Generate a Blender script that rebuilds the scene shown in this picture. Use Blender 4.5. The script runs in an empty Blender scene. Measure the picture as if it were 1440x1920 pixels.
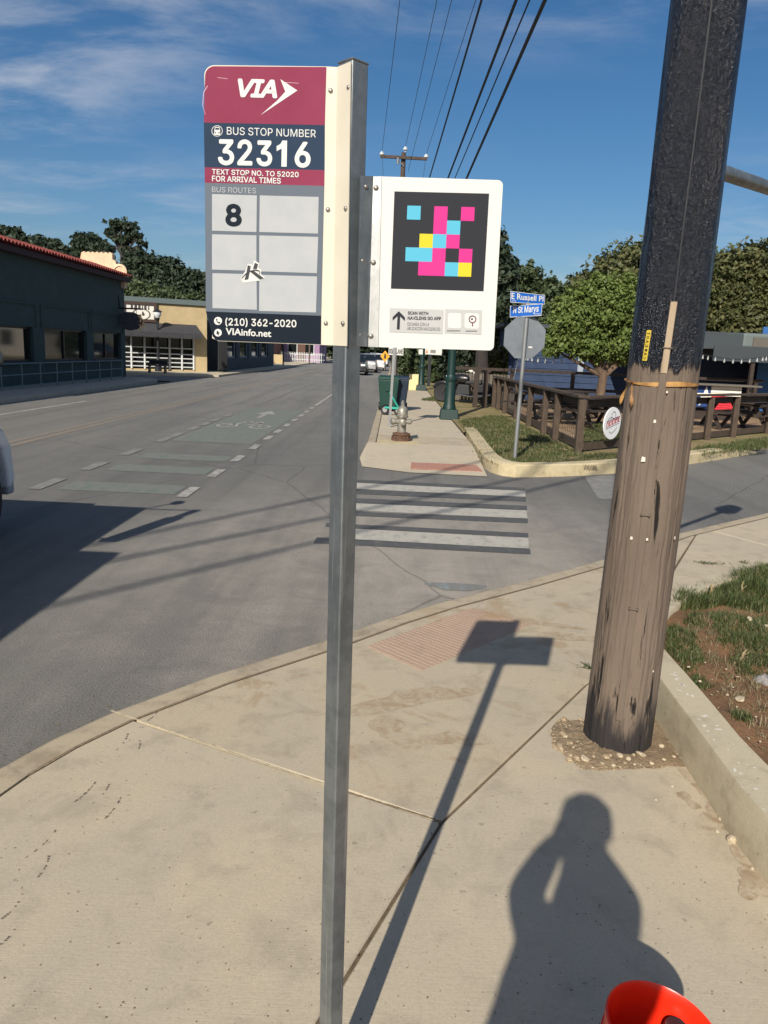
import bpy, bmesh, math, random
import numpy as np
from mathutils import Vector, Matrix
random.seed(7); rng = np.random.default_rng(7)
S = bpy.context.scene; COL = S.collection
R_ = math.radians

# ------------------------------------------------------------------ camera
IMW, IMH, FPX, H0 = 1440, 1920, 1441.0, 1.75
ROLL = R_(2.5); PITCH = R_(11.783); YAW = R_(0.268)
def ray(px, py):
    x = px - IMW/2; y = IMH/2 - py
    xu = x*math.cos(ROLL) - y*math.sin(ROLL); yu = x*math.sin(ROLL) + y*math.cos(ROLL)
    fw = FPX*math.cos(PITCH) + yu*math.sin(PITCH); up = -FPX*math.sin(PITCH) + yu*math.cos(PITCH)
    return Vector((xu*math.cos(YAW) - fw*math.sin(YAW), xu*math.sin(YAW) + fw*math.cos(YAW), up))
C0 = Vector((0, 0, H0))
def G(px, py, z=0.0):
    d = ray(px, py); return C0 + d*((z - H0)/d.z)
def AY(px, py, Y):
    d = ray(px, py); return C0 + d*(Y/d.y)
def AX(px, py, X):
    d = ray(px, py); return C0 + d*(X/d.x)
cam = bpy.data.cameras.new('camera'); camo = bpy.data.objects.new('camera', cam); COL.objects.link(camo)
cam.sensor_fit = 'VERTICAL'; cam.sensor_height = 36.0; cam.sensor_width = 27.0
cam.lens = 36.0*FPX/IMH; cam.clip_start = 0.02; cam.clip_end = 3000
c = ray(IMW/2, IMH/2); rx = (ray(IMW/2+1, IMH/2) - c).normalized(); uy = (ray(IMW/2, IMH/2-1) - c).normalized()
bz = -c.normalized()
camo.matrix_world = Matrix(((rx.x, uy.x, bz.x, 0), (rx.y, uy.y, bz.y, 0), (rx.z, uy.z, bz.z, H0), (0, 0, 0, 1)))
S.camera = camo

# ------------------------------------------------------------------ sky and sun
SUN_EL = R_(32.0); SUN_AZ = R_(16.2)            # shadows fall forward and to the right
w = bpy.data.worlds.new('World'); S.world = w; w.use_nodes = True
nt = w.node_tree; nt.nodes.clear()
wo = nt.nodes.new('ShaderNodeOutputWorld'); bg = nt.nodes.new('ShaderNodeBackground')
sky = nt.nodes.new('ShaderNodeTexSky'); sky.sky_type = 'NISHITA'; sky.sun_disc = False
sky.sun_elevation = SUN_EL; sky.sun_rotation = math.pi + SUN_AZ
sky.air_density = 1.0; sky.dust_density = 1.6; sky.ozone_density = 3.5; sky.altitude = 200
tc = nt.nodes.new('ShaderNodeTexCoord'); sep = nt.nodes.new('ShaderNodeSeparateXYZ')
nt.links.new(tc.outputs['Generated'], sep.inputs[0])
def wm(op, a, b=None):
    n = nt.nodes.new('ShaderNodeMath'); n.operation = op
    for i, v in enumerate((a, b)):
        if v is None: continue
        if isinstance(v, (int, float)): n.inputs[i].default_value = v
        else: nt.links.new(v, n.inputs[i])
    return n.outputs[0]
zz = wm('ADD', wm('MAXIMUM', sep.outputs[2], 0.0), 0.10)
cx = wm('DIVIDE', sep.outputs[0], zz); cy = wm('DIVIDE', sep.outputs[1], zz)
cmb = nt.nodes.new('ShaderNodeCombineXYZ'); nt.links.new(cx, cmb.inputs[0]); nt.links.new(cy, cmb.inputs[1])
def wnoise(scale, det, rough, loc, dist=0.0, sc=(1, 1, 1), rot=0.0):
    mp = nt.nodes.new('ShaderNodeMapping'); mp.inputs['Location'].default_value = loc; mp.inputs['Scale'].default_value = sc
    mp.inputs['Rotation'].default_value = (0, 0, rot)
    nt.links.new(cmb.outputs[0], mp.inputs[0])
    n = nt.nodes.new('ShaderNodeTexNoise'); n.inputs['Scale'].default_value = scale; n.inputs['Detail'].default_value = det
    n.inputs['Roughness'].default_value = rough; n.inputs['Distortion'].default_value = dist
    nt.links.new(mp.outputs[0], n.inputs['Vector']); return n.outputs['Fac']
def wramp(v, a, b):
    n = nt.nodes.new('ShaderNodeMapRange'); n.interpolation_type = 'SMOOTHSTEP'
    n.inputs['From Min'].default_value = a; n.inputs['From Max'].default_value = b
    nt.links.new(v, n.inputs['Value']); return n.outputs[0]
SKY_OFF = (3.1, 1.4, 0)
big = wramp(wnoise(0.32, 2, 0.5, SKY_OFF), 0.36, 0.56)
fine = wramp(wnoise(1.9, 7, 0.62, (1.7, 4.2, 0), 0.3, (0.8, 1.5, 1), 0.5), 0.40, 0.72)
cl = wm('MULTIPLY', wm('MULTIPLY', big, fine), 0.58)
mix = nt.nodes.new('ShaderNodeMix'); mix.data_type = 'RGBA'
hs = nt.nodes.new('ShaderNodeHueSaturation'); hs.inputs['Saturation'].default_value = 1.25; hs.inputs['Value'].default_value = 0.95; nt.links.new(sky.outputs[0], hs.inputs['Color'])
nt.links.new(cl, mix.inputs['Factor']); nt.links.new(hs.outputs[0], mix.inputs[6]); mix.inputs[7].default_value = (6.6, 6.9, 7.6, 1)
bg.inputs['Strength'].default_value = 0.078
nt.links.new(mix.outputs[2], bg.inputs['Color']); nt.links.new(bg.outputs[0], wo.inputs[0])
sl = bpy.data.lights.new('sun', 'SUN'); sl.energy = 4.6; sl.angle = R_(0.55); sl.color = (1.0, 0.93, 0.82)
so = bpy.data.objects.new('sun', sl); COL.objects.link(so); so.location = (-20, -60, 50)
so.rotation_euler = Vector((math.sin(SUN_AZ)*math.cos(SUN_EL), math.cos(SUN_AZ)*math.cos(SUN_EL), -math.sin(SUN_EL))).to_track_quat('-Z', 'Y').to_euler()
S.view_settings.view_transform = 'Standard'; S.view_settings.look = 'None'
S.view_settings.exposure = 0.22; S.view_settings.gamma = 1.0; S.view_settings.use_curve_mapping = False
S.render.engine = 'CYCLES'; S.render.resolution_x = 768; S.render.resolution_y = 1024

# ------------------------------------------------------------------ materials
MATS = {}
def srgb(r, g, b):
    f = lambda v: (v/255/12.92) if v/255 <= 0.04045 else ((v/255+0.055)/1.055)**2.4
    return (f(r), f(g), f(b))
def srgbd(r, g, b, k=1.5): return tuple(v/k for v in srgb(r, g, b))
def mat(name, col, rough=0.6, metal=0.0, col2=None, scale=8.0, detail=6.0, bump=0.0, bscale=None, spec=0.5, stretch=(1, 1, 1), lo=0.35, hi=0.65, speck=0.0, coat=0.0, emit=None, trans=0.0, rough2=None):
    if name in MATS: return MATS[name]
    m = bpy.data.materials.new(name); m.use_nodes = True; t = m.node_tree; b = t.nodes['Principled BSDF']
    b.inputs['Roughness'].default_value = rough; b.inputs['Metallic'].default_value = metal
    b.inputs['Specular IOR Level'].default_value = spec; b.inputs['Coat Weight'].default_value = coat
    b.inputs['Base Color'].default_value = (*col, 1)
    if emit: b.inputs['Emission Color'].default_value = (*emit[:3], 1); b.inputs['Emission Strength'].default_value = emit[3]
    if trans: b.inputs['Transmission Weight'].default_value = trans
    if col2 or bump or speck:
        tcn = t.nodes.new('ShaderNodeTexCoord'); mp = t.nodes.new('ShaderNodeMapping'); mp.inputs['Scale'].default_value = stretch
        t.links.new(tcn.outputs['Object'], mp.inputs[0])
        n = t.nodes.new('ShaderNodeTexNoise'); n.inputs['Scale'].default_value = scale; n.inputs['Detail'].default_value = detail
        n.inputs['Roughness'].default_value = 0.65; t.links.new(mp.outputs[0], n.inputs['Vector'])
        fac = n.outputs['Fac']
        if col2:
            r = t.nodes.new('ShaderNodeMapRange'); r.inputs['From Min'].default_value = lo; r.inputs['From Max'].default_value = hi
            t.links.new(fac, r.inputs['Value'])
            mx = t.nodes.new('ShaderNodeMix'); mx.data_type = 'RGBA'; mx.inputs[6].default_value = (*col, 1); mx.inputs[7].default_value = (*col2, 1)
            t.links.new(r.outputs[0], mx.inputs['Factor']); t.links.new(mx.outputs[2], b.inputs['Base Color'])
            if rough2 is not None:
                r2 = t.nodes.new('ShaderNodeMapRange'); r2.inputs['From Min'].default_value = lo; r2.inputs['From Max'].default_value = hi
                r2.inputs['To Min'].default_value = rough; r2.inputs['To Max'].default_value = rough2
                t.links.new(fac, r2.inputs['Value']); t.links.new(r2.outputs[0], b.inputs['Roughness'])
        if bump:
            n2 = t.nodes.new('ShaderNodeTexNoise'); n2.inputs['Scale'].default_value = bscale or scale*4; n2.inputs['Detail'].default_value = 5
            t.links.new(mp.outputs[0], n2.inputs['Vector'])
            bp = t.nodes.new('ShaderNodeBump'); bp.inputs['Strength'].default_value = bump; bp.inputs['Distance'].default_value = 0.01
            t.links.new(n2.outputs['Fac'], bp.inputs['Height']); t.links.new(bp.outputs[0], b.inputs['Normal'])
    MATS[name] = m; return m
def nodes_mat(name):
    m = bpy.data.materials.new(name); m.use_nodes = True; t = m.node_tree; b = t.nodes['Principled BSDF']
    MATS[name] = m
    def N(kind, **kw):
        n = t.nodes.new(kind)
        for k, v in kw.items():
            if k in n.inputs.keys(): n.inputs[k].default_value = v
            else: setattr(n, k, v)
        return n
    L = t.links.new
    return m, t, b, N, L
def tex(N, L, t, scale, detail=5, rough=0.6, loc=(0, 0, 0), st=(1, 1, 1), rot=(0, 0, 0), dist=0.0):
    tcn = t.nodes.get('TC') or N('ShaderNodeTexCoord'); tcn.name = 'TC'
    mp = N('ShaderNodeMapping'); mp.inputs['Location'].default_value = loc; mp.inputs['Scale'].default_value = st; mp.inputs['Rotation'].default_value = rot
    L(tcn.outputs['Object'], mp.inputs[0])
    n = N('ShaderNodeTexNoise'); n.inputs['Scale'].default_value = scale; n.inputs['Detail'].default_value = detail; n.inputs['Roughness'].default_value = rough
    n.inputs['Distortion'].default_value = dist
    L(mp.outputs[0], n.inputs['Vector']); return n.outputs['Fac']
def rmp(N, L, v, a, b, c0=0.0, c1=1.0, smooth=True):
    n = N('ShaderNodeMapRange'); n.interpolation_type = 'SMOOTHSTEP' if smooth else 'LINEAR'
    n.inputs['From Min'].default_value = a; n.inputs['From Max'].default_value = b; n.inputs['To Min'].default_value = c0; n.inputs['To Max'].default_value = c1
    L(v, n.inputs['Value']); return n.outputs[0]
def mixc(N, L, fac, a, b):
    n = N('ShaderNodeMix'); n.data_type = 'RGBA'
    for k, v in ((6, a), (7, b)):
        if isinstance(v, tuple): n.inputs[k].default_value = (*v[:3], 1)
        else: L(v, n.inputs[k])
    if isinstance(fac, float): n.inputs[0].default_value = fac
    else: L(fac, n.inputs[0])
    return n.outputs[2]
def mth(N, L, op, a, b=None):
    n = N('ShaderNodeMath'); n.operation = op
    for i, v in enumerate((a, b)):
        if v is None: continue
        if isinstance(v, (int, float)): n.inputs[i].default_value = v
        else: L(v, n.inputs[i])
    return n.outputs[0]
def bumpn(N, L, b, h, s, d=0.01):
    bp = N('ShaderNodeBump'); bp.inputs['Strength'].default_value = s; bp.inputs['Distance'].default_value = d
    L(h, bp.inputs['Height']); L(bp.outputs[0], b.inputs['Normal'])

def make_asphalt():
    m, t, b, N, L = nodes_mat('asphalt')
    big = tex(N, L, t, 0.35, 4, 0.6, st=(1, 0.35, 1)); mid = tex(N, L, t, 2.2, 8, 0.72, dist=0.6); fin = tex(N, L, t, 75, 4, 0.8); gr = tex(N, L, t, 260, 2, 0.6)
    streak = tex(N, L, t, 1.1, 5, 0.6, st=(1.6, 0.06, 1))
    c = mixc(N, L, rmp(N, L, big, 0.35, 0.65), (0.20, 0.194, 0.18), (0.25, 0.24, 0.216))
    # pale corner dust, with the brighter look of the near road painted in
    sp0 = N('ShaderNodeSeparateXYZ'); L(t.nodes['TC'].outputs['Object'], sp0.inputs[0])
    dx = mth(N, L, 'SUBTRACT', sp0.outputs[0], 0.4); dy = mth(N, L, 'MULTIPLY', mth(N, L, 'SUBTRACT', sp0.outputs[1], 6.2), 0.75)
    dist = mth(N, L, 'POWER', mth(N, L, 'ADD', mth(N, L, 'MULTIPLY', dx, dx), mth(N, L, 'MULTIPLY', dy, dy)), 0.5)
    dist = mth(N, L, 'ADD', dist, mth(N, L, 'MULTIPLY', mid, 2.2))
    c = mixc(N, L, rmp(N, L, dist, 1.2, 5.2, 0.85, 0.0), c, (0.60, 0.53, 0.44))
    c = mixc(N, L, rmp(N, L, mid, 0.35, 0.7, 0, 0.45), c, (0.275, 0.258, 0.225))
    c = mixc(N, L, rmp(N, L, streak, 0.42, 0.7, 0, 0.35), c, (0.105, 0.103, 0.100))
    c = mixc(N, L, rmp(N, L, fin, 0.40, 0.62, 0, 0.40), (0.080, 0.078, 0.074), c) if False else c
    sp = rmp(N, L, fin, 0.50, 0.66, 0, 0.50); c = mixc(N, L, sp, c, (0.085, 0.082, 0.078))
    sp2 = rmp(N, L, gr, 0.57, 0.70, 0, 0.65); c = mixc(N, L, sp2, c, (0.31, 0.30, 0.28))
    # cracks sealed with tar, running roughly along the lane
    v = N('ShaderNodeTexVoronoi'); v.feature = 'DISTANCE_TO_EDGE'; v.inputs['Scale'].default_value = 0.22
    tcn = t.nodes['TC']; mp = N('ShaderNodeMapping'); mp.inputs['Scale'].default_value = (1.3, 0.7, 1); L(tcn.outputs['Object'], mp.inputs[0])
    nn = N('ShaderNodeTexNoise'); nn.inputs['Scale'].default_value = 1.5; nn.inputs['Detail'].default_value = 5; L(tcn.outputs['Object'], nn.inputs['Vector'])
    va = N('ShaderNodeMix'); va.data_type = 'VECTOR'; va.inputs[0].default_value = 0.12; L(mp.outputs[0], va.inputs[4]); L(nn.outputs['Color'], va.inputs[5])
    L(va.outputs[1], v.inputs['Vector'])
    cr = rmp(N, L, v.outputs['Distance'], 0.0, 0.004, 0.45, 0.0); c = mixc(N, L, cr, c, (0.07, 0.068, 0.065))
    L(c, b.inputs['Base Color']); b.inputs['Roughness'].default_value = 0.9; b.inputs['Specular IOR Level'].default_value = 0.25
    h = mth(N, L, 'ADD', mth(N, L, 'MULTIPLY', fin, 1.0), gr); bumpn(N, L, b, h, 0.9, 0.012)
    return m
def make_concrete(name, base, dark, warm, blot=1.0, dust=0.0):
    m, t, b, N, L = nodes_mat(name)
    big = tex(N, L, t, 0.9, 5, 0.6, dist=0.5); mid = tex(N, L, t, 5.0, 7, 0.65, dist=0.4); fin = tex(N, L, t, 90, 4, 0.7); sp = tex(N, L, t, 210, 2, 0.6); spot = tex(N, L, t, 26, 2, 0.5)
    broom = tex(N, L, t, 60, 3, 0.6, st=(0.12, 3.0, 1), rot=(0, 0, 0.5))
    c = mixc(N, L, rmp(N, L, big, 0.35, 0.65, 0, 0.8), base, warm)
    c = mixc(N, L, rmp(N, L, mid, 0.46, 0.72, 0, 0.6*blot), c, dark)
    pale = tex(N, L, t, 2.1, 7, 0.7, loc=(9, 3, 1), dist=0.9); c = mixc(N, L, rmp(N, L, pale, 0.52, 0.72, 0, 0.35), c, tuple(min(1, x*1.12) for x in warm))
    c = mixc(N, L, rmp(N, L, fin, 0.35, 0.7, 0, 0.22), c, dark)
    c = mixc(N, L, rmp(N, L, sp, 0.63, 0.72, 0, 0.5), c, tuple(x*0.5 for x in dark))
    c = mixc(N, L, rmp(N, L, spot, 0.715, 0.75, 0, 0.45), c, tuple(x*0.5 for x in dark))
    if dust:
        du = tex(N, L, t, 1.6, 6, 0.7, loc=(5.3, 2.2, 0), dist=1.2); c = mixc(N, L, rmp(N, L, du, 0.55, 0.66, 0, dust), c, srgb(158, 132, 100))
    L(c, b.inputs['Base Color']); b.inputs['Roughness'].default_value = 0.88; b.inputs['Specular IOR Level'].default_value = 0.3
    h = mth(N, L, 'ADD', mth(N, L, 'MULTIPLY', fin, 0.8), mth(N, L, 'MULTIPLY', broom, 0.5)); bumpn(N, L, b, h, 0.28, 0.004)
    return m
def make_leaf(name, c1, c2, c3):
    m, t, b, N, L = nodes_mat(name)
    g = N('ShaderNodeNewGeometry'); rp = N('ShaderNodeValToRGB')
    e = rp.color_ramp.elements; e[0].position = 0; e[0].color = (*c1, 1); e[1].position = 1; e[1].color = (*c3, 1)
    k = rp.color_ramp.elements.new(0.55); k.color = (*c2, 1)
    L(g.outputs['Random Per Island'], rp.inputs[0]); L(rp.outputs[0], b.inputs['Base Color'])
    b.inputs['Roughness'].default_value = 0.55; b.inputs['Specular IOR Level'].default_value = 0.3
    tr = N('ShaderNodeBsdfTranslucent'); L(rp.outputs[0], tr.inputs[0]); mx = N('ShaderNodeMixShader'); mx.inputs[0].default_value = 0.22
    o = t.nodes['Material Output']; L(b.outputs[0], mx.inputs[1]); L(tr.outputs[0], mx.inputs[2]); L(mx.outputs[0], o.inputs[0])
    return m

# ------------------------------------------------------------------ mesh helpers
def link(o, parent=None):
    COL.objects.link(o)
    if parent is not None:
        o.parent = parent
        if parent.type == 'EMPTY': o.matrix_parent_inverse = Matrix.Translation(-parent.location)
    return o
def tag(o, label=None, cat=None, group=None, kind=None):
    if label: o['label'] = label
    if cat: o['category'] = cat
    if group: o['group'] = group
    if kind: o['kind'] = kind
    return o
def thing(name, label, cat, loc, group=None):
    o = bpy.data.objects.new(name, None); o.empty_display_size = 0.1; o.location = loc; COL.objects.link(o)
    return tag(o, label, cat, group)
class MB:
    def __init__(s): s.v = []; s.f = []
    def add(s, vs, fs):
        k = len(s.v); s.v += [tuple(v) for v in vs]; s.f += [tuple(i+k for i in f) for f in fs]; return s
    def box(s, x0, x1, y0, y1, z0, z1):
        return s.add([(x0,y0,z0),(x1,y0,z0),(x1,y1,z0),(x0,y1,z0),(x0,y0,z1),(x1,y0,z1),(x1,y1,z1),(x0,y1,z1)],
                     [(0,3,2,1),(4,5,6,7),(0,1,5,4),(1,2,6,5),(2,3,7,6),(3,0,4,7)])
    def hexa(s, p):   # 8 points: bottom 4, top 4
        return s.add(p, [(0,3,2,1),(4,5,6,7),(0,1,5,4),(1,2,6,5),(2,3,7,6),(3,0,4,7)])
    def bar(s, a, b, wx, wy, up=(0, 0, 1)):
        a = Vector(a); b = Vector(b); d = (b-a).normalized(); u = Vector(up)
        if abs(d.dot(u)) > 0.98: u = Vector((0, 1, 0))
        x = d.cross(u).normalized(); y = x.cross(d).normalized()
        p = [a-x*wx/2-y*wy/2, a+x*wx/2-y*wy/2, a+x*wx/2+y*wy/2, a-x*wx/2+y*wy/2]
        return s.hexa(p + [q+(b-a) for q in p])
    def tube(s, pts, r, n=10, cap=True):
        pts = [Vector(p) for p in pts]; rs = r if isinstance(r, (list, tuple)) else [r]*len(pts)
        k = len(s.v); prev = None
        for i, p in enumerate(pts):
            d = ((pts[min(i+1, len(pts)-1)]) - (pts[max(i-1, 0)])).normalized()
            if prev is None:
                u = Vector((0, 0, 1)) if abs(d.z) < 0.9 else Vector((1, 0, 0)); x = d.cross(u).normalized()
            else: x = (prev - d*prev.dot(d)).normalized()
            prev = x; y = d.cross(x)
            for j in range(n):
                a = 2*math.pi*j/n; s.v.append(tuple(p + (x*math.cos(a) + y*math.sin(a))*rs[i]))
        for i in range(len(pts)-1):
            for j in range(n):
                a = k+i*n+j; b = k+i*n+(j+1) % n; s.f.append((a, b, b+n, a+n))
        if cap: s.f.append(tuple(k+j for j in range(n))[::-1]); s.f.append(tuple(k+(len(pts)-1)*n+j for j in range(n)))
        return s
    def lathe(s, prof, c, n=20, axis=(0, 0, 1), cap=True):
        c = Vector(c); ax = Vector(axis).normalized(); u = Vector((1, 0, 0)) if abs(ax.x) < 0.9 else Vector((0, 1, 0))
        x = ax.cross(u).normalized(); y = ax.cross(x); k = len(s.v)
        for (r, h) in prof:
            for j in range(n):
                a = 2*math.pi*j/n; s.v.append(tuple(c + ax*h + (x*math.cos(a)+y*math.sin(a))*r))
        for i in range(len(prof)-1):
            for j in range(n):
                a = k+i*n+j; b = k+i*n+(j+1) % n; s.f.append((a, b, b+n, a+n))
        if cap: s.f.append(tuple(k+j for j in range(n))[::-1]); s.f.append(tuple(k+(len(prof)-1)*n+j for j in range(n)))
        return s
    def prism(s, pts, vec):
        k = len(s.v); n = len(pts); vec = Vector(vec)
        s.v += [tuple(p) for p in pts] + [tuple(Vector(p)+vec) for p in pts]
        s.f.append(tuple(range(k, k+n))[::-1]); s.f.append(tuple(range(k+n, k+2*n)))
        for i in range(n): j = (i+1) % n; s.f.append((k+i, k+j, k+n+j, k+n+i))
        return s
    def poly(s, pts): k = len(s.v); s.v += [tuple(p) for p in pts]; s.f.append(tuple(range(k, k+len(pts)))); return s
    def build(s, name, m, parent=None, smooth=False, bevel=0.0, seg=2):
        me = bpy.data.meshes.new(name); me.from_pydata(s.v, [], s.f); me.update()
        if True:
            bm = bmesh.new(); bm.from_mesh(me); bmesh.ops.recalc_face_normals(bm, faces=bm.faces); bm.to_mesh(me); bm.free()
        if smooth:
            me.polygons.foreach_set('use_smooth', [True]*len(me.polygons))
            try: me.set_sharp_from_angle(angle=R_(40))
            except Exception: pass
        if m: me.materials.append(m)
        o = bpy.data.objects.new(name, me); link(o, parent)
        if bevel:
            b = o.modifiers.new('bevel', 'BEVEL'); b.width = bevel; b.segments = seg; b.limit_method = 'ANGLE'; b.angle_limit = R_(50)
        return o
def struct(o): o['kind'] = 'structure'; return o
def children_of(o): return [c for c in bpy.data.objects if c.parent == o]
def copy_tree(o, parent=None, data=None):
    c = o.copy(); COL.objects.link(c)
    if parent is not None: c.parent = parent
    for ch in list(o.children): copy_tree(ch, c)
    return c
def np_mesh(name, V, F, m, parent=None, smooth=False):
    me = bpy.data.meshes.new(name); V = np.asarray(V, np.float32); F = np.asarray(F, np.int32)
    me.vertices.add(len(V)); me.vertices.foreach_set('co', V.ravel())
    n = F.shape[1]; me.loops.add(F.size); me.loops.foreach_set('vertex_index', F.ravel())
    me.polygons.add(len(F)); me.polygons.foreach_set('loop_start', np.arange(0, F.size, n, dtype=np.int32))
    me.polygons.foreach_set('loop_total', np.full(len(F), n, np.int32))
    if smooth: me.polygons.foreach_set('use_smooth', np.ones(len(F), bool))
    me.update(calc_edges=True); me.validate()
    me.materials.append(m); o = bpy.data.objects.new(name, me); return link(o, parent)
# lettering
FONTS = {}
def font(kind):
    if kind not in FONTS:
        f = None
        try:
            import os
            d = bpy.utils.system_resource('DATAFILES', path='fonts')
            p = os.path.join(d, 'Inter.woff2')
            if kind == 'inter' and os.path.exists(p): f = bpy.data.fonts.load(p)
        except Exception: f = None
        FONTS[kind] = f
    return FONTS[kind]
def text_mesh(s, bold=0.0, shear=0.0, space=1.0, fnt='inter'):
    cu = bpy.data.curves.new('lettering', 'FONT'); cu.body = s; cu.size = 1.0; cu.offset = bold; cu.shear = shear; cu.space_character = space
    cu.resolution_u = 5
    f = font(fnt)
    if f: cu.font = f
    o = bpy.data.objects.new('lettering', cu); COL.objects.link(o)
    dg = bpy.context.evaluated_depsgraph_get(); me = bpy.data.meshes.new_from_object(o.evaluated_get(dg))
    bpy.data.objects.remove(o); bpy.data.curves.remove(cu)
    return me
def lettering(s, mapf, m, parent, bold=0.0, shear=0.0, space=1.0, name='lettering', fnt='inter', fat=0.0):
    """mapf(a, b): a 0..1 along the baseline, b 0..1 up the cap height -> 3D point"""
    if fnt == 'inter' and ('e' in s or len(s) > 12 and 'SCAN' not in s and False): fnt = 'builtin'
    if bold > 0 and not fat: fat = min(.06, bold*1.5)
    bold = 0.0
    me = text_mesh(s, bold, shear, space, fnt)
    V = np.array([v.co[:] for v in me.vertices]); x0, x1 = V[:, 0].min(), V[:, 0].max()
    cap = text_mesh('H', bold, 0, 1.0, fnt); cv = np.array([v.co[:] for v in cap.vertices]); y0, y1 = cv[:, 1].min(), cv[:, 1].max(); bpy.data.meshes.remove(cap)
    if fat:
        # heavier strokes: the same outlines repeated with tiny shifts, each a hair further out
        polys = [tuple(p.vertices) for p in me.polygons]; VV = []; FF = []; asp = (x1-x0)/(y1-y0)
        for i, (sx, sy) in enumerate([(0, 0), (1, 0), (-1, 0), (0, 1), (0, -1), (.7, .7), (-.7, .7), (.7, -.7), (-.7, -.7)]):
            k = len(VV); VV += [tuple(Vector(mapf((v.co.x-x0)/(x1-x0)*(1-2*fat/asp)+fat/asp+sx*fat/asp, ((v.co.y-y0)/(y1-y0))*(1-2*fat)+fat+sy*fat)) + Vector((0, -6e-5*i, 0))) for v in me.vertices]
            FF += [tuple(q+k for q in p) for p in polys]
        bpy.data.meshes.remove(me); me = bpy.data.meshes.new(name); me.from_pydata(VV, [], FF); me.update()
    else:
        for v in me.vertices: v.co = mapf((v.co.x-x0)/(x1-x0), (v.co.y-y0)/(y1-y0))
    me.materials.clear(); me.materials.append(m); me.name = name
    return link(bpy.data.objects.new(name, me), parent)
# ================================================================== SETTING
ASPH = make_asphalt()
CONC = make_concrete('sidewalk_concrete', srgb(186, 174, 152), srgb(150, 140, 122), srgb(196, 181, 154), 0.8, 0.0)
CONC_D = make_concrete('dusty_concrete', srgb(184, 172, 150), srgb(146, 134, 114), srgb(192, 176, 148), 0.9, 0.55)
KERB = make_concrete('kerb_concrete', srgb(178, 165, 142), srgb(132, 120, 102), srgb(186, 170, 143), 1.2, 0.3)
YKERB = make_concrete('old_kerb_concrete', srgb(196, 182, 148), srgb(146, 130, 98), srgb(204, 188, 150), 1.0)
FARC = make_concrete('far_sidewalk_concrete', srgb(190, 178, 156), srgb(160, 148, 128), srgb(196, 182, 156), 0.6)
def make_soil(name, a, b2, c3):
    m, t, b, N, L = nodes_mat(name)
    n1 = tex(N, L, t, 1.7, 6, 0.65); n2 = tex(N, L, t, 34, 5, 0.7); n3 = tex(N, L, t, 120, 3, 0.7)
    c = mixc(N, L, rmp(N, L, n1, 0.38, 0.62), a, b2); c = mixc(N, L, rmp(N, L, n2, 0.45, 0.7, 0, 0.7), c, c3)
    c = mixc(N, L, rmp(N, L, n3, 0.62, 0.72, 0, 0.6), c, tuple(min(1, x*2.0) for x in a))
    L(c, b.inputs['Base Color']); b.inputs['Roughness'].default_value = 0.95
    bumpn(N, L, b, mth(N, L, 'ADD', n2, n3), 0.8, 0.02); return m
SOIL = make_soil('red_brown_soil', srgb(150, 112, 78), srgb(128, 96, 66), srgb(104, 78, 52))
YARD = make_soil('tan_yard_dirt', srgb(176, 148, 116), srgb(150, 122, 92), srgb(126, 102, 76))
LAWN = make_soil('lawn_soil', srgb(160, 140, 100), srgb(128, 122, 72), srgb(134, 108, 76))
def paint(name, col, wear_lo, wear_hi, maxf=0.95, under=(0.20, 0.192, 0.174)):
    m, t, b, N, L = nodes_mat(name)
    n = tex(N, L, t, 9, 8, 0.75, st=(1, 0.5, 1)); n2 = tex(N, L, t, 140, 3, 0.7)
    f = rmp(N, L, mth(N, L, 'ADD', mth(N, L, 'MULTIPLY', n, 0.75), mth(N, L, 'MULTIPLY', n2, 0.25)), wear_lo, wear_hi, maxf, 0.0)
    L(mixc(N, L, f, under, col), b.inputs['Base Color']); b.inputs['Roughness'].default_value = 0.85
    bumpn(N, L, b, n2, 0.4, 0.004); return m
P_WHITE = paint('worn_white_paint', (0.44, 0.42, 0.37), 0.40, 0.62)
P_FADE = paint('faded_white_paint', (0.32, 0.31, 0.28), 0.34, 0.58, 0.7)
P_CREAM = paint('crosswalk_cream_paint', (0.48, 0.45, 0.38), 0.46, 0.72)
P_BLACK = paint('crosswalk_black_edge', (0.075, 0.076, 0.075), 0.50, 0.75, 0.9)
P_GREEN = paint('faded_green_lane_paint', (0.105, 0.165, 0.115), 0.36, 0.58, 0.8, (.19, .185, .168))
P_YEL = paint('faded_yellow_paint', (0.42, 0.26, 0.09), 0.36, 0.60, 0.6)
P_BLUE = paint('faint_blue_spray', (0.28, 0.36, 0.38), 0.35, 0.55, 0.6)

g = MB(); g.poly([(-900, -300, -0.05), (900, -300, -0.05), (900, 1500, -0.05), (-900, 1500, -0.05)])
struct(g.build('ground', make_soil('far_ground', srgb(128, 118, 84), srgb(104, 104, 66), srgb(112, 94, 66))))
r = MB(); r.poly([(-10.1, -60, 0), (-0.40, -60, 0), (3.0, -60, 0), (3.0, 6.0, 0), (24, 24.5, 0), (60, 56, 0), (56, 62, 0), (8.6, 20.5, 0), (1.7, 15.0, 0), (-0.30, 14.4, 0), (-0.30, 600, 0), (-9.6, 600, 0), (-9.6, 41.5, 0), (-30, 41.5, 0), (-30, 35.6, 0), (-10.1, 35.6, 0)])
ROAD = struct(r.build('road', ASPH))
def mark(quads, m, name, z=0.004):
    k = MB()
    for q in quads: k.poly([(p[0], p[1], z) for p in q])
    return k.build(name, m, ROAD)
def pq(*pts): return [G(*p) for p in pts]
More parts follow.
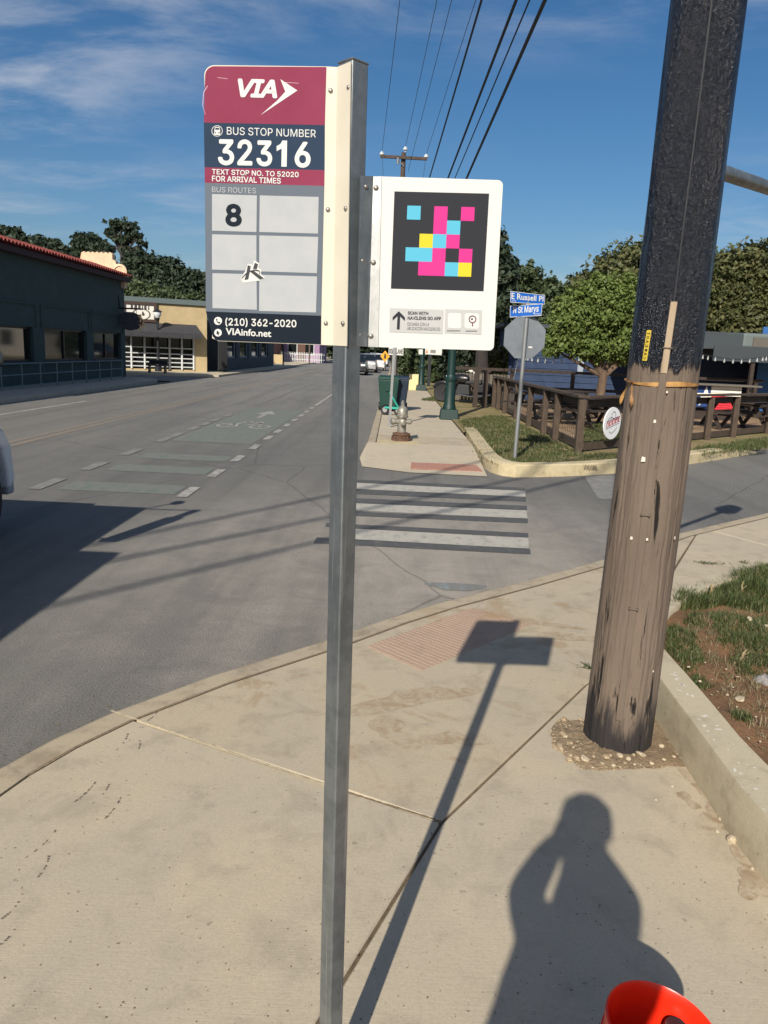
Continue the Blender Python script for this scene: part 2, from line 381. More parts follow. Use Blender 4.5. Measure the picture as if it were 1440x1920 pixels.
# crosswalk bars (cream with black edges)
bars = [[(668, 905.5), (668, 917), (985, 932), (985, 921)], [(664, 944), (664, 957.5), (989, 972.7), (988, 957.5)], [(660, 992), (660, 1012.5), (991.5, 1029), (990.5, 1009)]]
for q in bars: mark([pq(*q)], P_CREAM, 'crosswalk_bar')
def lerp(a, b, t): return (a[0]+(b[0]-a[0])*t, a[1]+(b[1]-a[1])*t)
for (l0, l1, r1, r0) in [[(660, 917.5), (660, 926), (986, 941), (986, 932.5)], [(656, 934), (656, 943.4), (988, 957), (988, 949)], [(630, 958), (630, 966), (989.5, 981.5), (989.5, 973.2)],
                         [(612, 981), (610, 988), (991, 1008.5), (990, 1000)], [(594, 1008), (587, 1019), (995, 1040), (994, 1029.5)], [(667, 899.5), (667, 905), (984.5, 920.5), (984.5, 915)]]:
    mark([pq(l0, l1, r1, r0)], P_BLACK, 'crosswalk_edge_strip')
mark([pq((1095, 892), (1122, 936), (1160, 936), (1160, 893))], P_FADE, 'stop_line')
# bike lane
Z7 = lambda x, y: (x/2.057, 680+y/2.057)
XR = G(354, 923).x
for (x, y) in [(728, 500), (835, 427), (915, 370), (975, 325), (1025, 290), (1068, 265), (1103, 241), (1133, 222), (1160, 205), (1183, 190), (1202, 176)]:
    p = G(*Z7(x, y)); mark([[(XR-.065, p.y-.33), (XR+.065, p.y-.33), (XR+.065, p.y+.33), (XR-.065, p.y+.33)]], P_WHITE, 'lane_dash', 0.008)
y0 = G(*Z7(1212, 167)).y
mark([[(XR-.06, y0), (XR+.06, y0), (XR+.06, 95), (XR-.06, 95)]], P_WHITE, 'lane_line', 0.008)
XL = XR - 1.75
for (x, y) in [(150, 615), (335, 475), (495, 405), (622, 350), (715, 300), (780, 283), (845, 258), (880, 240), (925, 226), (965, 208)]:
    p = G(*Z7(x, y)); mark([[(XL-.08, p.y-.38), (XL+.08, p.y-.38), (XL+.08, p.y+.38), (XL-.08, p.y+.38)]], P_FADE, 'lane_dash', 0.008)
mark([[(XL-.05, 23.5), (XL+.05, 23.5), (XL+.05, 80), (XL-.05, 80)]], P_FADE, 'lane_line', 0.008)
for (x, y) in [(690, 492), (700, 415), (780, 368)]:
    p = G(*Z7(x, y)); mark([[(XL+.25, p.y-.3), (XR-.12, p.y-.3), (XR-.12, p.y+.3), (XL+.25, p.y+.3)]], P_GREEN, 'green_lane_block')
ya = G(*Z7(900, 312)).y; yb = G(*Z7(1110, 182)).y
mark([[(XL+.12, ya), (XR-.12, ya), (XR-.12, yb), (XL+.12, yb)]], P_GREEN, 'green_lane_block')
# bicycle symbol and arrow
cb = (XL+XR)/2
def ring(cx, cy, rx, ry, w_, n=28):
    return [[(cx+(rx)*math.cos(a), cy+ry*math.sin(a)), (cx+(rx)*math.cos(b), cy+ry*math.sin(b)), (cx+(rx-w_)*math.cos(b), cy+(ry-w_*1.6)*math.sin(b)), (cx+(rx-w_)*math.cos(a), cy+(ry-w_*1.6)*math.sin(a))]
            for a, b in [(2*math.pi*i/n, 2*math.pi*(i+1)/n) for i in range(n)]]
ys = G(*Z7(990, 245)).y
def seg(a, b, w_):
    d = Vector((b[0]-a[0], b[1]-a[1])); nrm = Vector((-d.y, d.x)).normalized()*w_/2
    return [(a[0]-nrm.x, a[1]-nrm.y), (b[0]-nrm.x, b[1]-nrm.y), (b[0]+nrm.x, b[1]+nrm.y), (a[0]+nrm.x, a[1]+nrm.y)]
qs = ring(cb-.36, ys-.15, .24, .42, .07) + ring(cb+.36, ys-.15, .24, .42, .07)
qs += [seg((cb-.36, ys-.15), (cb-.1, ys+.75), .08), seg((cb-.1, ys+.75), (cb+.30, ys+.7), .08), seg((cb+.36, ys-.15), (cb+.22, ys+1.0), .08), seg((cb-.02, ys), (cb+.3, ys+.7), .08), seg((cb-.2, ys+.95), (cb+.02, ys+.95), .1)]
mark(qs, P_WHITE, 'bicycle_symbol', 0.008)
yr = G(*Z7(1065, 205)).y
mark([seg((cb-.05, yr-.8), (cb-.05, yr+.3), .12), [(cb-.32, yr+.25), (cb+.22, yr+.25), (cb-.05, yr+1.3)]], P_WHITE, 'lane_arrow', 0.008)
xc = G(160, 799).x
for dx in (-.11, .11): mark([[(xc+dx-.05, 4), (xc+dx+.05, 4), (xc+dx+.05, 70), (xc+dx-.05, 70)]], P_YEL, 'centre_line')
xw = G(80, 765).x
mark([[(xw-.06, 3), (xw+.06, 3), (xw+.06, G(165, 752).y), (xw-.06, G(165, 752).y)]], P_WHITE, 'edge_line')
for k in range(6): yy = 26+k*4.4; mark([[(xw-.06, yy), (xw+.06, yy), (xw+.06, yy+1.6), (xw-.06, yy+1.6)]], P_YEL, 'parking_tick')
c_ = G(855, 1101); mark([[(c_.x+.16*math.cos(a)*(1+.3*math.sin(3*a))*1.3, c_.y+.12*math.sin(a)*(1+.2*math.cos(2*a))) for a in [2*math.pi*i/20 for i in range(20)]]], P_BLUE, 'spray_paint_mark')

# ---------------- near corner sidewalk
ZS = 0.03
kpx = [(0, 1440), (100, 1385), (210, 1335), (400, 1265), (610, 1200), (730, 1158), (830, 1128), (980, 1090), (1140, 1046), (1267, 1001), (1344, 983), (1440, 961)]
kout = [Vector((-1.9, -8)), Vector((-1.9, .4)), Vector((-1.78, 1.9))] + [G(x, y, ZS).xy for x, y in kpx]
d = (kout[-1]-kout[-2]).normalized(); kout += [kout[-1]+d*4, kout[-1]+d*40]
def smooth_poly(P, it=2, keep_ends=True):
    for _ in range(it):
        Q = [P[0]]
        for a, b in zip(P[:-1], P[1:]): Q += [a*0.75+b*0.25, a*0.25+b*0.75]
        Q.append(P[-1]); P = Q
    return P
def offset(P, dist):
    Q = []
    for i in range(len(P)):
        dd = (P[min(i+1, len(P)-1)] - P[max(i-1, 0)]).normalized(); Q.append(P[i] + Vector((dd.y, -dd.x))*dist)
    return Q
kin = offset(kout, 0.14); kin_gap = offset(kout, 0.146)
side = struct(MB().poly([(p.x, p.y, ZS-.012) for p in offset(kout, .07)[:15]] + [(9, 9, ZS-.012), (9, -8, ZS-.012)]).build('sidewalk', mat('joint_dirt', srgb(120, 104, 80), 0.95, col2=srgb(84, 72, 54), scale=30)))
def clip(P, a, n):   # keep side where (p-a).n >= 0
    out = []
    for i in range(len(P)):
        p, q = P[i], P[(i+1) % len(P)]; dp, dq = (p-a).dot(n), (q-a).dot(n)
        if dp >= 0: out.append(p)
        if (dp >= 0) != (dq >= 0): out.append(p+(q-p)*(dp/(dp-dq)))
    return out
def kerb_between(i0, i1, name, m, gap=0.004):
    o, n_ = kout[i0:i1+1], kin[i0:i1+1]; k = MB()
    vs = []
    for a, b in zip(o, n_): vs += [(a.x, a.y, -.03), (a.x, a.y, ZS-.004), (a.x*.85+b.x*.15, a.y*.85+b.y*.15, ZS+.003), (b.x, b.y, ZS+.003), (b.x, b.y, -.03)]
    fs = []
    for i in range(len(o)-1):
        for j in range(4): fs.append((i*5+j, i*5+j+1, (i+1)*5+j+1, (i+1)*5+j))
    fs += [(0, 1, 2, 3, 4), tuple((len(o)-1)*5+j for j in range(5))[::-1]]
    k.add(vs, fs); return k.build(name, m, side)
kerb_between(0, 5, 'kerb', KERB); kerb_between(5, 11, 'kerb', KERB); kerb_between(11, len(kout)-1, 'kerb', KERB)
A0, J = G(216, 1338, ZS).xy, G(828, 1541, ZS).xy
B1 = G(1100, 1282, ZS).xy; Bdir = (J - G(590, 1925, ZS).xy).normalized(); Bback = J - Bdir*4.0
adir = (J-A0).normalized(); an = Vector((-adir.y, adir.x)); bn = Vector((-Bdir.y, Bdir.x))
if bn.dot(Vector((-1, 0))) < 0: bn = -bn          # bn points left
if an.dot(Vector((0, 1))) < 0: an = -an            # an points ahead
def slab(poly, m, name='slab', z=ZS, t=0.05):
    k = MB(); k.prism([(p.x, p.y, z-t) for p in poly], (0, 0, t)); return k.build(name, m, side, bevel=0.005, seg=1)
K = kin_gap
for iA in range(3, 8):      # where the sealed joint meets the inner kerb line
    p_, q_ = K[iA], K[iA+1]; e_ = q_-p_; den = adir.x*e_.y-adir.y*e_.x; w_ = p_-A0
    tA = (w_.x*e_.y-w_.y*e_.x)/den; tB = (w_.x*adir.y-w_.y*adir.x)/den
    if 0 <= tB <= 1: break
A0i = A0 + adir*tA
g2 = 0.006
# left slab, behind the sealed joint
P = [p for p in K[:6]] + [A0]
P = [Vector((K[1].x, Bback.y))] + K[1:iA+1] + [A0i - an*g2, J - an*g2 + bn*g2, Bback + bn*g2]
slab(P, CONC)
# ramp slab between kerb and the long joint, ahead of the sealed joint
P2 = [A0 + an*g2] + K[6:12]
cw = G(1243, 1196, ZS).xy
jr0, jr1 = G(1312, 989, ZS).xy, G(1440, 1023, ZS).xy
P2 = [A0i + an*g2] + K[iA+1:13] + [jr0, Vector((1.95, 5.4)), cw+Vector((.15, .1)), cw, B1 + bn*g2, J + an*g2 + bn*g2]
slab(P2, CONC_D)
jd = (jr1-jr0).normalized(); jn = Vector((-jd.y, jd.x))*.008
slab([jr0+jn*1.0+jd*.02] + K[13:] + [K[-1]+Vector((1.8, -2)), jr1+jd*3+jn, jr1+jn], CONC)
slab([jr0-jn+jd*.02, jr1-jn, jr1+jd*3-jn, Vector((8.5, 7.6)), Vector((3.2, 5.6)), Vector((1.99, 5.42))], CONC)
slab([J - bn*g2, B1 - bn*g2, cw - bn*g2, Vector((1.6, 3.9)), Vector((1.62, 2.2)), Vector((1.62, Bback.y)), Bback - bn*g2], CONC)
slab([Vector((K[1].x, -8)), Vector((1.7, -8)), Vector((1.65, Bback.y-.012)), Vector((K[1].x, Bback.y-.012))], CONC)
# sealed joint strip (pale caulk)
def strip(a, b, w_, z, m, name, parent, jit=0.0, n=24):
    a, b = Vector(a), Vector(b); dd = (b-a); nr = Vector((-dd.y, dd.x)).normalized(); k = MB(); L0 = []; R0 = []
    for i in range(n+1):
        p = a+dd*i/n; ww = w_*(1+random.uniform(-jit, jit)); L0.append((p.x+nr.x*ww/2, p.y+nr.y*ww/2, z)); R0.append((p.x-nr.x*ww/2, p.y-nr.y*ww/2, z))
    for i in range(n): k.poly([L0[i], L0[i+1], R0[i+1], R0[i]])
    return k.build(name, m, parent)
strip(G(208, 1334, ZS).xy, G(612, 1474, ZS).xy, 0.013, ZS+.0055, mat('pale_caulk', srgb(214, 200, 168), 0.8, col2=srgb(168, 152, 122), scale=40), 'joint_sealant', side, 0.3, 40)
strip(G(612, 1474, ZS).xy, J, 0.010, ZS+.002, mat('joint_brown', srgb(148, 130, 104), 0.9, col2=srgb(108, 95, 75), scale=60), 'joint_sealant', side, 0.5, 30)
kt = MB()
for (a, b) in zip(kin[3:14], kin[4:15]):
    dd = (b-a).normalized(); nn = Vector((-dd.y, dd.x))*.004
    kt.poly([(a.x+nn.x, a.y+nn.y, ZS+.0045), (b.x+nn.x, b.y+nn.y, ZS+.0045), (b.x-nn.x*3, b.y-nn.y*3, ZS+.0045), (a.x-nn.x*3, a.y-nn.y*3, ZS+.0045)])
kt.build('joint_sealant', MATS['joint_brown'], side)
# tactile paving: red-brown field of small domes
tp = [G(687, 1212, ZS).xy, G(885, 1140, ZS).xy, G(998, 1170, ZS).xy, G(790, 1258, ZS).xy]
BR = make_concrete('tactile_brick', srgb(174, 150, 130), srgb(152, 128, 110), srgb(182, 158, 136), 1.0, 0.8)
k = MB(); k.prism([(p.x, p.y, ZS-.03) for p in tp], (0, 0, .0325)); pad = k.build('tactile_paving', BR, side)
k = MB(); nu, nv = 30, 20
for i in range(nu):
    for j in range(nv):
        u, v = (i+.5)/nu, (j+.5)/nv
        p = (tp[0]*(1-u)+tp[1]*u)*(1-v) + (tp[3]*(1-u)+tp[2]*u)*v
        k.lathe([(.011, 0), (.009, .0016), (.004, .0021)], (p.x, p.y, ZS+.0026), 6)
tag(k.build('tactile_dome', BR, pad), kind='stuff')
# scuffs left by tyres on the left slab, small stones and litter
SC = mat('rubber_scuff', srgb(92, 84, 74), 0.9, col2=srgb(124, 114, 98), scale=60)
for (x0, y0_, x1, y1_) in [(240, 1375, 212, 1412), (262, 1388, 256, 1410), (188, 1452, 128, 1512), (205, 1470, 172, 1508), (232, 1474, 196, 1536), (105, 1556, 45, 1610), (92, 1604, 70, 1646), (36, 1690, 2, 1724), (28, 1742, 0, 1772), (30, 1448, 0, 1462), (300, 1325, 276, 1352)]:
    a, b = G(x0, y0_, ZS).xy, G(x1, y1_, ZS).xy; n = 9; dd = b-a; nr = Vector((-dd.y, dd.x)).normalized(); k = MB()
    for i in range(n):
        if random.random() < .25: continue
        p = a+dd*(i+.1)/n + nr*.035*math.sin(i/n*3.1)*(dd.length*2); q = a+dd*(i+.85)/n + nr*.035*math.sin((i+1)/n*3.1)*(dd.length*2); ww = random.uniform(.002, .0055)
        k.poly([(p.x-nr.x*ww, p.y-nr.y*ww, ZS+.001), (q.x-nr.x*ww*.6, q.y-nr.y*ww*.6, ZS+.001), (q.x+nr.x*ww*.6, q.y+nr.y*ww*.6, ZS+.001), (p.x+nr.x*ww, p.y+nr.y*ww, ZS+.001)])
    k.build('tyre_scuff', SC, side)
# dust stain on the ramp slab, own shape
def blob(c, rx, ry, rot, seed, n=48, amp=.35):
    rr = random.Random(seed); ph = [rr.uniform(0, 6.28) for _ in range(5)]; P = []
    for i in range(n):
        a = 2*math.pi*i/n; q = 1+sum(amp/(j+1)*math.sin((j+2)*a+ph[j]) for j in range(5))
        x, y = rx*q*math.cos(a), ry*q*math.sin(a); P.append(Vector((c[0]+x*math.cos(rot)-y*math.sin(rot), c[1]+x*math.sin(rot)+y*math.cos(rot))))
    return P
def stain_mat(name, colr, under):
    m, t, b, N, L = nodes_mat(name); n = tex(N, L, t, 14, 7, 0.7, dist=0.8); f2 = tex(N, L, t, 90, 4, 0.7)
    c = mixc(N, L, rmp(N, L, n, 0.35, 0.6), colr, under); c = mixc(N, L, rmp(N, L, f2, 0.4, 0.7, 0, .4), c, colr)
    L(c, b.inputs['Base Color']); b.inputs['Roughness'].default_value = .95; return m
ST = stain_mat('dust_stain', srgb(160, 140, 112), srgb(182, 168, 144))
for (px_, py_, rx_, ry_, rot, sd) in [(770, 1310, .26, .12, .5, 3), (735, 1370, .10, .13, .2, 5), (960, 1160, .34, .06, -.35, 8), (1070, 1195, .22, .07, .1, 9), (850, 1385, .12, .07, .4, 12), (1240, 1105, .1, .05, 0, 15)]:
    cc = G(px_, py_, ZS); P = blob((cc.x, cc.y), rx_, ry_, rot, sd); k = MB(); k.poly([(p.x, p.y, ZS+.0010+.00015*sd) for p in P]); k.build('dust_stain', ST, side)
# ---------------- dirt pit round the pole
PC = Vector((1.115, 3.30))
DIRT = make_soil('pit_dirt', srgb(170, 148, 118), srgb(148, 127, 100), srgb(118, 100, 78))
pit = [G(x, y, ZS).xy for x, y in [(1032, 1366), (1050, 1352), (1105, 1350), (1150, 1335), (1222, 1340), (1262, 1400), (1284, 1436), (1200, 1440), (1128, 1446), (1085, 1438), (1060, 1415), (1040, 1400)]]
cen = sum(pit, Vector((0, 0)))/len(pit)
k = MB(); rings = 8; segs = 64; V = []
PP = []
for i in range(segs):
    f = i/segs*len(pit); a = int(f) % len(pit); PP.append(pit[a].lerp(pit[(a+1) % len(pit)], f-int(f)))
for rI in range(rings+1):
    q = 1-rI/rings*.93
    for i in range(segs):
        p = cen.lerp(PP[i], q*(1+random.uniform(-.02, .03) if rI == 0 else q/q)); p = cen.lerp(PP[i], q + (random.uniform(-.03, .05) if rI == 0 else 0))
        V.append((p.x, p.y, ZS + (.0015 if rI == 0 else .008+random.uniform(-.004, .008)+.012*(1-q))))
F = [(rI*segs+i, rI*segs+(i+1) % segs, (rI+1)*segs+(i+1) % segs, (rI+1)*segs+i) for rI in range(rings) for i in range(segs)] + [tuple(rings*segs+i for i in range(segs))]
k.add(V, F); struct(k.build('soil_pit', DIRT, None, True))

# ---------------- planter with its low concrete wall
ZW = 0.245
wo_px = [(1440, 1547), (1310, 1370), (1233, 1267)]; wi_px = [(1440, 1443), (1313, 1290), (1242, 1213)]
wo_ = [Vector((1.72, -8)), Vector((1.56, 0.6))] + [G(x, y, ZW).xy for x, y in wo_px]
far_o = [G(x, y, ZW).xy for x, y in [(1252, 1128), (1300, 1088), (1370, 1066), (1440, 1046)]]
far_i = [G(x, y, ZW).xy for x, y in [(1262, 1140), (1308, 1106), (1370, 1086), (1440, 1068)]]
w_in = [Vector((1.92, -8)), Vector((1.76, 0.6))] + [G(x, y, ZW).xy for x, y in wi_px]
mid_o = [Vector((wo_[-1].x+.03, wo_[-1].y+.45))]; mid_i = [Vector((w_in[-1].x+.02, w_in[-1].y+.22))]
de = (far_o[-1]-far_o[-2]).normalized()
O_ = smooth_poly(wo_ + mid_o + far_o + [far_o[-1]+de*8], 2); I_ = smooth_poly(w_in + mid_i + far_i + [far_i[-1]+de*8], 2)
WALLM = make_concrete('planter_wall_concrete', srgb(186, 176, 152), srgb(146, 134, 112), srgb(198, 186, 158), 1.0)
k = MB(); V = []; F = []
for a, b in zip(O_, I_):
    ins = (b-a).normalized()*.012
    V += [(a.x, a.y, -.02), (a.x, a.y, ZW-.012), (a.x+ins.x, a.y+ins.y, ZW), (b.x-ins.x, b.y-ins.y, ZW), (b.x, b.y, ZW-.012), (b.x, b.y, .0)]
for i in range(len(O_)-1):
    for j in range(5): F.append((i*6+j, i*6+j+1, (i+1)*6+j+1, (i+1)*6+j))
k.add(V, F); pw = k.build('planter_wall', WALLM, None, True)
tag(pw, 'low pale concrete planter wall curving behind the utility pole', 'wall')
ZSOIL = 0.205
inner = [p for p in I_]
xs = np.arange(1.3, 9.5, .06); ys_ = np.arange(-1.0, 9.0, .06)
from mathutils.geometry import intersect_point_line
def in_poly(x, y, P):
    c = False; j = len(P)-1
    for i in range(len(P)):
        if (P[i].y > y) != (P[j].y > y) and x < (P[j].x-P[i].x)*(y-P[i].y)/(P[j].y-P[i].y)+P[i].x: c = not c
        j = i
    return c
plant_poly = [Vector((p.x, p.y)) for p in I_] + [Vector((12, 4)), Vector((12, -8))]
bmv = {}; V = []; F = []
def soil_z(x, y): return ZSOIL + .018*math.sin(x*5.1+y*2.3) + .014*math.sin(x*11.7-y*9.1) + .01*math.sin(y*17+x*3) 
NX, NY = len(xs), len(ys_)
for i, x in enumerate(xs):
    for j, y in enumerate(ys_): V.append((x, y, soil_z(x, y)))
near_poly = offset([Vector(p) for p in I_], -.05) + [Vector((12, 4)), Vector((12, -8))]
for i in range(NX-1):
    for j in range(NY-1):
        if in_poly(xs[i]+.03, ys_[j]+.03, near_poly): F.append((i*NY+j, (i+1)*NY+j, (i+1)*NY+j+1, i*NY+j+1))
struct(np_mesh('soil', V, F, SOIL, None, True))

# ---------------- far corner: sidewalk, ramp, kerb, lawn, yard
ZF = 0.12
XA, XB = -0.42, 1.52
fs_ = struct(MB().box(XA+.16, XB-.01, 14.05, 300, -.03, ZF-.015).build('far_sidewalk', MATS['joint_dirt']))
yy = 14.0
for i in range(14):
    L_ = 1.45 if i < 12 else (12 if i == 12 else 240)
    k = MB(); k.box(XA+.16, XB, yy+.01, yy+L_-.006, 0.0, ZF); k.build('slab', FARC if i else CONC_D, fs_); yy += L_
k = MB(); k.box(XA, XA+.15, 14.0, 300, -.03, ZF-.004); k.build('kerb', KERB, fs_, bevel=.02)
ramp = [(XA-.02, 13.98, ZF), (XB, 13.98, ZF), (1.36, 11.5, .012), (.3, 11.25, .012), (-.42, 11.7, .012), (-.5, 12.6, .02)]
k = MB(); k.poly([(-.5, 12.6, .02), (-.42, 11.7, .010), (.3, 11.3, .010), (1.45, 11.25, .010), (XB, 13.99, ZF), (XA, 13.99, ZF)]); k.build('ramp', FARC, fs_)
k = MB()
a0, a1, a2, a3 = G(771, 869, .03), G(770, 878, .03), G(905, 884, .03), G(893, 874, .03)
k.prism([(p.x, p.y, .008+.0402*(p.y-11.25)) for p in (a0, a1, a2, a3)], (0, 0, .008)); k.build('tactile_paving', mat('tactile_red', srgb(160, 104, 88), .9, col2=srgb(178, 140, 120), scale=30), fs_)
q0, q1 = G(690, 832, ZF), G(790, 845, ZF)
def miter(P, dist):
    Q = []
    for i in range(len(P)):
        d0 = (P[i]-P[i-1]).normalized() if i else None; d1 = (P[i+1]-P[i]).normalized() if i < len(P)-1 else None
        d0 = d0 or d1; d1 = d1 or d0; n0, n1 = Vector((d0.y, -d0.x)), Vector((d1.y, -d1.x)); b = (n0+n1).normalized(); Q.append(P[i]+b*dist/max(.45, b.dot(n0)))
    return Q
fk = [G(x, y, .10).xy for x, y in [(868, 803), (890, 842)]] + [G(x, y, .02).xy for x, y in [(920, 893), (1040, 892), (1160, 886), (1300, 868), (1420, 848)]]
fo = smooth_poly(fk, 2); dF = (fo[-1]-fo[-2]).normalized()
fi = smooth_poly(miter(fk, -.24), 2)
k = MB(); V = []; F = []
for i, (a, b) in enumerate(zip(fo, fi)):
    t_ = i/(len(fo)-1); h = .19*min(1, .75+i/14)*(1 if t_ < .86 else max(.1, 1-(t_-.86)/.14))
    h = max(h, .03); ins = (b-a)*.12
    V += [(a.x, a.y, -.03), (a.x+ins.x*.3, a.y+ins.y*.3, h-.02), (a.x+ins.x, a.y+ins.y, h), (b.x, b.y, h), (b.x, b.y, -.03)]
for i in range(len(fo)-1):
    for j in range(4): F.append((i*5+j, i*5+j+1, (i+1)*5+j+1, (i+1)*5+j))
k.add(V, F); struct(k.build('far_kerb', YKERB, None, True))
GRAF = mat('black_spray_tag', srgb(58, 54, 48), .9, col2=srgb(120, 108, 86), scale=60)
FH = [Vector((3.42, 13.75)), Vector((9.9, 20.25)), Vector((17, 27.3))]
lp = [Vector((XB+.01, 300))] + [Vector((XB+.01, 16.3))] + [p for p in fi] + [fi[-1]+Vector((2, 2)), Vector((40, 48)), Vector((60, 300))]
lawn = struct(MB().poly([(p.x, p.y, .14) for p in lp]).build('lawn', LAWN))
yp = [Vector((3.5, 14.6)), Vector((9.8, 20.9)), Vector((18, 29)), Vector((30, 60)), Vector((3.4, 60))]
struct(MB().poly([(p.x, p.y, .15) for p in yp]).build('yard', YARD))
pth = [G(x, y, .145).xy for x, y in [(840, 786), (905, 768), (960, 772), (890, 792)]]

# ---------------- far side of the street
XK = -10.1
LS = make_concrete('left_sidewalk_concrete', srgb(178, 172, 160), srgb(140, 134, 124), srgb(186, 178, 162), .8)
ls = struct(MB().poly([(XK-.2, -20, .10), (XK-.2, 34, .10), (-13, 36, .10), (-13, -20, .10)]).build('left_sidewalk', MATS['joint_dirt']))
yy = 4.0
while yy < 32:
    k = MB(); k.box(-12.6, XK-.16, yy+.01, yy+1.99, 0, .12); k.build('slab', LS, ls); yy += 2
k = MB(); k.prism([(-12.6, 32.01, 0), (XK-.16, 32.01, 0), (XK-.16, 33.2, 0), (XK-.5, 34.4, 0), (XK-1.3, 35.1, 0), (-12.6, 35.4, 0)], (0, 0, .12)); k.build('slab', LS, ls)
kp = [Vector((XK, -20)), Vector((XK, 33.2)), Vector((XK-.4, 34.6)), Vector((XK-1.25, 35.3)), Vector((-12.6, 35.6))]
kp = smooth_poly(kp, 2); ki = offset(kp, -.15); V = []; F = []; k = MB()
for a, b in zip(kp, ki): V += [(a.x, a.y, -.03), (a.x, a.y, .125), (b.x, b.y, .125), (b.x, b.y, 0)]
for i in range(len(kp)-1):
    for j in range(3): F.append((i*4+j, i*4+j+1, (i+1)*4+j+1, (i+1)*4+j))
k.add(V, F); k.build('kerb', LS, ls)
struct(MB().prism([(-9.55, 42.5, 0), (-9.5, 300, 0), (-40, 300, 0), (-40, 42.5, 0), (-12, 41.2, 0)], (0, 0, .11)).build('beyond_sidewalk', make_concrete('pale_far_concrete', srgb(196, 184, 160), srgb(168, 156, 132), srgb(200, 188, 160), .5)))
# ================================================================== BUS STOP SIGN
YP = 1.48
def make_galv(name, base, dark, lite):
    m, t, b, N, L = nodes_mat(name)
    s1 = tex(N, L, t, 60, 5, 0.7, st=(1, 1, 0.03)); s2 = tex(N, L, t, 14, 5, 0.65); s3 = tex(N, L, t, 240, 3, 0.7, st=(1, 1, 0.15))
    c = mixc(N, L, rmp(N, L, s2, .35, .65), base, dark); c = mixc(N, L, rmp(N, L, s1, .55, .75, 0, .8), c, lite); c = mixc(N, L, rmp(N, L, s3, .62, .72, 0, .5), c, dark)
    L(c, b.inputs['Base Color']); b.inputs['Metallic'].default_value = .75
    L(rmp(N, L, s1, .4, .7, .55, .38), b.inputs['Roughness']); bumpn(N, L, b, s3, .15, .002); return m
GALV = make_galv('galvanised_steel', (.27, .29, .295), (.19, .21, .22), (.60, .63, .63))
ALU = make_galv('bare_aluminium', (.52, .52, .50), (.40, .40, .39), (.72, .72, .70))
stop = thing('bus_stop_sign', 'grey metal bus stop post with maroon route sign and white code panel', 'bus stop', (-.07, YP, ZS))
xt = AY(661, 112, YP-.026).x; xb = AY(619.5, 1900, YP-.026).x; zt = AY(661, 110, YP-.026).z; zb_ = AY(619.5, 1900, YP-.026).z
def post_x(z): return xb + (xt-xb)*(z-zb_)/(zt-zb_)
k = MB(); hd = .0275
def sq(z, h): x = post_x(z); return [(x, YP-h, z), (x+h, YP, z), (x, YP+h, z), (x-h, YP, z)]
k.hexa(sq(-.02, hd) + sq(zt, hd)); k.build('post', GALV, stop, bevel=.0035, seg=3)
k = MB(); k.hexa(sq(zt-.001, hd+.0012) + sq(zt+.003, hd+.0012)); k.build('post_cap', GALV, stop, bevel=.002)
MAROON = mat('maroon_film', srgbd(152, 58, 88), .6, col2=srgbd(160, 66, 96), scale=9, spec=.12)
NAVY = mat('navy_film', srgbd(44, 64, 90), .6, col2=srgbd(50, 70, 96), scale=9, spec=.12)
NAVY2 = mat('dark_navy_film', srgbd(24, 36, 50), .6, spec=.12); GREY = mat('grey_film', srgbd(116, 126, 138), .6, spec=.12)
PALE = mat('pale_grey_film', srgbd(206, 208, 210), .6, spec=.12, col2=srgbd(198, 202, 204), scale=30)
WHITE = mat('white_film', srgbd(244, 244, 238, 1.5), .6); CREAM = mat('cream_sheet', srgbd(244, 236, 216, 1.45), .6, col2=srgbd(236, 228, 206, 1.45), scale=10)
def P1(px, py, lift=0.0): return AY(px, py, YP-lift)
TH = .0022
def sheet(pts, lift, m, name, parent, thick=None, n=1):
    k = MB(); Q = [P1(x, y, lift) for x, y in pts]
    if thick: k.prism(Q, (0, thick, 0))
    else: k.poly(Q)
    return k.build(name, m, parent)
def rc(cx, cy, r_, a0_, a1_, n=7): return [(cx+r_*math.cos(R_(a)), cy-r_*math.sin(R_(a))) for a in np.linspace(a0_, a1_, n)]
via = sheet(rc(402, 141, 19, 180, 92) + [(612, 124.5), (632, 125.6), (624, 647.6), (602, 646.5)] + [(410, 639.5), (398, 634)], .0022, CREAM, 'route_panel', stop, TH)
# bent flange of the panel against the post
k = MB(); a, b = P1(632, 125.6, .0022), P1(624, 647.6, .0022)
c1, c2 = AY(657.5, 115, YP-.0315), AY(650, 649, YP-.0325)
k.hexa([a, b, b+Vector((.0012, TH*.6, 0)), a+Vector((.0012, TH*.6, 0)), c1, c2, c2+Vector((0.0012, TH*.6, 0)), c1+Vector((0.0012, TH*.6, 0))]); k.build('flange', CREAM, stop)
E1 = .0030; E2 = .0034; E3 = .0038
sheet(rc(402.5, 142, 18, 180, 92) + [(612, 125.5), (609, 234.5), (382.2, 229.7)], E1, MAROON, 'printed_band', via)
sheet([(382.2, 229.7), (609, 234.5), (608.5, 319), (383.5, 313.5)], E1, NAVY, 'printed_band', via)
sheet([(383.5, 313.5), (608.5, 319), (608, 348.5), (384, 342.6)], E1, MAROON, 'printed_band', via)
sheet([(384, 342.6), (608, 348.5), (602.3, 592), (386, 583.8)], E1, GREY, 'printed_band', via)
sheet([(386, 583.8), (602.3, 592), (601.8, 645.5), (411, 638.5), (404, 636.8), (399, 631)], E1, NAVY2, 'printed_band', via)
Z1 = lambda x, y: (360+x/2.4, 90+y/2.4)
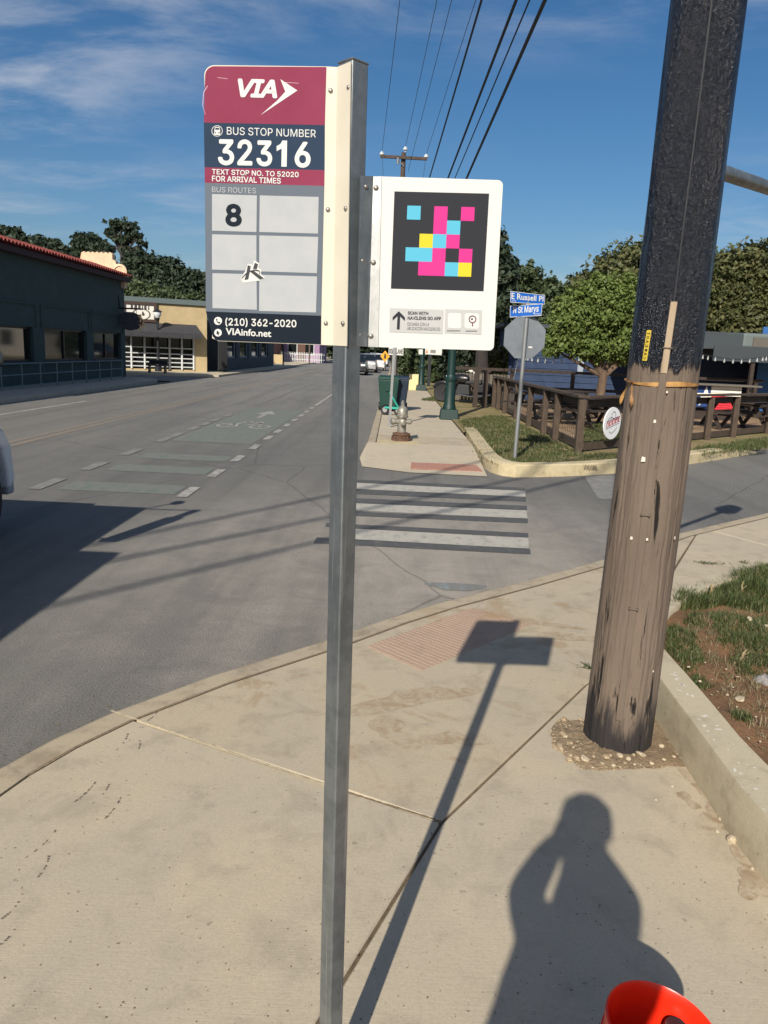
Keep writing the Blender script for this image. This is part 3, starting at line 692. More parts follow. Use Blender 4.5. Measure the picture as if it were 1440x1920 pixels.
for q in [[(90, 657), (292, 663), (290, 828), (90, 822)], [(305, 663), (570, 670), (567, 835), (303, 828)], [(90, 838), (290, 843), (290, 1003), (90, 997)],
          [(303, 843), (568, 850), (562, 1013), (302, 1005)], [(92, 1013), (290, 1018), (292, 1178), (92, 1170)], [(303, 1020), (563, 1028), (558, 1190), (302, 1183)]]:
    sheet([Z1(*p) for p in q], E2, PALE, 'route_box', via)
def ztext(s, p0, p1, cap, m, parent, bold, shear=0, lift=E2, conv=Z1, sc=2.4, space=1.0, fat=0.0):
    (x0, y0), (x1, y1) = conv(*p0), conv(*p1); cp = cap/sc
    def mf(a, b_): return P1(x0+(x1-x0)*a, y0+(y1-y0)*a-cp*b_, lift)
    return lettering(s, mf, m, parent, bold, shear, space, fat=fat)
ztext('VIA', (206, 221), (384, 227), 84, WHITE, via, .01, .22, space=.94, fat=.06)
sheet([Z1(*p) for p in [(398, 140), (474, 191), (308, 302), (384, 236), (420, 196)]], E2, WHITE, 'printed_arrow', via)
ztext('BUS STOP NUMBER', (157, 389), (557, 402), 34, WHITE, via, -.004)
for dg, x0_, x1_, yb_ in (('3', 117, 190, 526), ('2', 204, 272, 528), ('3', 290, 361, 531), ('6', 462, 534, 537)): ztext(dg, (x0_, yb_), (x1_, yb_+1.5), 116, WHITE, via, 0, fat=.038)
sheet([Z1(*p) for p in [(381, 441), (398, 432), (407, 416), (428, 416.5), (426, 534), (402, 533.5), (403.5, 452), (381, 464)]], E2, WHITE, 'lettering', via)
ztext('TEXT STOP NO. TO 52020', (90, 568), (480, 582), 24, WHITE, via, .006, fat=.035)
ztext('FOR ARRIVAL TIMES', (90, 600), (400, 611), 26, WHITE, via, .006, fat=.035)
ztext('BUS ROUTES', (90, 648), (288, 654), 24, PALE, via, -.004)
ztext('8', (150, 801), (224, 803), 100, NAVY2, via, .01, lift=E3, fat=.055)
ztext('(210) 362-2020', (150, 1248), (470, 1257), 33, WHITE, via, .008, fat=.035)
ztext('VIAinfo.net', (152, 1290), (357, 1301), 31, WHITE, via, .008, fat=.035)
def disc(cx, cy, r_, m, lift, name, conv=Z1, ry=None, n=28, r_in=None):
    if r_in is None: return sheet([conv(cx+r_*math.cos(2*math.pi*i/n), cy+(ry or r_)*math.sin(2*math.pi*i/n)) for i in range(n)], lift, m, name, via)
    k = MB()
    for i in range(n):
        a, b = 2*math.pi*i/n, 2*math.pi*(i+1)/n
        k.poly([P1(*conv(cx+q*math.cos(t_), cy+q*math.sin(t_)), lift) for q, t_ in ((r_, a), (r_, b), (r_in, b), (r_in, a))])
    return k.build(name, m, via)
disc(117, 1228, 18, WHITE, E2, 'phone_icon'); disc(117, 1281, 17, WHITE, E2, 'cursor_icon')
k = MB()
ph = [(108, 1219), (112, 1217), (115, 1223), (112, 1227), (118, 1234), (122, 1231), (128, 1235), (125, 1239), (119, 1240), (111, 1232)]
sheet([Z1(*p) for p in ph], E3, NAVY2, 'phone_icon', via)
sheet([Z1(*p) for p in [(112, 1270), (126, 1284), (119, 1284), (122, 1292), (118, 1293), (115, 1286), (110, 1289)]], E3, NAVY2, 'cursor_icon', via)
disc(113, 373, 25, WHITE, E2, 'bus_icon', r_in=22.5)
sheet([Z1(*p) for p in [(101, 368), (103, 355), (123, 355), (126, 368), (127, 388), (123, 391), (103, 391), (99, 388)]], E2, WHITE, 'bus_icon', via)
sheet([Z1(*p) for p in [(104, 367), (105, 359), (121, 359), (123, 367)]], E3, NAVY, 'bus_icon', via)
for dx in (105, 121): disc(dx, 380, 3, NAVY, E3, 'bus_icon', n=10)
# sticker on the lower boxes
ZK = lambda x, y: (430+x/7.58, 470+y/7.58)
STK = mat('sticker_black', srgbd(44, 48, 56), .6)
sheet([ZK(*p) for p in [(262, 185), (318, 195), (335, 215), (350, 135), (425, 178), (415, 245), (455, 270), (450, 330), (505, 385), (430, 425), (300, 440), (205, 455), (160, 425), (165, 385), (205, 320), (232, 285)]], E3, WHITE, 'sticker', via)
E4, E5 = E3+.0004, E3+.0008
stk = MB()
for q in [[(262, 205), (305, 220), (270, 405), (215, 418), (245, 300)], [(362, 170), (408, 192), (390, 262), (335, 258)], [(285, 290), (340, 280), (490, 390), (435, 412)]]: stk.poly([P1(*ZK(*p), E4) for p in q])
arc = [(172, 425), (180, 385), (225, 335), (290, 295), (360, 275), (420, 285), (438, 310), (425, 330)]
for (x0, y0), (x1, y1) in zip(arc[:-1], arc[1:]): stk.poly([P1(*ZK(x0, y0-9), E5), P1(*ZK(x1, y1-9), E5), P1(*ZK(x1, y1+9), E5), P1(*ZK(x0, y0+9), E5)])
stk.build('sticker_print', STK, via)
# scratches on the maroon film
for q in [[(70, 170, 52, 200), (52, 200, 48, 260), (48, 260, 60, 300)], [(115, 133, 160, 138)], [(410, 154, 480, 158)]]:
    k = MB()
    for (x0, y0, x1, y1) in q:
        a, b = Z1(x0, y0), Z1(x1, y1); k.poly([P1(a[0]-.4, a[1]-.4, E2), P1(b[0]-.4, b[1]-.4, E2), P1(b[0]+.5, b[1]+.5, E2), P1(a[0]+.5, a[1]+.5, E2)])
    k.build('scratch', mat('scratch_pale', srgb(206, 160, 176), .6), via)
RIV = mat('rivet_steel', (.32, .30, .27), .4, .7)
def rivet(p, nrm, r_=.0042, parent=stop):
    k = MB(); k.lathe([(r_, 0), (r_, .0012), (r_*.75, .0028), (r_*.35, .0034)], p, 14, nrm); k.build('rivet', RIV, parent, True)
for (x, y) in [(620, 170), (615, 393), (611, 606)]: rivet(P1(x, y, .0022), (0, -1, 0))
for (x, y) in [(654, 164), (648.5, 391), (643, 606)]:
    rivet(AY(x, y, YP-.0265), (-.72, -.7, 0))
# code panel on the right
code = sheet([(709, 330.5)] + rc(933, 347.5, 10, 90, 0) + rc(917, 648, 9, 0, -90) + [(702, 650.5)], .0022, WHITE, 'code_panel', stop, TH)
k = MB(); Q = [P1(700, 330.5, .0046), P1(715.5, 331, .0046), P1(709, 651, .0046), P1(690.5, 650, .0046)]; k.prism(Q, (0, .0022, 0)); k.build('mounting_strip', ALU, stop)
k = MB(); a0_, a1_ = P1(700, 330.5, .0046), P1(690.5, 650, .0046); b0_, b1_ = AY(675, 329, YP-.0225), AY(668.5, 649, YP-.0225)
k.hexa([a0_, a1_, a1_+Vector((0, .002, 0)), a0_+Vector((0, .002, 0)), b0_, b1_, b1_+Vector((0, .002, 0)), b0_+Vector((0, .002, 0))]); k.build('mounting_strip', GALV, stop)
for (x, y) in [(705, 352), (700, 492), (695.5, 630)]: rivet(P1(x, y, .0046), (0, -1, 0), .0048)
for (x, y) in [(686, 350), (679.5, 489), (674.5, 628)]: rivet(AY(x, y, YP-.0145), (.68, -.73, 0), .0040)
BLK = mat('code_black', srgbd(56, 58, 64), .6, spec=.12)
cs = [Z1(911, 645), Z1(1337, 655), Z1(1312, 1094), Z1(895, 1082)]
def cb_(u, v): return tuple((cs[0][i]*(1-u)+cs[1][i]*u)*(1-v)+(cs[3][i]*(1-u)+cs[2][i]*u)*v for i in (0, 1))
sheet(cs, E1, BLK, 'code_field', code)
CY, PK, YL = mat('code_cyan', srgbd(104, 206, 236), .6, spec=.12), mat('code_pink', srgbd(238, 66, 158), .6, spec=.12), mat('code_yellow', srgbd(248, 226, 62), .6, spec=.12)
for rI, row in enumerate(['c.p.p', '..pc.', '.ycp.', 'ccp.p', '.ppcy']):
    for cI, ch in enumerate(row):
        if ch == '.': continue
        u0, u1, v0, v1 = (cI+1)/7, (cI+2)/7, (rI+1)/7, (rI+2)/7
        sheet([cb_(u0, v0), cb_(u1, v0), cb_(u1, v1), cb_(u0, v1)], E2, {'c': CY, 'p': PK, 'y': YL}[ch], 'code_square', code)
Z6 = lambda x, y: (700+x/6, 560+y/6)
LG = mat('label_grey', srgbd(214, 214, 212), .6, spec=.12)
lab = sheet([Z6(*p) for p in [(185, 105), (792, 125), (782, 397), (180, 374)]], E1, LG, 'instruction_label', code)
lab2 = sheet([Z6(*p) for p in [(810, 116), (1226, 131), (1215, 402), (800, 386)]], E1, LG, 'instruction_label', code)
DK = mat('label_ink', srgbd(56, 58, 66), .6, spec=.12)
sheet([Z6(*p) for p in [(287, 140), (357, 212), (355, 252), (302, 200), (296, 347), (264, 346), (272, 198), (217, 246), (217, 208)]], E2, DK, 'printed_arrow', code)
for s, p0, p1, cp, bo in [('SCAN WITH', (388, 178), (618, 184), 36, .025), ('NAVILENS GO APP', (386, 236), (762, 242), 38, .025), ('ESCANEA CON LA', (385, 304), (628, 308), 36, 0.0), ('APLICACIÓN NAVILENS GO', (382, 352), (752, 362), 36, 0.0)]:
    ztext(s, p0, p1, cp, DK, code, bo, conv=Z6, sc=6)
def tile(x0, y0, x1, y1, r_=16): return [Z6(*p) for p in [(x0+r_, y0), (x1-r_, y0+4), (x1, y0+r_+4), (x1-2, y1-r_+4), (x1-r_, y1+4), (x0+r_-3, y1), (x0-4, y1-r_), (x0-2, y0+r_)]]
sheet(tile(842, 160, 990, 330), E2, WHITE, 'app_tile', code); sheet(tile(1030, 163, 1190, 335), E2, WHITE, 'app_tile', code)
def disc2(cx, cy, r_, m, lift, r_in=None, n=26):
    k = MB()
    for i in range(n):
        a, b = 2*math.pi*i/n, 2*math.pi*(i+1)/n
        pts = [(r_, a), (r_, b), (r_in or .01, b), (r_in or .01, a)]
        k.poly([P1(*Z6(cx+q*math.cos(t_), cy+q*math.sin(t_)), lift) for q, t_ in pts])
    k.build('app_emblem', m, code)
MRN = mat('emblem_maroon', srgb(96, 44, 60), .5)
disc2(1116, 232, 44, MRN, E3, 32); disc2(1110, 230, 11, DK, E3)
sheet([Z6(*p) for p in [(1108, 275), (1122, 275), (1124, 312), (1112, 312)]], E3, MRN, 'app_emblem', code)
for (x0, x1, y0) in [(828, 990, 362), (1038, 1170, 365)]:
    k = MB(); x = x0
    while x < x1-8: ww = random.uniform(5, 13); k.poly([P1(*Z6(*p), E2) for p in ((x, y0-6), (x+ww, y0-6), (x+ww, y0+5), (x, y0+5))]); x += ww+random.uniform(2, 5)
    k.build('small_print', DK, code)

# ================================================================== UTILITY POLE
def make_pole_mat():
    m, t, b, N, L = nodes_mat('tarred_pole_wood')
    tcn = N('ShaderNodeTexCoord'); tcn.name = 'TC'; sp = N('ShaderNodeSeparateXYZ'); L(tcn.outputs['Object'], sp.inputs[0]); z = sp.outputs[2]
    gr = tex(N, L, t, 30, 6, .7, st=(1, 1, .035), dist=.4); gr2 = tex(N, L, t, 90, 4, .7, st=(1, 1, .05)); bl = tex(N, L, t, 5, 6, .65, st=(1, 1, .35)); fl = tex(N, L, t, 70, 4, .7); fin = tex(N, L, t, 260, 3, .6)
    wood = mixc(N, L, rmp(N, L, bl, .35, .65), srgb(107, 94, 82), srgb(117, 103, 90)); wood = mixc(N, L, rmp(N, L, gr, .5, .8, 0, .65), wood, srgb(84, 72, 61))
    wood = mixc(N, L, rmp(N, L, gr2, .6, .78, 0, .6), wood, srgb(68, 58, 50)); wood = mixc(N, L, rmp(N, L, fl, .6, .75, 0, .5), wood, srgb(132, 117, 102))
    crk = rmp(N, L, tex(N, L, t, 21, 6, .65, st=(1, 1, .085), loc=(3, 1, 2), dist=.5), .59, .635); wood = mixc(N, L, crk, wood, srgb(24, 20, 17))
    tar = mixc(N, L, rmp(N, L, fl, .45, .7), (.006, .008, .013), (.018, .021, .030)); tar = mixc(N, L, rmp(N, L, bl, .5, .7, 0, .4), tar, (.028, .024, .026))
    edge = mth(N, L, 'ADD', z, mth(N, L, 'MULTIPLY', mth(N, L, 'SUBTRACT', tex(N, L, t, 9, 5, .7, st=(1, 1, .2)), .5), .28))
    zu = AY(1240, 688, 3.2).z
    up = rmp(N, L, edge, zu-.012, zu+.012)
    lowe = mth(N, L, 'ADD', z, mth(N, L, 'MULTIPLY', mth(N, L, 'SUBTRACT', tex(N, L, t, 22, 5, .7, st=(1, 1, .12)), .5), .62))
    low = rmp(N, L, lowe, .13, .30, 1, 0)
    c = mixc(N, L, mth(N, L, 'MULTIPLY', low, .92), wood, (.017, .016, .018)); c = mixc(N, L, up, c, tar)
    L(c, b.inputs['Base Color'])
    rg = mixc(N, L, up, (.85, .85, .85), (.20, .20, .20)); L(rg, b.inputs['Roughness']); b.inputs['Specular IOR Level'].default_value = .45
    tb = mth(N, L, 'ADD', mth(N, L, 'MULTIPLY', tex(N, L, t, 48, 4, .6, st=(1, 1, .8)), 2.2), mth(N, L, 'MULTIPLY', tex(N, L, t, 150, 3, .6), .8))
    wb = mth(N, L, 'SUBTRACT', mth(N, L, 'ADD', gr, mth(N, L, 'MULTIPLY', fin, .4)), mth(N, L, 'MULTIPLY', crk, 1.5))
    hm = N('ShaderNodeMix'); hm.data_type = 'FLOAT'; L(up, hm.inputs[0]); L(wb, hm.inputs[2]); L(tb, hm.inputs[3])
    bumpn(N, L, b, hm.outputs[0], .9, .010); return m
POLE = make_pole_mat()
pole = thing('utility_pole', 'tall wooden utility pole, bare brown below and glossy black tar above', 'utility pole', (PC.x, PC.y, ZS))
topx = AY(1328, 0, PC.y); slope = (topx.x-PC.x)/(topx.z-ZS)
def pole_r(z): return .152 - .0048*z
def pole_c(z): return Vector((PC.x + slope*(z-ZS), PC.y, z))
NS, NR = 180, 260; PH = 12.0
zsn = np.concatenate([np.linspace(-.05, 3.6, 230), np.linspace(3.7, PH, 31)]); th = np.linspace(0, 2*np.pi, NS, endpoint=False)
TT, ZZ = np.meshgrid(th, zsn); rr_ = .152 - .0048*ZZ
disp = np.zeros_like(TT)
prn = np.random.default_rng(5)
for i in range(90):      # shrinkage checks (vertical cracks)
    t0 = prn.uniform(0, 2*np.pi); z0 = prn.uniform(-.1, 3.3); ln = prn.uniform(.15, .9); wd = prn.uniform(.010, .022); dp = prn.uniform(.003, .010); dr = prn.uniform(-.10, .10)
    ctr = t0 + dr*(ZZ-z0) + .02*np.sin(ZZ*19+i); dt = (TT-ctr+np.pi) % (2*np.pi)-np.pi
    disp -= dp*np.exp(-(dt/wd)**2)*np.clip(1-np.abs((ZZ-z0)/ln)**3, 0, 1)
disp += .003*np.sin(TT*3+ZZ*1.1)+.002*np.sin(TT*7-ZZ*2.0)+.0012*np.sin(TT*13+ZZ*5)
RR = rr_ + disp
V = np.stack([PC.x + slope*(ZZ-ZS) + RR*np.cos(TT), PC.y + RR*np.sin(TT), ZZ], -1).reshape(-1, 3)
nr = len(zsn); I = np.arange(nr-1)[:, None]*NS; Jn = np.arange(NS)[None, :]; J2 = (Jn+1) % NS
F = np.stack([I+Jn, I+J2, I+NS+J2, I+NS+Jn], -1).reshape(-1, 4)
np_mesh('shaft', V, F, POLE, pole, True)
face = math.atan2(-PC.y, -PC.x)          # direction from the pole to the viewer
def on_pole(z, da, out=0.0):
    c_0 = pole_c(z); a = face+da; q = pole_r(z)+out; return Vector((c_0.x+q*math.cos(a), c_0.y+q*math.sin(a), z))
zu = AY(1240, 688, 3.2).z
def mould(z0, z1, da0, da1, wid, dep, m, name, n=14):
    k = MB(); V = []; F = []
    for i in range(n+1):
        z = z0+(z1-z0)*i/n; da = da0+(da1-da0)*i/n; hw = wid/2/pole_r(z)
        V += [on_pole(z, da-hw, -.004), on_pole(z, da-hw*.9, dep*.8), on_pole(z, da, dep), on_pole(z, da+hw*.9, dep*.8), on_pole(z, da+hw, -.004)]
    for i in range(n):
        for j in range(4): F.append((i*5+j, i*5+j+1, (i+1)*5+j+1, (i+1)*5+j))
    F += [(0, 1, 2, 3, 4), tuple(n*5+j for j in range(5))]
    k.add(V, F); return k.build(name, m, pole, False, .002)
WOODM = mat('moulding_wood', srgb(98, 86, 75), .85, col2=srgb(110, 97, 85), scale=14, stretch=(1, 1, .2), bump=.3)
LATH = mat('pale_lath_wood', srgbd(206, 186, 158), .8, col2=srgbd(186, 162, 132), scale=30, stretch=(1, 1, .08), bump=.2)
mould(.20, zu+.02, -.02, .03, .030, .012, WOODM, 'cable_moulding', 26)
ztop = AY(1253, 565, 3.15).z; zbot = AY(1237, 690, 3.15).z
mould(zbot-.02, ztop, .03, .07, .026, .016, LATH, 'wooden_lath')
k = MB(); k.tube([on_pole(ztop-.02, .07, .006), on_pole(ztop+.9, .09, .004), on_pole(PH-1, .09, .004)], .0035, 6); k.build('ground_wire', mat('ground_wire_dark', (.02, .02, .022), .5), pole)
STAP = mat('staple_steel', srgb(92, 80, 68), .6, .4)
for (z, da) in [(AY(1203, 966, 3.15).z, .01), (AY(1183, 1142, 3.15).z, 0.0), (ztop-.18, .05)]:
    k = MB(); k.tube([on_pole(z, da-.12, 0), on_pole(z, da-.11, .014), on_pole(z, da+.11, .016), on_pole(z, da+.12, 0)], .004, 6); k.build('staple', STAP, pole)
# strap and its loose end
ROPE = mat('yellow_brown_strap', srgb(186, 144, 82), .6, col2=srgb(120, 78, 50), scale=14, bump=.2)
zst = AY(1240, 718, 3.15).z
k = MB(); V = []; F = []; n = 60
for i in range(n):
    da = 2*math.pi*i/n; z = zst - .006*math.cos(da)+.003*math.sin(3*da); h = .006+.004*math.sin(2*da+1)
    for dz, o_ in ((-h, -.002), (-h, .006), (h, .006), (h, -.002)): V.append(on_pole(z+dz, da, o_))
for i in range(n):
    for j in range(4): F.append((i*4+j, i*4+(j+1) % 4, ((i+1) % n)*4+(j+1) % 4, ((i+1) % n)*4+j))
k.add(V, F); k.build('strap', ROPE, pole)
def ribbon(pts, w_, m, name):
    k = MB(); P = smooth_poly([Vector(p) for p in pts], 2); V = []; F = []
    rad = Vector((math.cos(face-.8), math.sin(face-.8), 0)); tan_ = Vector((-rad.y, rad.x, 0))
    for i, p in enumerate(P):
        ww = w_*(1+.5*math.sin(i*.7)); tw = tan_*math.cos(i*.25)+rad*math.sin(i*.25); V += [p-tw*ww, p+tw*ww, p+tw*ww+rad*.002, p-tw*ww+rad*.002]
    for i in range(len(P)-1):
        for j in range(4): F.append((i*4+j, i*4+(j+1) % 4, (i+1)*4+(j+1) % 4, (i+1)*4+j))
    k.add(V, F); k.build(name, m, pole)
L0 = on_pole(zst, -.83, .008)
ribbon([on_pole(zst, -.80, .008), on_pole(zst-.03, -.78, .015), on_pole(zst-.07, -.70, .02), on_pole(zst-.10, -.66, .025), on_pole(zst-.115, -.72, .02)], .005, ROPE, 'loose_strap')
ribbon([on_pole(zst, -.86, .008), on_pole(zst-.03, -1.0, .015), on_pole(zst-.06, -1.1, .02), on_pole(zst-.10, -1.15, .022)], .005, ROPE, 'loose_strap')
# yellow marker tag
YT = mat('yellow_tag', srgb(216, 190, 66), .5, col2=srgb(196, 170, 60), scale=40)
za, zb2 = AY(1205, 676, 3.15).z, AY(1213, 618, 3.15).z
k = MB(); V = []; F = []
for i in range(9):
    z = za+(zb2-za)*i/8
    for da in (-.60, -.55, -.50, -.46): V.append(on_pole(z, da+.03*i/8, .0045))
for i in range(8):
    for j in range(3): F.append((i*4+j, i*4+j+1, (i+1)*4+j+1, (i+1)*4+j))
k.add(V, F); tg = k.build('marker_tag', YT, pole)
TI = mat('tag_ink', srgb(40, 36, 26), .6)
for i, ch in enumerate(('|', 'o', 'E', 'o', 'A', 'c', 'r')):
    zc = za+(zb2-za)*(.09+i*.135)
    lettering('TOAEDAC'[6-i], lambda a, b_, zc=zc, i=i: on_pole(zc+(a-.5)*.011, -.565+.03*i/8+b_*.085, .0062), TI, tg, .02)
# bits of paper and nails
for (x, y, s_) in [(1207, 862, .010), (1228, 790, .006), (1185, 1010, .006), (1213, 1010, .005), (1262, 1010, .006), (1250, 735, .004), (1222, 1258, .004)]:
    q = AY(x, y, 3.16); da = max(-1.2, min(1.2, math.asin(max(-.97, min(.97, ((q.x-pole_c(q.z).x)*math.sin(-face)*-1 if False else (q.x-pole_c(q.z).x)*math.cos(face+math.pi/2)+(q.y-pole_c(q.z).y)*math.sin(face+math.pi/2))/pole_r(q.z))))))
    k = MB(); P = [on_pole(q.z+dz, da+dd, .009) for dz, dd in ((-s_, -s_*5), (-s_*.8, s_*6), (s_, s_*5), (s_*1.2, -s_*4))]; k.prism(P, (-.002, -.004, 0)); k.build('paper_scrap', mat('paper_scrap_white', srgb(214, 206, 190), .8), pole)
# street light arm
AP = pole_c(AY(1362, 314, PC.y+.1).z); az_ = AP.z
k = MB(); a = AP+Vector((.08, .08, 0)); b = AY(1440, 352, 3.95); dd = (b-a)
k.tube([a, a+dd*.5, a+dd*1.0, a+dd*2.2, a+dd*3.2], .031, 16); arm = k.build('light_arm', GALV, pole, True)
e = a+dd*3.2; k = MB(); k.lathe([(.05, -.05), (.11, 0), (.13, .12), (.10, .38), (.04, .45)], e, 16, dd); k.build('lamp_head', GALV, pole, True)
k = MB(); ctop = pole_c(PH-.9); k.bar(ctop+Vector((-1.2, -.17, 0)), ctop+Vector((1.2, -.17, 0)), .09, .11); k.build('crossarm', WOODM, pole)
# ---- stones at the pole
def stone_mesh(seed, m):
    rr = random.Random(seed); bm = bmesh.new(); bmesh.ops.create_icosphere(bm, subdivisions=2, radius=1)
    ax = [rr.uniform(.7, 1.2), rr.uniform(.6, 1.1), rr.uniform(.45, .8)]; pl = [(Vector((rr.gauss(0, 1), rr.gauss(0, 1), rr.gauss(0, 1))).normalized(), rr.uniform(.55, .85)) for _ in range(6)]
    for v in bm.verts:
        for n_, d_ in pl:
            q = v.co.dot(n_)
            if q > d_: v.co -= n_*(q-d_)
        v.co = Vector((v.co.x*ax[0], v.co.y*ax[1], v.co.z*ax[2]))
    me = bpy.data.meshes.new('stone'); bm.to_mesh(me); bm.free(); me.materials.append(m); return me
LIME = mat('limestone', srgb(206, 192, 164), .9, col2=srgb(168, 152, 126), scale=3, bump=.4, bscale=6)
GRST = mat('grey_rock', srgb(150, 146, 140), .9, col2=srgb(108, 106, 104), scale=2.5, bump=.6, bscale=5)
SM = [stone_mesh(i, LIME) for i in range(5)]
def stone(px_, py_, size, z, label, group, me=None, name='stone'):
    p = G(px_, py_, z); o = bpy.data.objects.new(name, me or random.choice(SM)); COL.objects.link(o)
    o.location = (p.x, p.y, z+size*.30); o.scale = (size,)*3; o.rotation_euler = (random.uniform(-.3, .3), random.uniform(-.3, .3), random.uniform(0, 6.28)); return tag(o, label, 'stone', group)
for (x, y, s_) in [(1096, 1424, .022), (1162, 1418, .016), (1178, 1424, .014), (1202, 1416, .022), (1240, 1400, .016), (1150, 1436, .010), (1222, 1432, .012), (1075, 1402, .010), (1060, 1382, .012), (1130, 1432, .012), (1245, 1425, .010), (1264, 1420, .010), (1112, 1440, .009), (1190, 1434, .009), (1050, 1400, .009)]:
    stone(x, y, s_, ZS+.012, 'small pale stone in the dirt around the foot of the utility pole', 'stones at the pole foot')
for (x, y, s_, lb) in [(1362, 1532, .030, 'pale angular stone against the planter wall, nearest the pole'), (1371, 1578, .028, 'pale stone against the planter wall, farthest from the pole')]: stone(x, y, s_, ZS, lb, 'stones along the planter wall')
for (x, y, s_) in [(1352, 1537, .014), (1330, 1500, .010), (1395, 1590, .012), (1322, 1480, .009), (1410, 1630, .010), (1260, 1475, .007), (1230, 1500, .006), (1345, 1560, .008)]: stone(x, y, s_, ZS, 'tiny pale stone chip in the gutter beside the planter wall', 'stone chips by the planter wall')
gm = MB(); rg_ = np.random.default_rng(12)
for i in range(700):
    p = cen.lerp(PP[rg_.integers(0, segs)], math.sqrt(rg_.random())*1.06); s_ = rg_.uniform(.0015, .006)*(1+2*(rg_.random() > .95)); z_ = ZS+.010 if (p-cen).length < .2 else ZS+.004
    if (p-PC).length < .15: continue
    gm.lathe([(s_*.8, -s_*.3), (s_, s_*.3), (s_*.45, s_*.9)], (p.x, p.y, z_), 5)
tag(gm.build('pit_gravel', mat('pit_gravel_tan', srgb(188, 170, 140), .9, col2=srgb(118, 100, 78), scale=120)), 'fine gravel in the dirt around the utility pole', 'gravel', kind='stuff')
stone(1428, 1285, .075, soil_z(2.1, 3.6)-.01, 'large grey rock lying on the planter soil', None, stone_mesh(31, GRST), 'rock')
for (x, y, s_, lb) in [(1388, 1313, .024, 'round pale stone on the bare planter soil'), (1405, 1163, .024, 'pale pinkish stone in the planter grass'), (1437, 1175, .016, 'small white stone at the planter edge of the picture')]: stone(x, y, s_, ZSOIL+.01, lb, 'stones on the planter soil')
for i in range(40):
    x, y = random.uniform(1280, 1440), random.uniform(1240, 1480)
    if y > 1240+(x-1250)*1.15: continue
    stone(x, y, random.uniform(.004, .009), ZSOIL+.012, 'tiny pebble scattered on the bare planter soil', 'pebbles on the planter soil')
# sediment along the wall foot
GD = stain_mat('gutter_dirt', srgb(150, 130, 104), srgb(184, 170, 146))
for (x, y, rx_, ry_, rot, sd) in [(1300, 1462, .03, .10, .1, 61), (1335, 1505, .04, .12, .05, 62), (1362, 1545, .035, .08, 0, 63), (1400, 1585, .04, .11, 0, 64), (1436, 1640, .06, .12, 0, 65), (1330, 1540, .05, .05, .3, 66), (1410, 1660, .05, .07, .4, 67), (1290, 1500, .03, .05, .2, 68)]:
    cc = G(x, y, ZS); P = blob((cc.x, cc.y), rx_, ry_, rot, sd, 40, .4); k = MB(); k.poly([(p.x, p.y, ZS+.0012+.0002*(sd-60)) for p in P]); k.build('dust_stain', GD, side)

# ================================================================== BUCKET
RED = mat('orange_red_plastic', srgb(246, 52, 22), .34, col2=srgb(236, 40, 18), scale=5, spec=.5)
Dv = Vector((math.sin(SUN_AZ), math.cos(SUN_AZ), 0)); Rv = Vector((math.cos(SUN_AZ), -math.sin(SUN_AZ), 0))
def PT(u, s, h): return Rv*u + Dv*s + Vector((0, 0, h))
bc = G(1246, 1932, .40); tilt = Matrix.Rotation(R_(9), 4, Vector((.35, 1, 0))) @ Matrix.Diagonal((.90, .90, 1.15, 1))
bk = thing('bucket', 'orange red plastic bucket standing at the bottom edge of the picture', 'bucket', (bc.x, bc.y, ZS))
k = MB(); prof = [(.098, -.315), (.100, -.318), (.126, -.06), (.127, -.055), (.131, -.055), (.131, -.045), (.128, -.045), (.129, -.012), (.134, -.010), (.1345, 0), (.131, .003), (.128, 0), (.1245, -.02), (.0975, -.305), (.0, -.303)]
k.lathe(prof, (0, 0, 0), 72, cap=False); k.add([(0.098*math.cos(2*math.pi*i/72), .098*math.sin(2*math.pi*i/72), -.315) for i in range(72)], [tuple(range(72))])
def xf(o_, M):
    for v in o_.data.vertices: v.co = M @ v.co
TB = Matrix.Translation(bc) @ tilt
ob = k.build('body', RED, bk, True); xf(ob, TB)
k = MB(); k.tube([(.132*math.cos(a), .132*math.sin(a), -.05-.11*math.sin(math.pi*i/20)) for i, a in enumerate(np.linspace(-2.6, .5, 21))], .0025, 8); ob = k.build('handle', GALV, bk, True); xf(ob, TB)
to = thing('hand_tool', 'black handled tool standing inside the orange red bucket', 'tool', TB @ Vector((.055, .045, -.30)))
k = MB(); k.lathe([(.018, -.28), (.018, -.10), (.020, -.098), (.031, -.06), (.033, -.028), (.031, -.022), (.026, -.024)], (0, 0, 0), 24); ob = k.build('grip', mat('black_rubber', (.014, .014, .016), .4, coat=.2), to, True); xf(ob, TB @ Matrix.Translation((.070, .060, -.018)) @ Matrix.Rotation(.06, 4, 'X'))

# ================================================================== PERSON TAKING THE PICTURE (seen by the shadow)
Dv = Vector((math.sin(SUN_AZ), math.cos(SUN_AZ), 0)); Rv = Vector((math.cos(SUN_AZ), -math.sin(SUN_AZ), 0))
def PT(u, s, h): return Rv*u + Dv*s + Vector((0, 0, h))
def skin(name, nodes, edges, m, parent=None, root=0, sub=2):
    me = bpy.data.meshes.new(name); me.from_pydata([tuple(n[0]) for n in nodes], edges, []); me.materials.append(m)
    o = bpy.data.objects.new(name, me); link(o, parent)
    me.skin_vertices or o.modifiers
    sk = o.modifiers.new('skin', 'SKIN'); sk.use_smooth_shade = True
    lay = me.skin_vertices[0] if len(me.skin_vertices) else None
    for i, n in enumerate(nodes):
        r_ = n[1]; lay.data[i].radius = r_ if isinstance(r_, tuple) else (r_, r_)
        lay.data[i].use_root = (i == root)
    sb = o.modifiers.new('sub', 'SUBSURF'); sb.levels = sub; sb.render_levels = sub
    return o
cu_ = .0
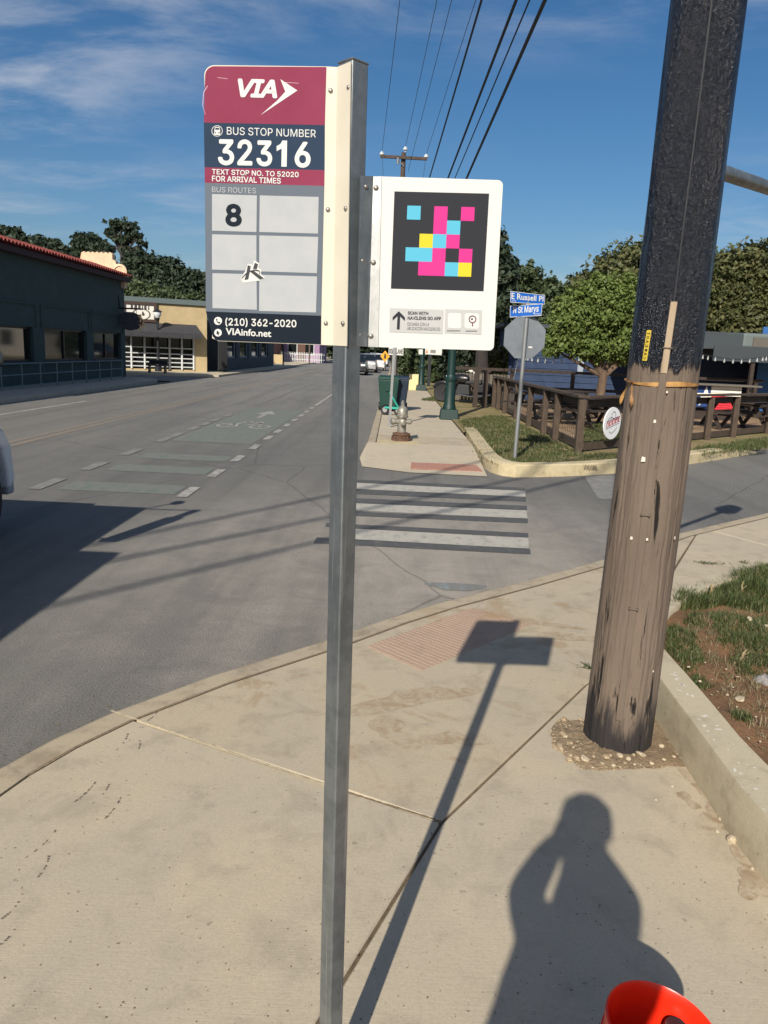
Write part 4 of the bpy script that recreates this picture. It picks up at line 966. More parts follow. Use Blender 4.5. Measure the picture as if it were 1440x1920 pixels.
nodes = [(PT(.0, -.28, 1.00), (.165, .13)), (PT(-.015, -.27, 1.29), (.175, .13)), (PT(.04, -.23, 1.47), (.13, .11)), (PT(.055, -.20, 1.58), .105), (PT(.04, -.18, 1.66), .07), (PT(.042, -.17, 1.74), .085), (PT(.042, -.16, 1.84), .088), (PT(.042, -.17, 1.89), .07),
         (PT(-.09, -.20, 1.48), .075), (PT(-.135, .03, 1.435), .066), (PT(-.085, -.02, 1.60), .052), (PT(-.05, -.045, 1.69), .036),
         (PT(.165, -.20, 1.54), .075), (PT(.185, .02, 1.475), .060), (PT(.12, -.04, 1.60), .055), (PT(.075, -.05, 1.69), .036),
         (PT(cu_-.11, -.30, .90), .115), (PT(cu_-.12, -.28, .50), .075), (PT(cu_-.12, -.32, .12), .05), (PT(cu_-.13, -.18, .07), .045),
         (PT(cu_+.11, -.30, .90), .115), (PT(cu_+.12, -.28, .50), .075), (PT(cu_+.12, -.32, .12), .05), (PT(cu_+.13, -.18, .07), .045)]
edges = [(0, 1), (1, 2), (2, 3), (3, 4), (4, 5), (5, 6), (6, 7), (2, 8), (8, 9), (9, 10), (10, 11), (2, 12), (12, 13), (13, 14), (14, 15), (0, 16), (16, 17), (17, 18), (18, 19), (0, 20), (20, 21), (21, 22), (22, 23)]
def fingers(side_):
    base = 11 if side_ < 0 else 15; w0 = nodes[base][0]; pal = PT(-.05 if side_ < 0 else .062, -.035, 1.715); nodes.append((pal, .030)); pi_ = len(nodes)-1; edges.append((base, pi_))
    for q, (dh, ln) in enumerate([(.032, .038), (.012, .045), (-.008, .042), (-.026, .034)]):
        a = pal + Vector((0, 0, dh)); inw = Rv*(-side_)
        n1 = a + Dv*.012 + inw*(-.004); n2 = n1 + inw*ln*.5 - Dv*.004; nodes.append((n1, .010)); nodes.append((n2, .009)); edges.extend([(pi_, len(nodes)-2), (len(nodes)-2, len(nodes)-1)])
    t1 = pal + Rv*(-side_)*.012 - Dv*.030 + Vector((0, 0, .02)); t2 = t1 + Rv*(-side_)*.025 + Vector((0, 0, .015)); nodes.append((t1, .011)); nodes.append((t2, .010)); edges.extend([(pi_, len(nodes)-2), (len(nodes)-2, len(nodes)-1)])
fingers(-1); fingers(1)
per = thing('person', 'photographer standing behind the viewpoint, shadow falling on the pavement', 'person', PT(cu_, -.30, ZS))
skin('body', nodes, edges, mat('work_clothes', srgb(70, 78, 92), .85, col2=srgb(58, 64, 78), scale=12), per)
k = MB(); k.lathe([(.100, -.02), (.100, .02), (.092, .07), (.060, .105), (.01, .118)], PT(.04, -.165, 1.845), 24); k.prism([PT(.04, -.165, 1.84)+Vector(p) for p in [Rv*-.08+Dv*.05, Rv*.08+Dv*.05, Rv*.06+Dv*.12, Rv*-.06+Dv*.12]], (0, 0, .012)); k.build('cap', mat('dark_cap', srgb(40, 44, 54), .9), per, True)
k = MB(); P = [Rv*-.036, Rv*.036]; k.hexa([Vector((0, 0, 1.69))+Rv*-.037-Dv*.045, Vector((0, 0, 1.69))+Rv*.037-Dv*.045, Vector((0, 0, 1.69))+Rv*.037-Dv*.037, Vector((0, 0, 1.69))+Rv*-.037-Dv*.037, Vector((0, 0, 1.80))+Rv*-.037-Dv*.022, Vector((0, 0, 1.80))+Rv*.037-Dv*.022, Vector((0, 0, 1.80))+Rv*.037-Dv*.014, Vector((0, 0, 1.80))+Rv*-.037-Dv*.014])
tag(k.build('phone', mat('phone_black', (.01, .01, .012), .2), None, False, .003), 'black phone held up by the photographer behind the viewpoint', 'phone')

# ================================================================== TRUCK AT THE LEFT EDGE
TW = mat('truck_white', srgb(206, 212, 220), .25, coat=.5); TB_ = mat('truck_black', (.010, .010, .012), .6); TG = mat('truck_glass', (.012, .016, .02), .04, spec=.8)
tr = thing('box_truck', 'white box truck in the street, nose just inside the left picture edge', 'truck', (-4.35, 4.0, 0))
XRt, XLf = -3.33, -5.4
k = MB(); k.box(XLf-.1, -3.27, -3.2, 2.62, .75, 2.37); k.build('cargo_box', TW, tr, bevel=.03)
def sideprism(pts, x0, x1): k = MB(); k.prism([(x0, y, z) for y, z in pts], (x1-x0, 0, 0)); return k
sideprism([(2.66, .50), (5.45, .50), (5.45, 1.0), (5.62, 1.22), (6.3, 1.10), (6.58, .95), (6.70, .80), (6.74, .50), (6.63, .42), (6.61, .58), (6.54, .78), (6.36, .90), (6.12, .93), (5.86, .89), (5.66, .76), (5.58, .50), (5.40, .44), (2.66, .44)], XLf, XRt).build('body', TW, tr, bevel=.04, seg=3)
k = MB(); k.hexa([(XLf+.02, 2.7, 1.0), (XRt-.02, 2.7, 1.0), (XRt-.02, 5.62, 1.2), (XLf+.02, 5.62, 1.2), (XLf+.35, 2.7, 2.0), (XRt-.12, 2.7, 2.0), (XRt-.12, 5.02, 2.0), (XLf+.35, 5.02, 2.0)]); k.build('cab', TW, tr, bevel=.06, seg=3)
k = MB(); k.hexa([(XLf+.2, 5.50, 1.28), (XRt-.14, 5.50, 1.28), (XRt-.14, 5.60, 1.28), (XLf+.2, 5.60, 1.28), (XLf+.4, 5.0, 1.92), (XRt-.2, 5.0, 1.92), (XRt-.2, 5.10, 1.92), (XLf+.4, 5.10, 1.92)]); k.build('windscreen', TG, tr)
k = MB(); k.hexa([(XRt-.04, 3.4, 1.30), (XRt-.008, 3.4, 1.30), (XRt-.008, 5.2, 1.30), (XRt-.04, 5.2, 1.30), (XRt-.14, 3.45, 1.88), (XRt-.085, 3.45, 1.88), (XRt-.085, 4.85, 1.88), (XRt-.14, 4.85, 1.88)]); k.build('side_window', TG, tr)
k = MB(); k.box(XLf+.05, XRt-.03, 6.66, 6.78, .36, .60); k.build('bumper', mat('truck_bumper', srgb(150, 156, 164), .35), tr, bevel=.03)
for (x, y) in [(XRt-.13, 6.12), (XLf+.13, 6.12), (XRt-.13, -1.6), (XLf+.13, -1.6)]:
    k = MB(); k.lathe([(.22, -.13), (.36, -.13), (.40, -.09), (.40, .09), (.36, .13), (.22, .13)], (x, y, .40), 28, (1, 0, 0)); wh = k.build('wheel', TB_, tr, True)
    k = MB(); k.lathe([(.21, -.10), (.21, .10), (.06, .12)], (x, y, .40), 20, (1, 0, 0)); k.build('rim', GALV, wh, True)
k = MB(); k.box(XLf+.15, XRt-.28, 5.50, 6.62, .30, 1.0); k.build('wheel_well', TB_, tr)
k = MB(); k.lathe([(.002, -.03), (.055, -.022), (.072, 0), (.072, .01), (.0, .014)], AX(-7, 672, -3.05), 22, (.45, .85, 0)); mr = k.build('convex_mirror', mat('mirror_shell', srgb(70, 76, 80), .25, .5), tr, True)
mp_ = AX(-5, 672, -3.05)
k = MB(); k.tube([mp_, mp_+Vector((-.1, -.05, -.1)), (-3.42, 5.75, 1.15)], .009, 6); k.tube([mp_, (-3.42, 5.45, 1.3)], .008, 6); k.build('mirror_bracket', TB_, tr)
k = MB(); k.box(-3.12, -2.94, 4.62, 4.68, 1.25, 1.95); k.box(-3.08, -2.98, 4.62, 4.68, 1.95, 2.22); mm = k.build('door_mirror', TB_, tr, bevel=.02)
k = MB(); k.tube([(-3.0, 4.65, 2.2), (-3.45, 4.95, 1.98)], .012, 6); k.tube([(-3.03, 4.65, 1.3), (-3.36, 4.9, 1.2)], .012, 6); k.build('mirror_arm', TB_, mm)

# bird droppings and chips on the wall top
DRP = mat('white_dropping', srgb(214, 208, 194), .9)
for i in range(26):
    t_ = random.uniform(.02, .98); x = 1240+t_*200; y = 1232+t_*262+random.uniform(-18, 42)*(.4+t_); q = G(x, y, ZW); s_ = random.uniform(.003, .010)
    P = blob((q.x, q.y), s_*1.6, s_, random.uniform(0, 3), i+300, 12, .3); k = MB(); k.poly([(p.x, p.y, ZW+.0012) for p in P]); k.build('dropping', DRP, pw)
# ================================================================== GREEN BUILDING (far left)
XF = -12.2
def FL(px, py): return AX(px, py, XF)
yc = FL(234, 600).y; zt_ = FL(233, 523).z
GRN = mat('dark_green_stucco', srgb(58, 76, 76), .85, col2=srgb(50, 68, 69), scale=3, bump=.15, bscale=60)
DKM = mat('dark_metal', (.018, .020, .021), .45, .3); GLASS = mat('window_glass', (.010, .013, .014), .06, spec=.4)
TILE = mat('clay_tile', srgb(164, 82, 66), .8, col2=srgb(132, 62, 54), scale=5, bump=.3)
PINK = mat('cream_stucco', srgb(226, 196, 164), .85, col2=srgb(210, 178, 146), scale=4)
gb = thing('green_building', 'dark green restaurant with red clay tile eave and large dark windows', 'building', (XF-4, 20, 0))
def wall_x(xf, th_, y0, y1, z0, z1, ops):
    k = MB(); y = y0
    for (a, b, c_, d_) in sorted(ops):
        if a > y: k.box(xf-th_, xf, y, a, z0, z1)
        k.box(xf-th_, xf, a, b, z0, c_); k.box(xf-th_, xf, a, b, d_, z1); y = b
    k.box(xf-th_, xf, y, y1, z0, z1); return k
zs0, zs1 = FL(100, 677).z, FL(100, 616).z
ops = [(16.0, 19.0, zs0, zs1), (20.3, FL(63, 640).y, zs0, zs1), (FL(84, 640).y, FL(163, 640).y, zs0, zs1), (FL(176, 640).y, FL(227, 640).y, zs0, zs1)]
wall_x(XF, .3, 4, yc, 0, zt_, ops).build('wall', GRN, gb)
k = MB(); k.box(XF-9, XF-.3, yc-.3, yc, 0, zt_); k.box(XF-9, XF-.3, 4, 4.3, 0, zt_); k.box(XF-9, XF-8.7, 4, yc, 0, zt_); k.build('wall', GRN, gb)
k = MB(); k.box(XF-8.7, XF-.32, 4.3, yc-.3, -.02, .1); k.build('floor', mat('restaurant_floor', (.05, .04, .035), .6), gb)
CUR = mat('cream_curtain', srgb(226, 204, 150), .8)
for oi, (a, b, c_, d_) in enumerate(ops):
    k = MB(); t_ = .07
    for q in [(a, b, c_, c_+t_), (a, b, d_-t_, d_), (a, a+t_, c_+t_, d_-t_), (b-t_, b, c_+t_, d_-t_), ((a+b)/2-.04, (a+b)/2+.04, c_+t_, d_-t_)]: k.box(XF-.22, XF-.12, q[0], q[1], q[2], q[3])
    fr = k.build('window', DKM, gb)
    for (p, q) in ((a+t_, (a+b)/2-.04), ((a+b)/2+.04, b-t_)):
        k = MB(); k.box(XF-.19, XF-.17, p, q, c_+t_, d_-t_); k.build('pane', GLASS, fr)
    # trim line above each window
    k = MB(); k.box(XF-.001, XF+.035, a-.25, b+.25, d_+.72, d_+.79); k.box(XF-.001, XF+.03, a-.25, a-.19, d_+.0, d_+.719); k.box(XF-.001, XF+.03, b+.19, b+.25, d_, d_+.719); k.build('window_trim', GRN, gb)
    k = MB(); k.box(XF-.001, XF+.06, a-.1, b+.1, c_-.09, c_-.005); k.build('sill', GRN, gb)
# roof: plane + barrel tiles at the eave
k = MB(); k.hexa([(XF-8.9, 4, zt_+.02), (XF+.3, 4, zt_+.02), (XF+.3, yc-.02, zt_+.02), (XF-8.9, yc-.02, zt_+.02), (XF-8.9, 4, zt_+.5), (XF-2.6, 4, zt_+.95), (XF-2.6, yc-.02, zt_+.95), (XF-8.9, yc-.02, zt_+.5)]); rf = k.build('roof', TILE, gb)
k = MB(); k.box(XF-.05, XF+.30, 4, yc, zt_-.16, zt_+.015); k.build('eave_board', mat('eave_dark', srgb(60, 40, 42), .8), gb)
bm = MB(); n = 7; V = []; F = []
for i, (x, z) in enumerate([(0.30, 0.0), (-.35, .19)]):
    for j in range(n):
        a = math.pi*j/(n-1); V.append((x, .105*math.cos(a)*(1-.1*i), z+.105*math.sin(a)))
for i, (x, z) in enumerate([(0.30, 0.0), (-.35, .19)]):
    for j in range(n):
        a = math.pi*j/(n-1); V.append((x, .085*math.cos(a)*(1-.1*i), z+.085*math.sin(a)))
for j in range(n-1): F += [(j, j+1, n+j+1, n+j), (2*n+j, 3*n+j, 3*n+j+1, 2*n+j+1), (j, 2*n+j, 2*n+j+1, j+1)]
bm.add(V, F); t0 = bm.build('roof_tile', TILE, rf, True); y = 17.0; first = True
while y < yc-.1:
    for row in (0, 1):
        o = t0 if first else t0.copy()
        if not first: COL.objects.link(o)
        first = False; o.location = (XF+.10-.6*row, y+random.uniform(-.008, .008), zt_+.06+.17*row); o.rotation_euler = (random.uniform(-.03, .03), random.uniform(-.02, .02), 0)
    y += .235
# cream parapet
YPp = yc-.35
pp = [(148.7, 494), (150, 486), (152.5, 473)]
for i in range(7):
    x = 153+i*8.2; pp += [(x+1.5, 472.3+i*.3), (x+4, 470.8+i*.3), (x+6.5, 472.6+i*.3), (x+8, 474.3+i*.3)]
pp += [(210.5, 486), (216, 489), (218, 496), (221, 502), (227, 504), (231, 509), (233.5, 518), (233.5, 540), (148, 540)]
k = MB(); k.prism([AY(x, y, YPp) for x, y in pp], (0, .35, 0)); pr_ = k.build('parapet', PINK, gb)
k = MB(); k.lathe([(.05, 0), (.32, 0), (.32, .06), (.22, .09), (.22, .04), (.05, .04)], AY(225, 509, YPp-.02), 18, (0, -1, 0)); k.build('scroll', PINK, pr_, True)
# railing on the walk
RL = mat('railing_steel', srgb(112, 130, 134), .5, .5)
ra = thing('pipe_railing', 'thin grey pipe railing in front of the dark green building', 'railing', (-12.0, 28, .12))
XR_ = -11.65
y = 14.0
zr = AX(120, 679, XR_).z
for px_ in (2, 41, 76, 107, 136, 162, 187, 209, 229):
    y = AX(px_, 700, XR_).y; k = MB(); k.tube([(XR_, y, .1), (XR_, y, zr)], .022, 8); k.build('post', RL, ra)
y0r, y1r = 14, AX(229, 700, XR_).y
for z in (zr, .12+(zr-.12)*.56, .12+(zr-.12)*.12): k = MB(); k.tube([(XR_, y0r, z), (XR_, y1r, z)], .018, 8); k.build('rail', RL, ra)
# hanging oval sign
hs = thing('hanging_sign', 'dark oval sign hanging from a bracket at the green building corner', 'sign', (XF+.9, yc-.6, 3.2))
A_, B_ = AX(216, 577, XF), AX(216, 577, XF)
ysn = yc-.7; hp = AY(243, 602, ysn)
k = MB(); k.tube([(XF, ysn, AY(230, 578, ysn).z), (AY(268, 580, ysn).x, ysn, AY(230, 578, ysn).z)], .035, 8); k.tube([(XF, ysn, AY(230, 552, ysn).z), (XF+.05, ysn, AY(230, 578, ysn).z)], .03, 6); k.build('bracket', DKM, hs)
n = 26; k = MB(); k.prism([hp+Vector((.56*math.cos(2*math.pi*i/n)*(1+.04*math.sin(9*2*math.pi*i/n)), 0, .40*math.sin(2*math.pi*i/n)*(1+.05*math.sin(11*2*math.pi*i/n)))) for i in range(n)], (0, .07, 0)); bd = k.build('board', mat('sign_dark', srgb(50, 50, 60), .7, col2=srgb(74, 72, 84), scale=9), hs)
k = MB()
for i in range(12):
    a = random.uniform(0, 6.28); c_ = hp+Vector((.50+random.uniform(-.1, .14), -.03, .02-.06*i+.35)); k.lathe([(.02, -.02), (.07, 0), (.02, .04)], c_, 7, (random.uniform(-1, 1), -1, random.uniform(-1, 1)))
k.build('flower_trim', mat('orange_flower', srgb(222, 178, 130), .7), hs)
for sx in (-.3, .3): k = MB(); k.tube([hp+Vector((sx, .03, .33)), (hp.x+sx, ysn, AY(230, 578, ysn).z)], .012, 6); k.build('hanger', DKM, hs)

# ================================================================== BEIGE BUILDING
BP = G(300, 695, .11); BQ = G(386, 697.5, .11); bd_ = (BQ-BP); bd_.z = 0; bd_.normalize(); bnr = Vector((bd_.y, -bd_.x, 0))
if bnr.y > 0: bnr = -bnr
def BL(px, py, out=0.0):
    d = ray(px, py); P0 = BP+bnr*out; t_ = (P0-C0).dot(bnr)/d.dot(bnr); return C0+d*t_
BEI = mat('beige_stucco', srgb(190, 170, 130), .9, col2=srgb(176, 156, 118), scale=2.2, bump=.2, bscale=40)
bb = thing('beige_building', 'beige single storey shop with dark awning and barred windows', 'building', BP)
def BW(s, z, out=0.0): return BP + bd_*s + bnr*out + Vector((0, 0, z-BP.z))
sR = (BL(388, 640)-BP).dot(bd_); ztop_b = BL(386, 574).z; sL = -9.0
def bbox(s0, s1, z0, z1, o0, o1, name, m, parent, bevel=0): k = MB(); k.hexa([BW(s0, z0, o0), BW(s1, z0, o0), BW(s1, z0, o1), BW(s0, z0, o1), BW(s0, z1, o0), BW(s1, z1, o0), BW(s1, z1, o1), BW(s0, z1, o1)]); return k.build(name, m, parent, bevel=bevel)
S0 = lambda x: (BL(x, 650)-BP).dot(bd_); Zb = lambda y, x=330: BL(x, y).z
s_w1 = S0(363); s_w0 = S0(232); zw0 = Zb(693); zw1 = Zb(624)
wl = bbox(sL, sR, zw1, ztop_b, -.3, 0, 'wall', BEI, bb); bbox(s_w1, sR, .1, zw1, -.3, 0, 'wall', BEI, bb); bbox(sL, s_w0-1.5, .1, zw1, -.3, 0, 'wall', BEI, bb); bbox(s_w0-1.5, s_w1, .1, zw0, -.3, 0, 'wall', BEI, bb)
bbox(sL, sR, .1, ztop_b-.2, -8, -.31, 'wall', BEI, bb)
bbox(sL-.1, sR+.1, ztop_b, ztop_b+.28, -.5, .15, 'cornice', mat('grey_green_flashing', srgb(92, 104, 104), .6), bb)
gw = bbox(s_w0-1.5, s_w1, zw0, zw1, -.30, -.26, 'window', GLASS, bb)
BAR = mat('white_bar', srgb(196, 198, 198), .5)
for y in (632, 652, 663, 671, 679, 687): z = Zb(y, 300); k = MB(); k.bar(BW(s_w0-1.5, z, .03), BW(s_w1, z, .03), .06, .06); k.build('bar', BAR, bb)
for x in (246, 271, 318, 341, 363): s_ = S0(x); k = MB(); k.bar(BW(s_, zw0, .03), BW(s_, zw1, .03), .09, .09); k.build('mullion', BAR, bb)
aw = MB(); s0_, s1_ = S0(225), S0(368); za_t, za_b = Zb(607, 320), Zb(629, 340)
aw.hexa([BW(s0_, za_b-.12, .02), BW(s1_, za_b-.12, .02), BW(s1_+.1, za_b-.15, 1.25), BW(s0_, za_b-.15, 1.25), BW(s0_, za_t, .02), BW(s1_, za_t, .02), BW(s1_+.1, za_b+.12, 1.25), BW(s0_, za_b+.12, 1.25)]); aw.build('awning', mat('awning_charcoal', srgb(64, 64, 66), .9, col2=srgb(54, 54, 58), scale=6), bb)
# sign board with unreadable dark lettering strokes
sg0, sg1 = S0(234), S0(292); zg0, zg1 = Zb(601, 270), Zb(569, 270)
sgn = bbox(sg0, sg1, zg0, zg1, .01, .10, 'sign_board', mat('sign_white', srgb(224, 220, 208), .6), bb)
for q in ((sg0-.08, sg0+.08, zg0-.08, zg1+.08), (sg1-.08, sg1+.08, zg0-.08, zg1+.08), (sg0+.081, sg1-.081, zg0-.08, zg0+.08), (sg0+.081, sg1-.081, zg1-.08, zg1+.08)): bbox(q[0], q[1], q[2], q[3], .101, .16, 'sign_frame', mat('brown_frame', srgb(70, 52, 44), .7), sgn)
k = MB(); x = sg0+.35; hh = zg1-zg0
while x < sg1-.3:
    w_ = random.uniform(.05, .16); k.hexa([BW(x, zg1-.36*hh, .103), BW(x+w_, zg1-.36*hh, .103), BW(x+w_, zg1-.36*hh, .108), BW(x, zg1-.36*hh, .108), BW(x+.02, zg1-.12*hh, .103), BW(x+w_, zg1-.12*hh, .103), BW(x+w_, zg1-.12*hh, .108), BW(x+.02, zg1-.12*hh, .108)]); x += w_+random.uniform(.05, .1)
tag(k.build('lettering', mat('sign_ink', srgb(70, 60, 60), .7), sgn), kind='stuff')
n = 20; k = MB(); cs_, cz = (sg0*.45+sg1*.55), zg0+.36*hh
for i in range(n):
    a, b = 2*math.pi*i/n, 2*math.pi*(i+1)/n; k.poly([BW(cs_+q*.5*math.cos(t_), cz+q*.32*math.sin(t_), .106) for q, t_ in ((1, a), (1, b), (.86, b), (.86, a))])
k.build('emblem', mat('sign_ink', (0, 0, 0)), sgn)
# lamp post in front of it
def lamp(loc, ht, label, m, name='street_lamp', group=None, head=True):
    o = thing(name, label, 'street lamp', loc, group); x, y, z = loc; f = ht/4.2
    k = MB(); k.lathe([(.20, 0), (.20, .25), (.17, .28), (.13, .60), (.11, .62), (.11, .70), (.085, .75)], loc, 12); k.build('base', m, o, True)
    k = MB(); k.lathe([(.075, .74), (.055, ht*.78), (.075, ht*.785), (.075, ht*.80), (.05, ht*.805)], loc, 14); k.build('shaft', m, o, True)
    if head:
        k = MB(); k.lathe([(.05, ht*.80), (.10, ht*.815), (.13, ht*.84), (.10, ht*.85)], loc, 14); k.build('collar', m, o, True)
        k = MB(); k.lathe([(.11, ht*.85), (.20, ht*.89), (.22, ht*.93), (.20, ht*.945)], loc, 16); k.build('globe', mat('lamp_glass', srgb(210, 214, 214), .25, spec=.6), o, True)
        k = MB(); k.lathe([(.27, ht*.945), (.22, ht*.96), (.10, ht*.975), (.05, ht*.985), (.02, ht)], loc, 16); k.build('lamp_cap', m, o, True)
    return o
BLKM = mat('black_lamp_paint', srgb(30, 34, 38), .45)
lb_ = G(297, 696, .11); lamp(lb_, AY(297, 578, lb_.y).z-.11, 'black ornamental street lamp in front of the beige building', BLKM)
bo = G(285, 699, .11); bo.x += .3; be = thing('street_bench', 'small dark bench beside the black street lamp', 'bench', bo)
k = MB(); k.box(bo.x-.5, bo.x+.5, bo.y-.2, bo.y+.15, .48, .53); k.build('seat', BLKM, be); k = MB(); k.box(bo.x-.5, bo.x+.5, bo.y+.15, bo.y+.2, .56, .78); k.build('backrest', BLKM, be)
for sx in (-.42, .42): k = MB(); k.box(bo.x+sx-.03, bo.x+sx+.03, bo.y-.18, bo.y+.15, .11, .48); k.build('leg', BLKM, be)
# ================================================================== dark teal building beyond
XT = -10.6; yt0, yt1 = 48.8, AX(513, 690, XT).y
TEAL = mat('dark_teal_siding', srgb(58, 70, 78), .8, col2=srgb(50, 60, 68), scale=3)
tb_ = thing('teal_shop', 'dark teal shop front beyond the beige building', 'building', (XT-3, yt0, 0))
zt2 = 4.0
opsT = [(yt0+.5+i*4.4, yt0+.5+i*4.4+(3.2), .9, 2.9) for i in range(int((yt1-yt0-1)/4.4))]
wall_x(XT, .3, yt0, yt1, 0, zt2, opsT).build('wall', TEAL, tb_); k = MB(); k.box(XT-3, XT-.3, yt0, yt0+.3, 0, zt2); k.box(XT-3, XT-.3, yt1-.3, yt1, 0, zt2); k.box(XT-3, XT-.3, yt0+.3, yt1-.3, zt2-.2, zt2-.02); k.build('wall', TEAL, tb_)
for (a, b, c_, d_) in opsT:
    k = MB(); k.box(XT-.2, XT-.1, a, b, c_, c_+.12); k.box(XT-.2, XT-.1, a, b, d_-.12, d_); k.box(XT-.2, XT-.1, a, a+.15, c_+.12, d_-.12); k.box(XT-.2, XT-.1, b-.15, b, c_+.12, d_-.12); f_ = k.build('window', mat('grey_frame', srgb(120, 132, 140), .6), tb_)
    k = MB(); k.box(XT-.17, XT-.15, a+.15, b-.15, c_+.12, d_-.12); k.build('pane', GLASS, f_)
k = MB(); k.box(XT, XT+.25, yt0, yt1, 3.0, 3.3); k.build('canopy', DKM, tb_)
gr_ = thing('black_gate', 'black barred gate beside the dark teal shop', 'gate', (XT+.2, yt0-1, .11))
for i in range(14): y = yt0-2.6+i*.18; k = MB(); k.box(XT+.18, XT+.23, y, y+.04, .15, 2.3); k.build('bar', DKM, gr_)
for z in (.25, 2.2): k = MB(); k.box(XT+.17, XT+.24, yt0-2.7, yt0, z, z+.06); k.build('rail', DKM, gr_)
# ================================================================== far left end of the street
def house(name, label, x0, x1, y0, y1, h, roofh, mw, mr, front='y', cat='house'):
    o = thing(name, label, cat, ((x0+x1)/2, (y0+y1)/2, 0)); k = MB(); k.box(x0, x1, y0, y1, 0, h); k.build('wall', mw, o)
    k = MB(); e_ = .4; xm = (x0+x1)/2
    k.add([(x0-e_, y0-e_, h), (x1+e_, y0-e_, h), (x1+e_, y1+e_, h), (x0-e_, y1+e_, h), (xm, y0+(1 if front == 'hip' else -e_), h+roofh), (xm, y1+e_, h+roofh)], [(0, 1, 4), (1, 2, 5, 4), (2, 3, 5), (3, 0, 4, 5), (0, 3, 2, 1)]); k.build('roof', mr, o)
    for t_ in (.25, .72):
        xw_ = x0+(x1-x0)*t_; k = MB(); k.box(xw_-.6, xw_+.6, y0-.06, y0-.002, .9, 2.3); f_ = k.build('window', BAR, o); k = MB(); k.box(xw_-.5, xw_+.5, y0-.075, y0-.062, 1.0, 2.2); k.build('pane', GLASS, f_)
    k = MB(); xd = x0+(x1-x0)*.5; k.box(xd-.5, xd+.5, y0-.07, y0-.002, .1, 2.2); k.build('door', mat('door_brown', srgb(90, 62, 48), .7), o)
    return o
MAU = mat('mauve_siding', srgb(150, 118, 150), .8); RB = mat('red_brown_brick', srgb(124, 84, 74), .85); RGR = mat('grey_shingle', srgb(112, 108, 104), .9, col2=srgb(92, 88, 86), scale=6)
house('mauve_house', 'small mauve house with grey roof at the far left street end', -13.6, -9.2, 96, 106, 3.2, 1.7, MAU, RGR)
house('brick_house', 'low red brown house with pale eave beyond the teal shop', -19, -13.6, 84, 94, 3.0, 1.5, RB, RGR)
k = MB(); k.box(-18, -11.2, 79, 79.35, .1, 1.0); tag(k.build('retaining_wall', BEI, None, False, .03), 'low beige retaining wall in front of the red brown house', 'wall')
def post_sign(name, label, base, ht, panels, m, cat='sign', r_=.035, group=None, lean=0.0):
    o = thing(name, label, cat, base, group); k = MB(); k.tube([base, Vector(base)+Vector((lean, 0, ht))], r_, 8); k.build('post', m, o, True)
    return o
PG = mat('post_grey', srgb(140, 142, 142), .5, .5)
sb = Vector((AY(531, 680, 72).x, 72, .1)); so_ = post_sign('parking_sign', 'small white sign on a dark post by the teal shop', sb, 3.4, None, BLKM, r_=.07)
k = MB(); k.box(sb.x-.35, sb.x+.35, sb.y-.12, sb.y-.08, 2.5, 3.4); k.build('panel', WHITE, so_)
for i, (px_, Y_, h_) in enumerate([(580, 88, 6.5), (607, 98, 3.5), (500, 70, 3.5)]):
    b_ = Vector((AY(px_, 670, Y_).x, Y_, .1)); post_sign('slim_pole', ['tall brown pole before the mauve house', 'short grey pole at the mauve house corner', 'short dark pole at the end of the teal shop'][i], b_, h_, None, [WOODM, PG, BLKM][i], 'pole', .08)
fe = thing('picket_fence', 'thin grey picket fence in front of the mauve house', 'fence', (-10, 92, .1))
for i in range(26): x = -13.4+i*.2; k = MB(); k.box(x, x+.07, 92, 92.04, .1, 1.25); k.build('picket', BAR, fe)
for z in (.4, 1.0): k = MB(); k.box(-13.5, -8.2, 92.041, 92.09, z, z+.08); k.build('rail', BAR, fe)
# ================================================================== FAR CORNER, RIGHT
WB = mat('weathered_brown_wood', srgb(84, 70, 57), .85, col2=srgb(64, 53, 45), scale=16, stretch=(1, 1, .3), bump=.3)
WBD = mat('dark_brown_wood', srgb(66, 54, 46), .85, col2=srgb(50, 42, 38), scale=14, bump=.3)
GREYW = mat('grey_weathered_wood', srgb(112, 104, 94), .9, col2=srgb(92, 86, 78), scale=16, bump=.3)
fpx = [(1085, 849), (1047, 826), (1018, 814), (988, 799), (964, 786), (945, 775), (927, 768), (905, 763)]
FC = G(1085, 850, .14); ztf = AY(1088, 744, FC.y).z
f1 = thing('street_fence', 'brown post and rail fence running back along the sidewalk', 'fence', FC)
fb = [G(x, y, .14) for x, y in fpx]
x_end = fb[-1].x; L1 = [Vector((FC.x + (3.25-FC.x)*(p.y-FC.y)/(fb[-1].y-FC.y), p.y, .14)) for p in fb]
for i, p in enumerate(L1):
    k = MB(); k.box(p.x-.06, p.x+.06, p.y-.06, p.y+.06, .05, ztf-.05); k.build('post', WB, f1, bevel=.006)
def rail(a, b, z, wx, wz, name, m, par, off=(0, 0)): k = MB(); k.bar((a.x+off[0], a.y+off[1], z), (b.x+off[0], b.y+off[1], z), wx, wz); k.build(name, m, par, bevel=.005)
for a, b in zip(L1[:-1], L1[1:]):
    rail(a, b, ztf, .15, .045, 'cap_rail', WB, f1); rail(a, b, ztf-.125, .035, .13, 'rail', WBD, f1, (.08, 0)); rail(a, b, .26, .035, .13, 'rail', WB, f1, (.08, 0))
    k = MB(); nvv = max(2, int((b-a).length/.14))
    for i in range(1, nvv): p = a.lerp(b, i/nvv); k.bar((p.x+.1, p.y, .3), (p.x+.1, p.y, ztf-.2), .005, .005)
    for j in range(1, 6): z = .3+(ztf-.5)*j/6; k.bar((a.x+.1, a.y, z), (b.x+.1, b.y, z), .005, .005)
    k.build('wire_panel', DKM, f1)
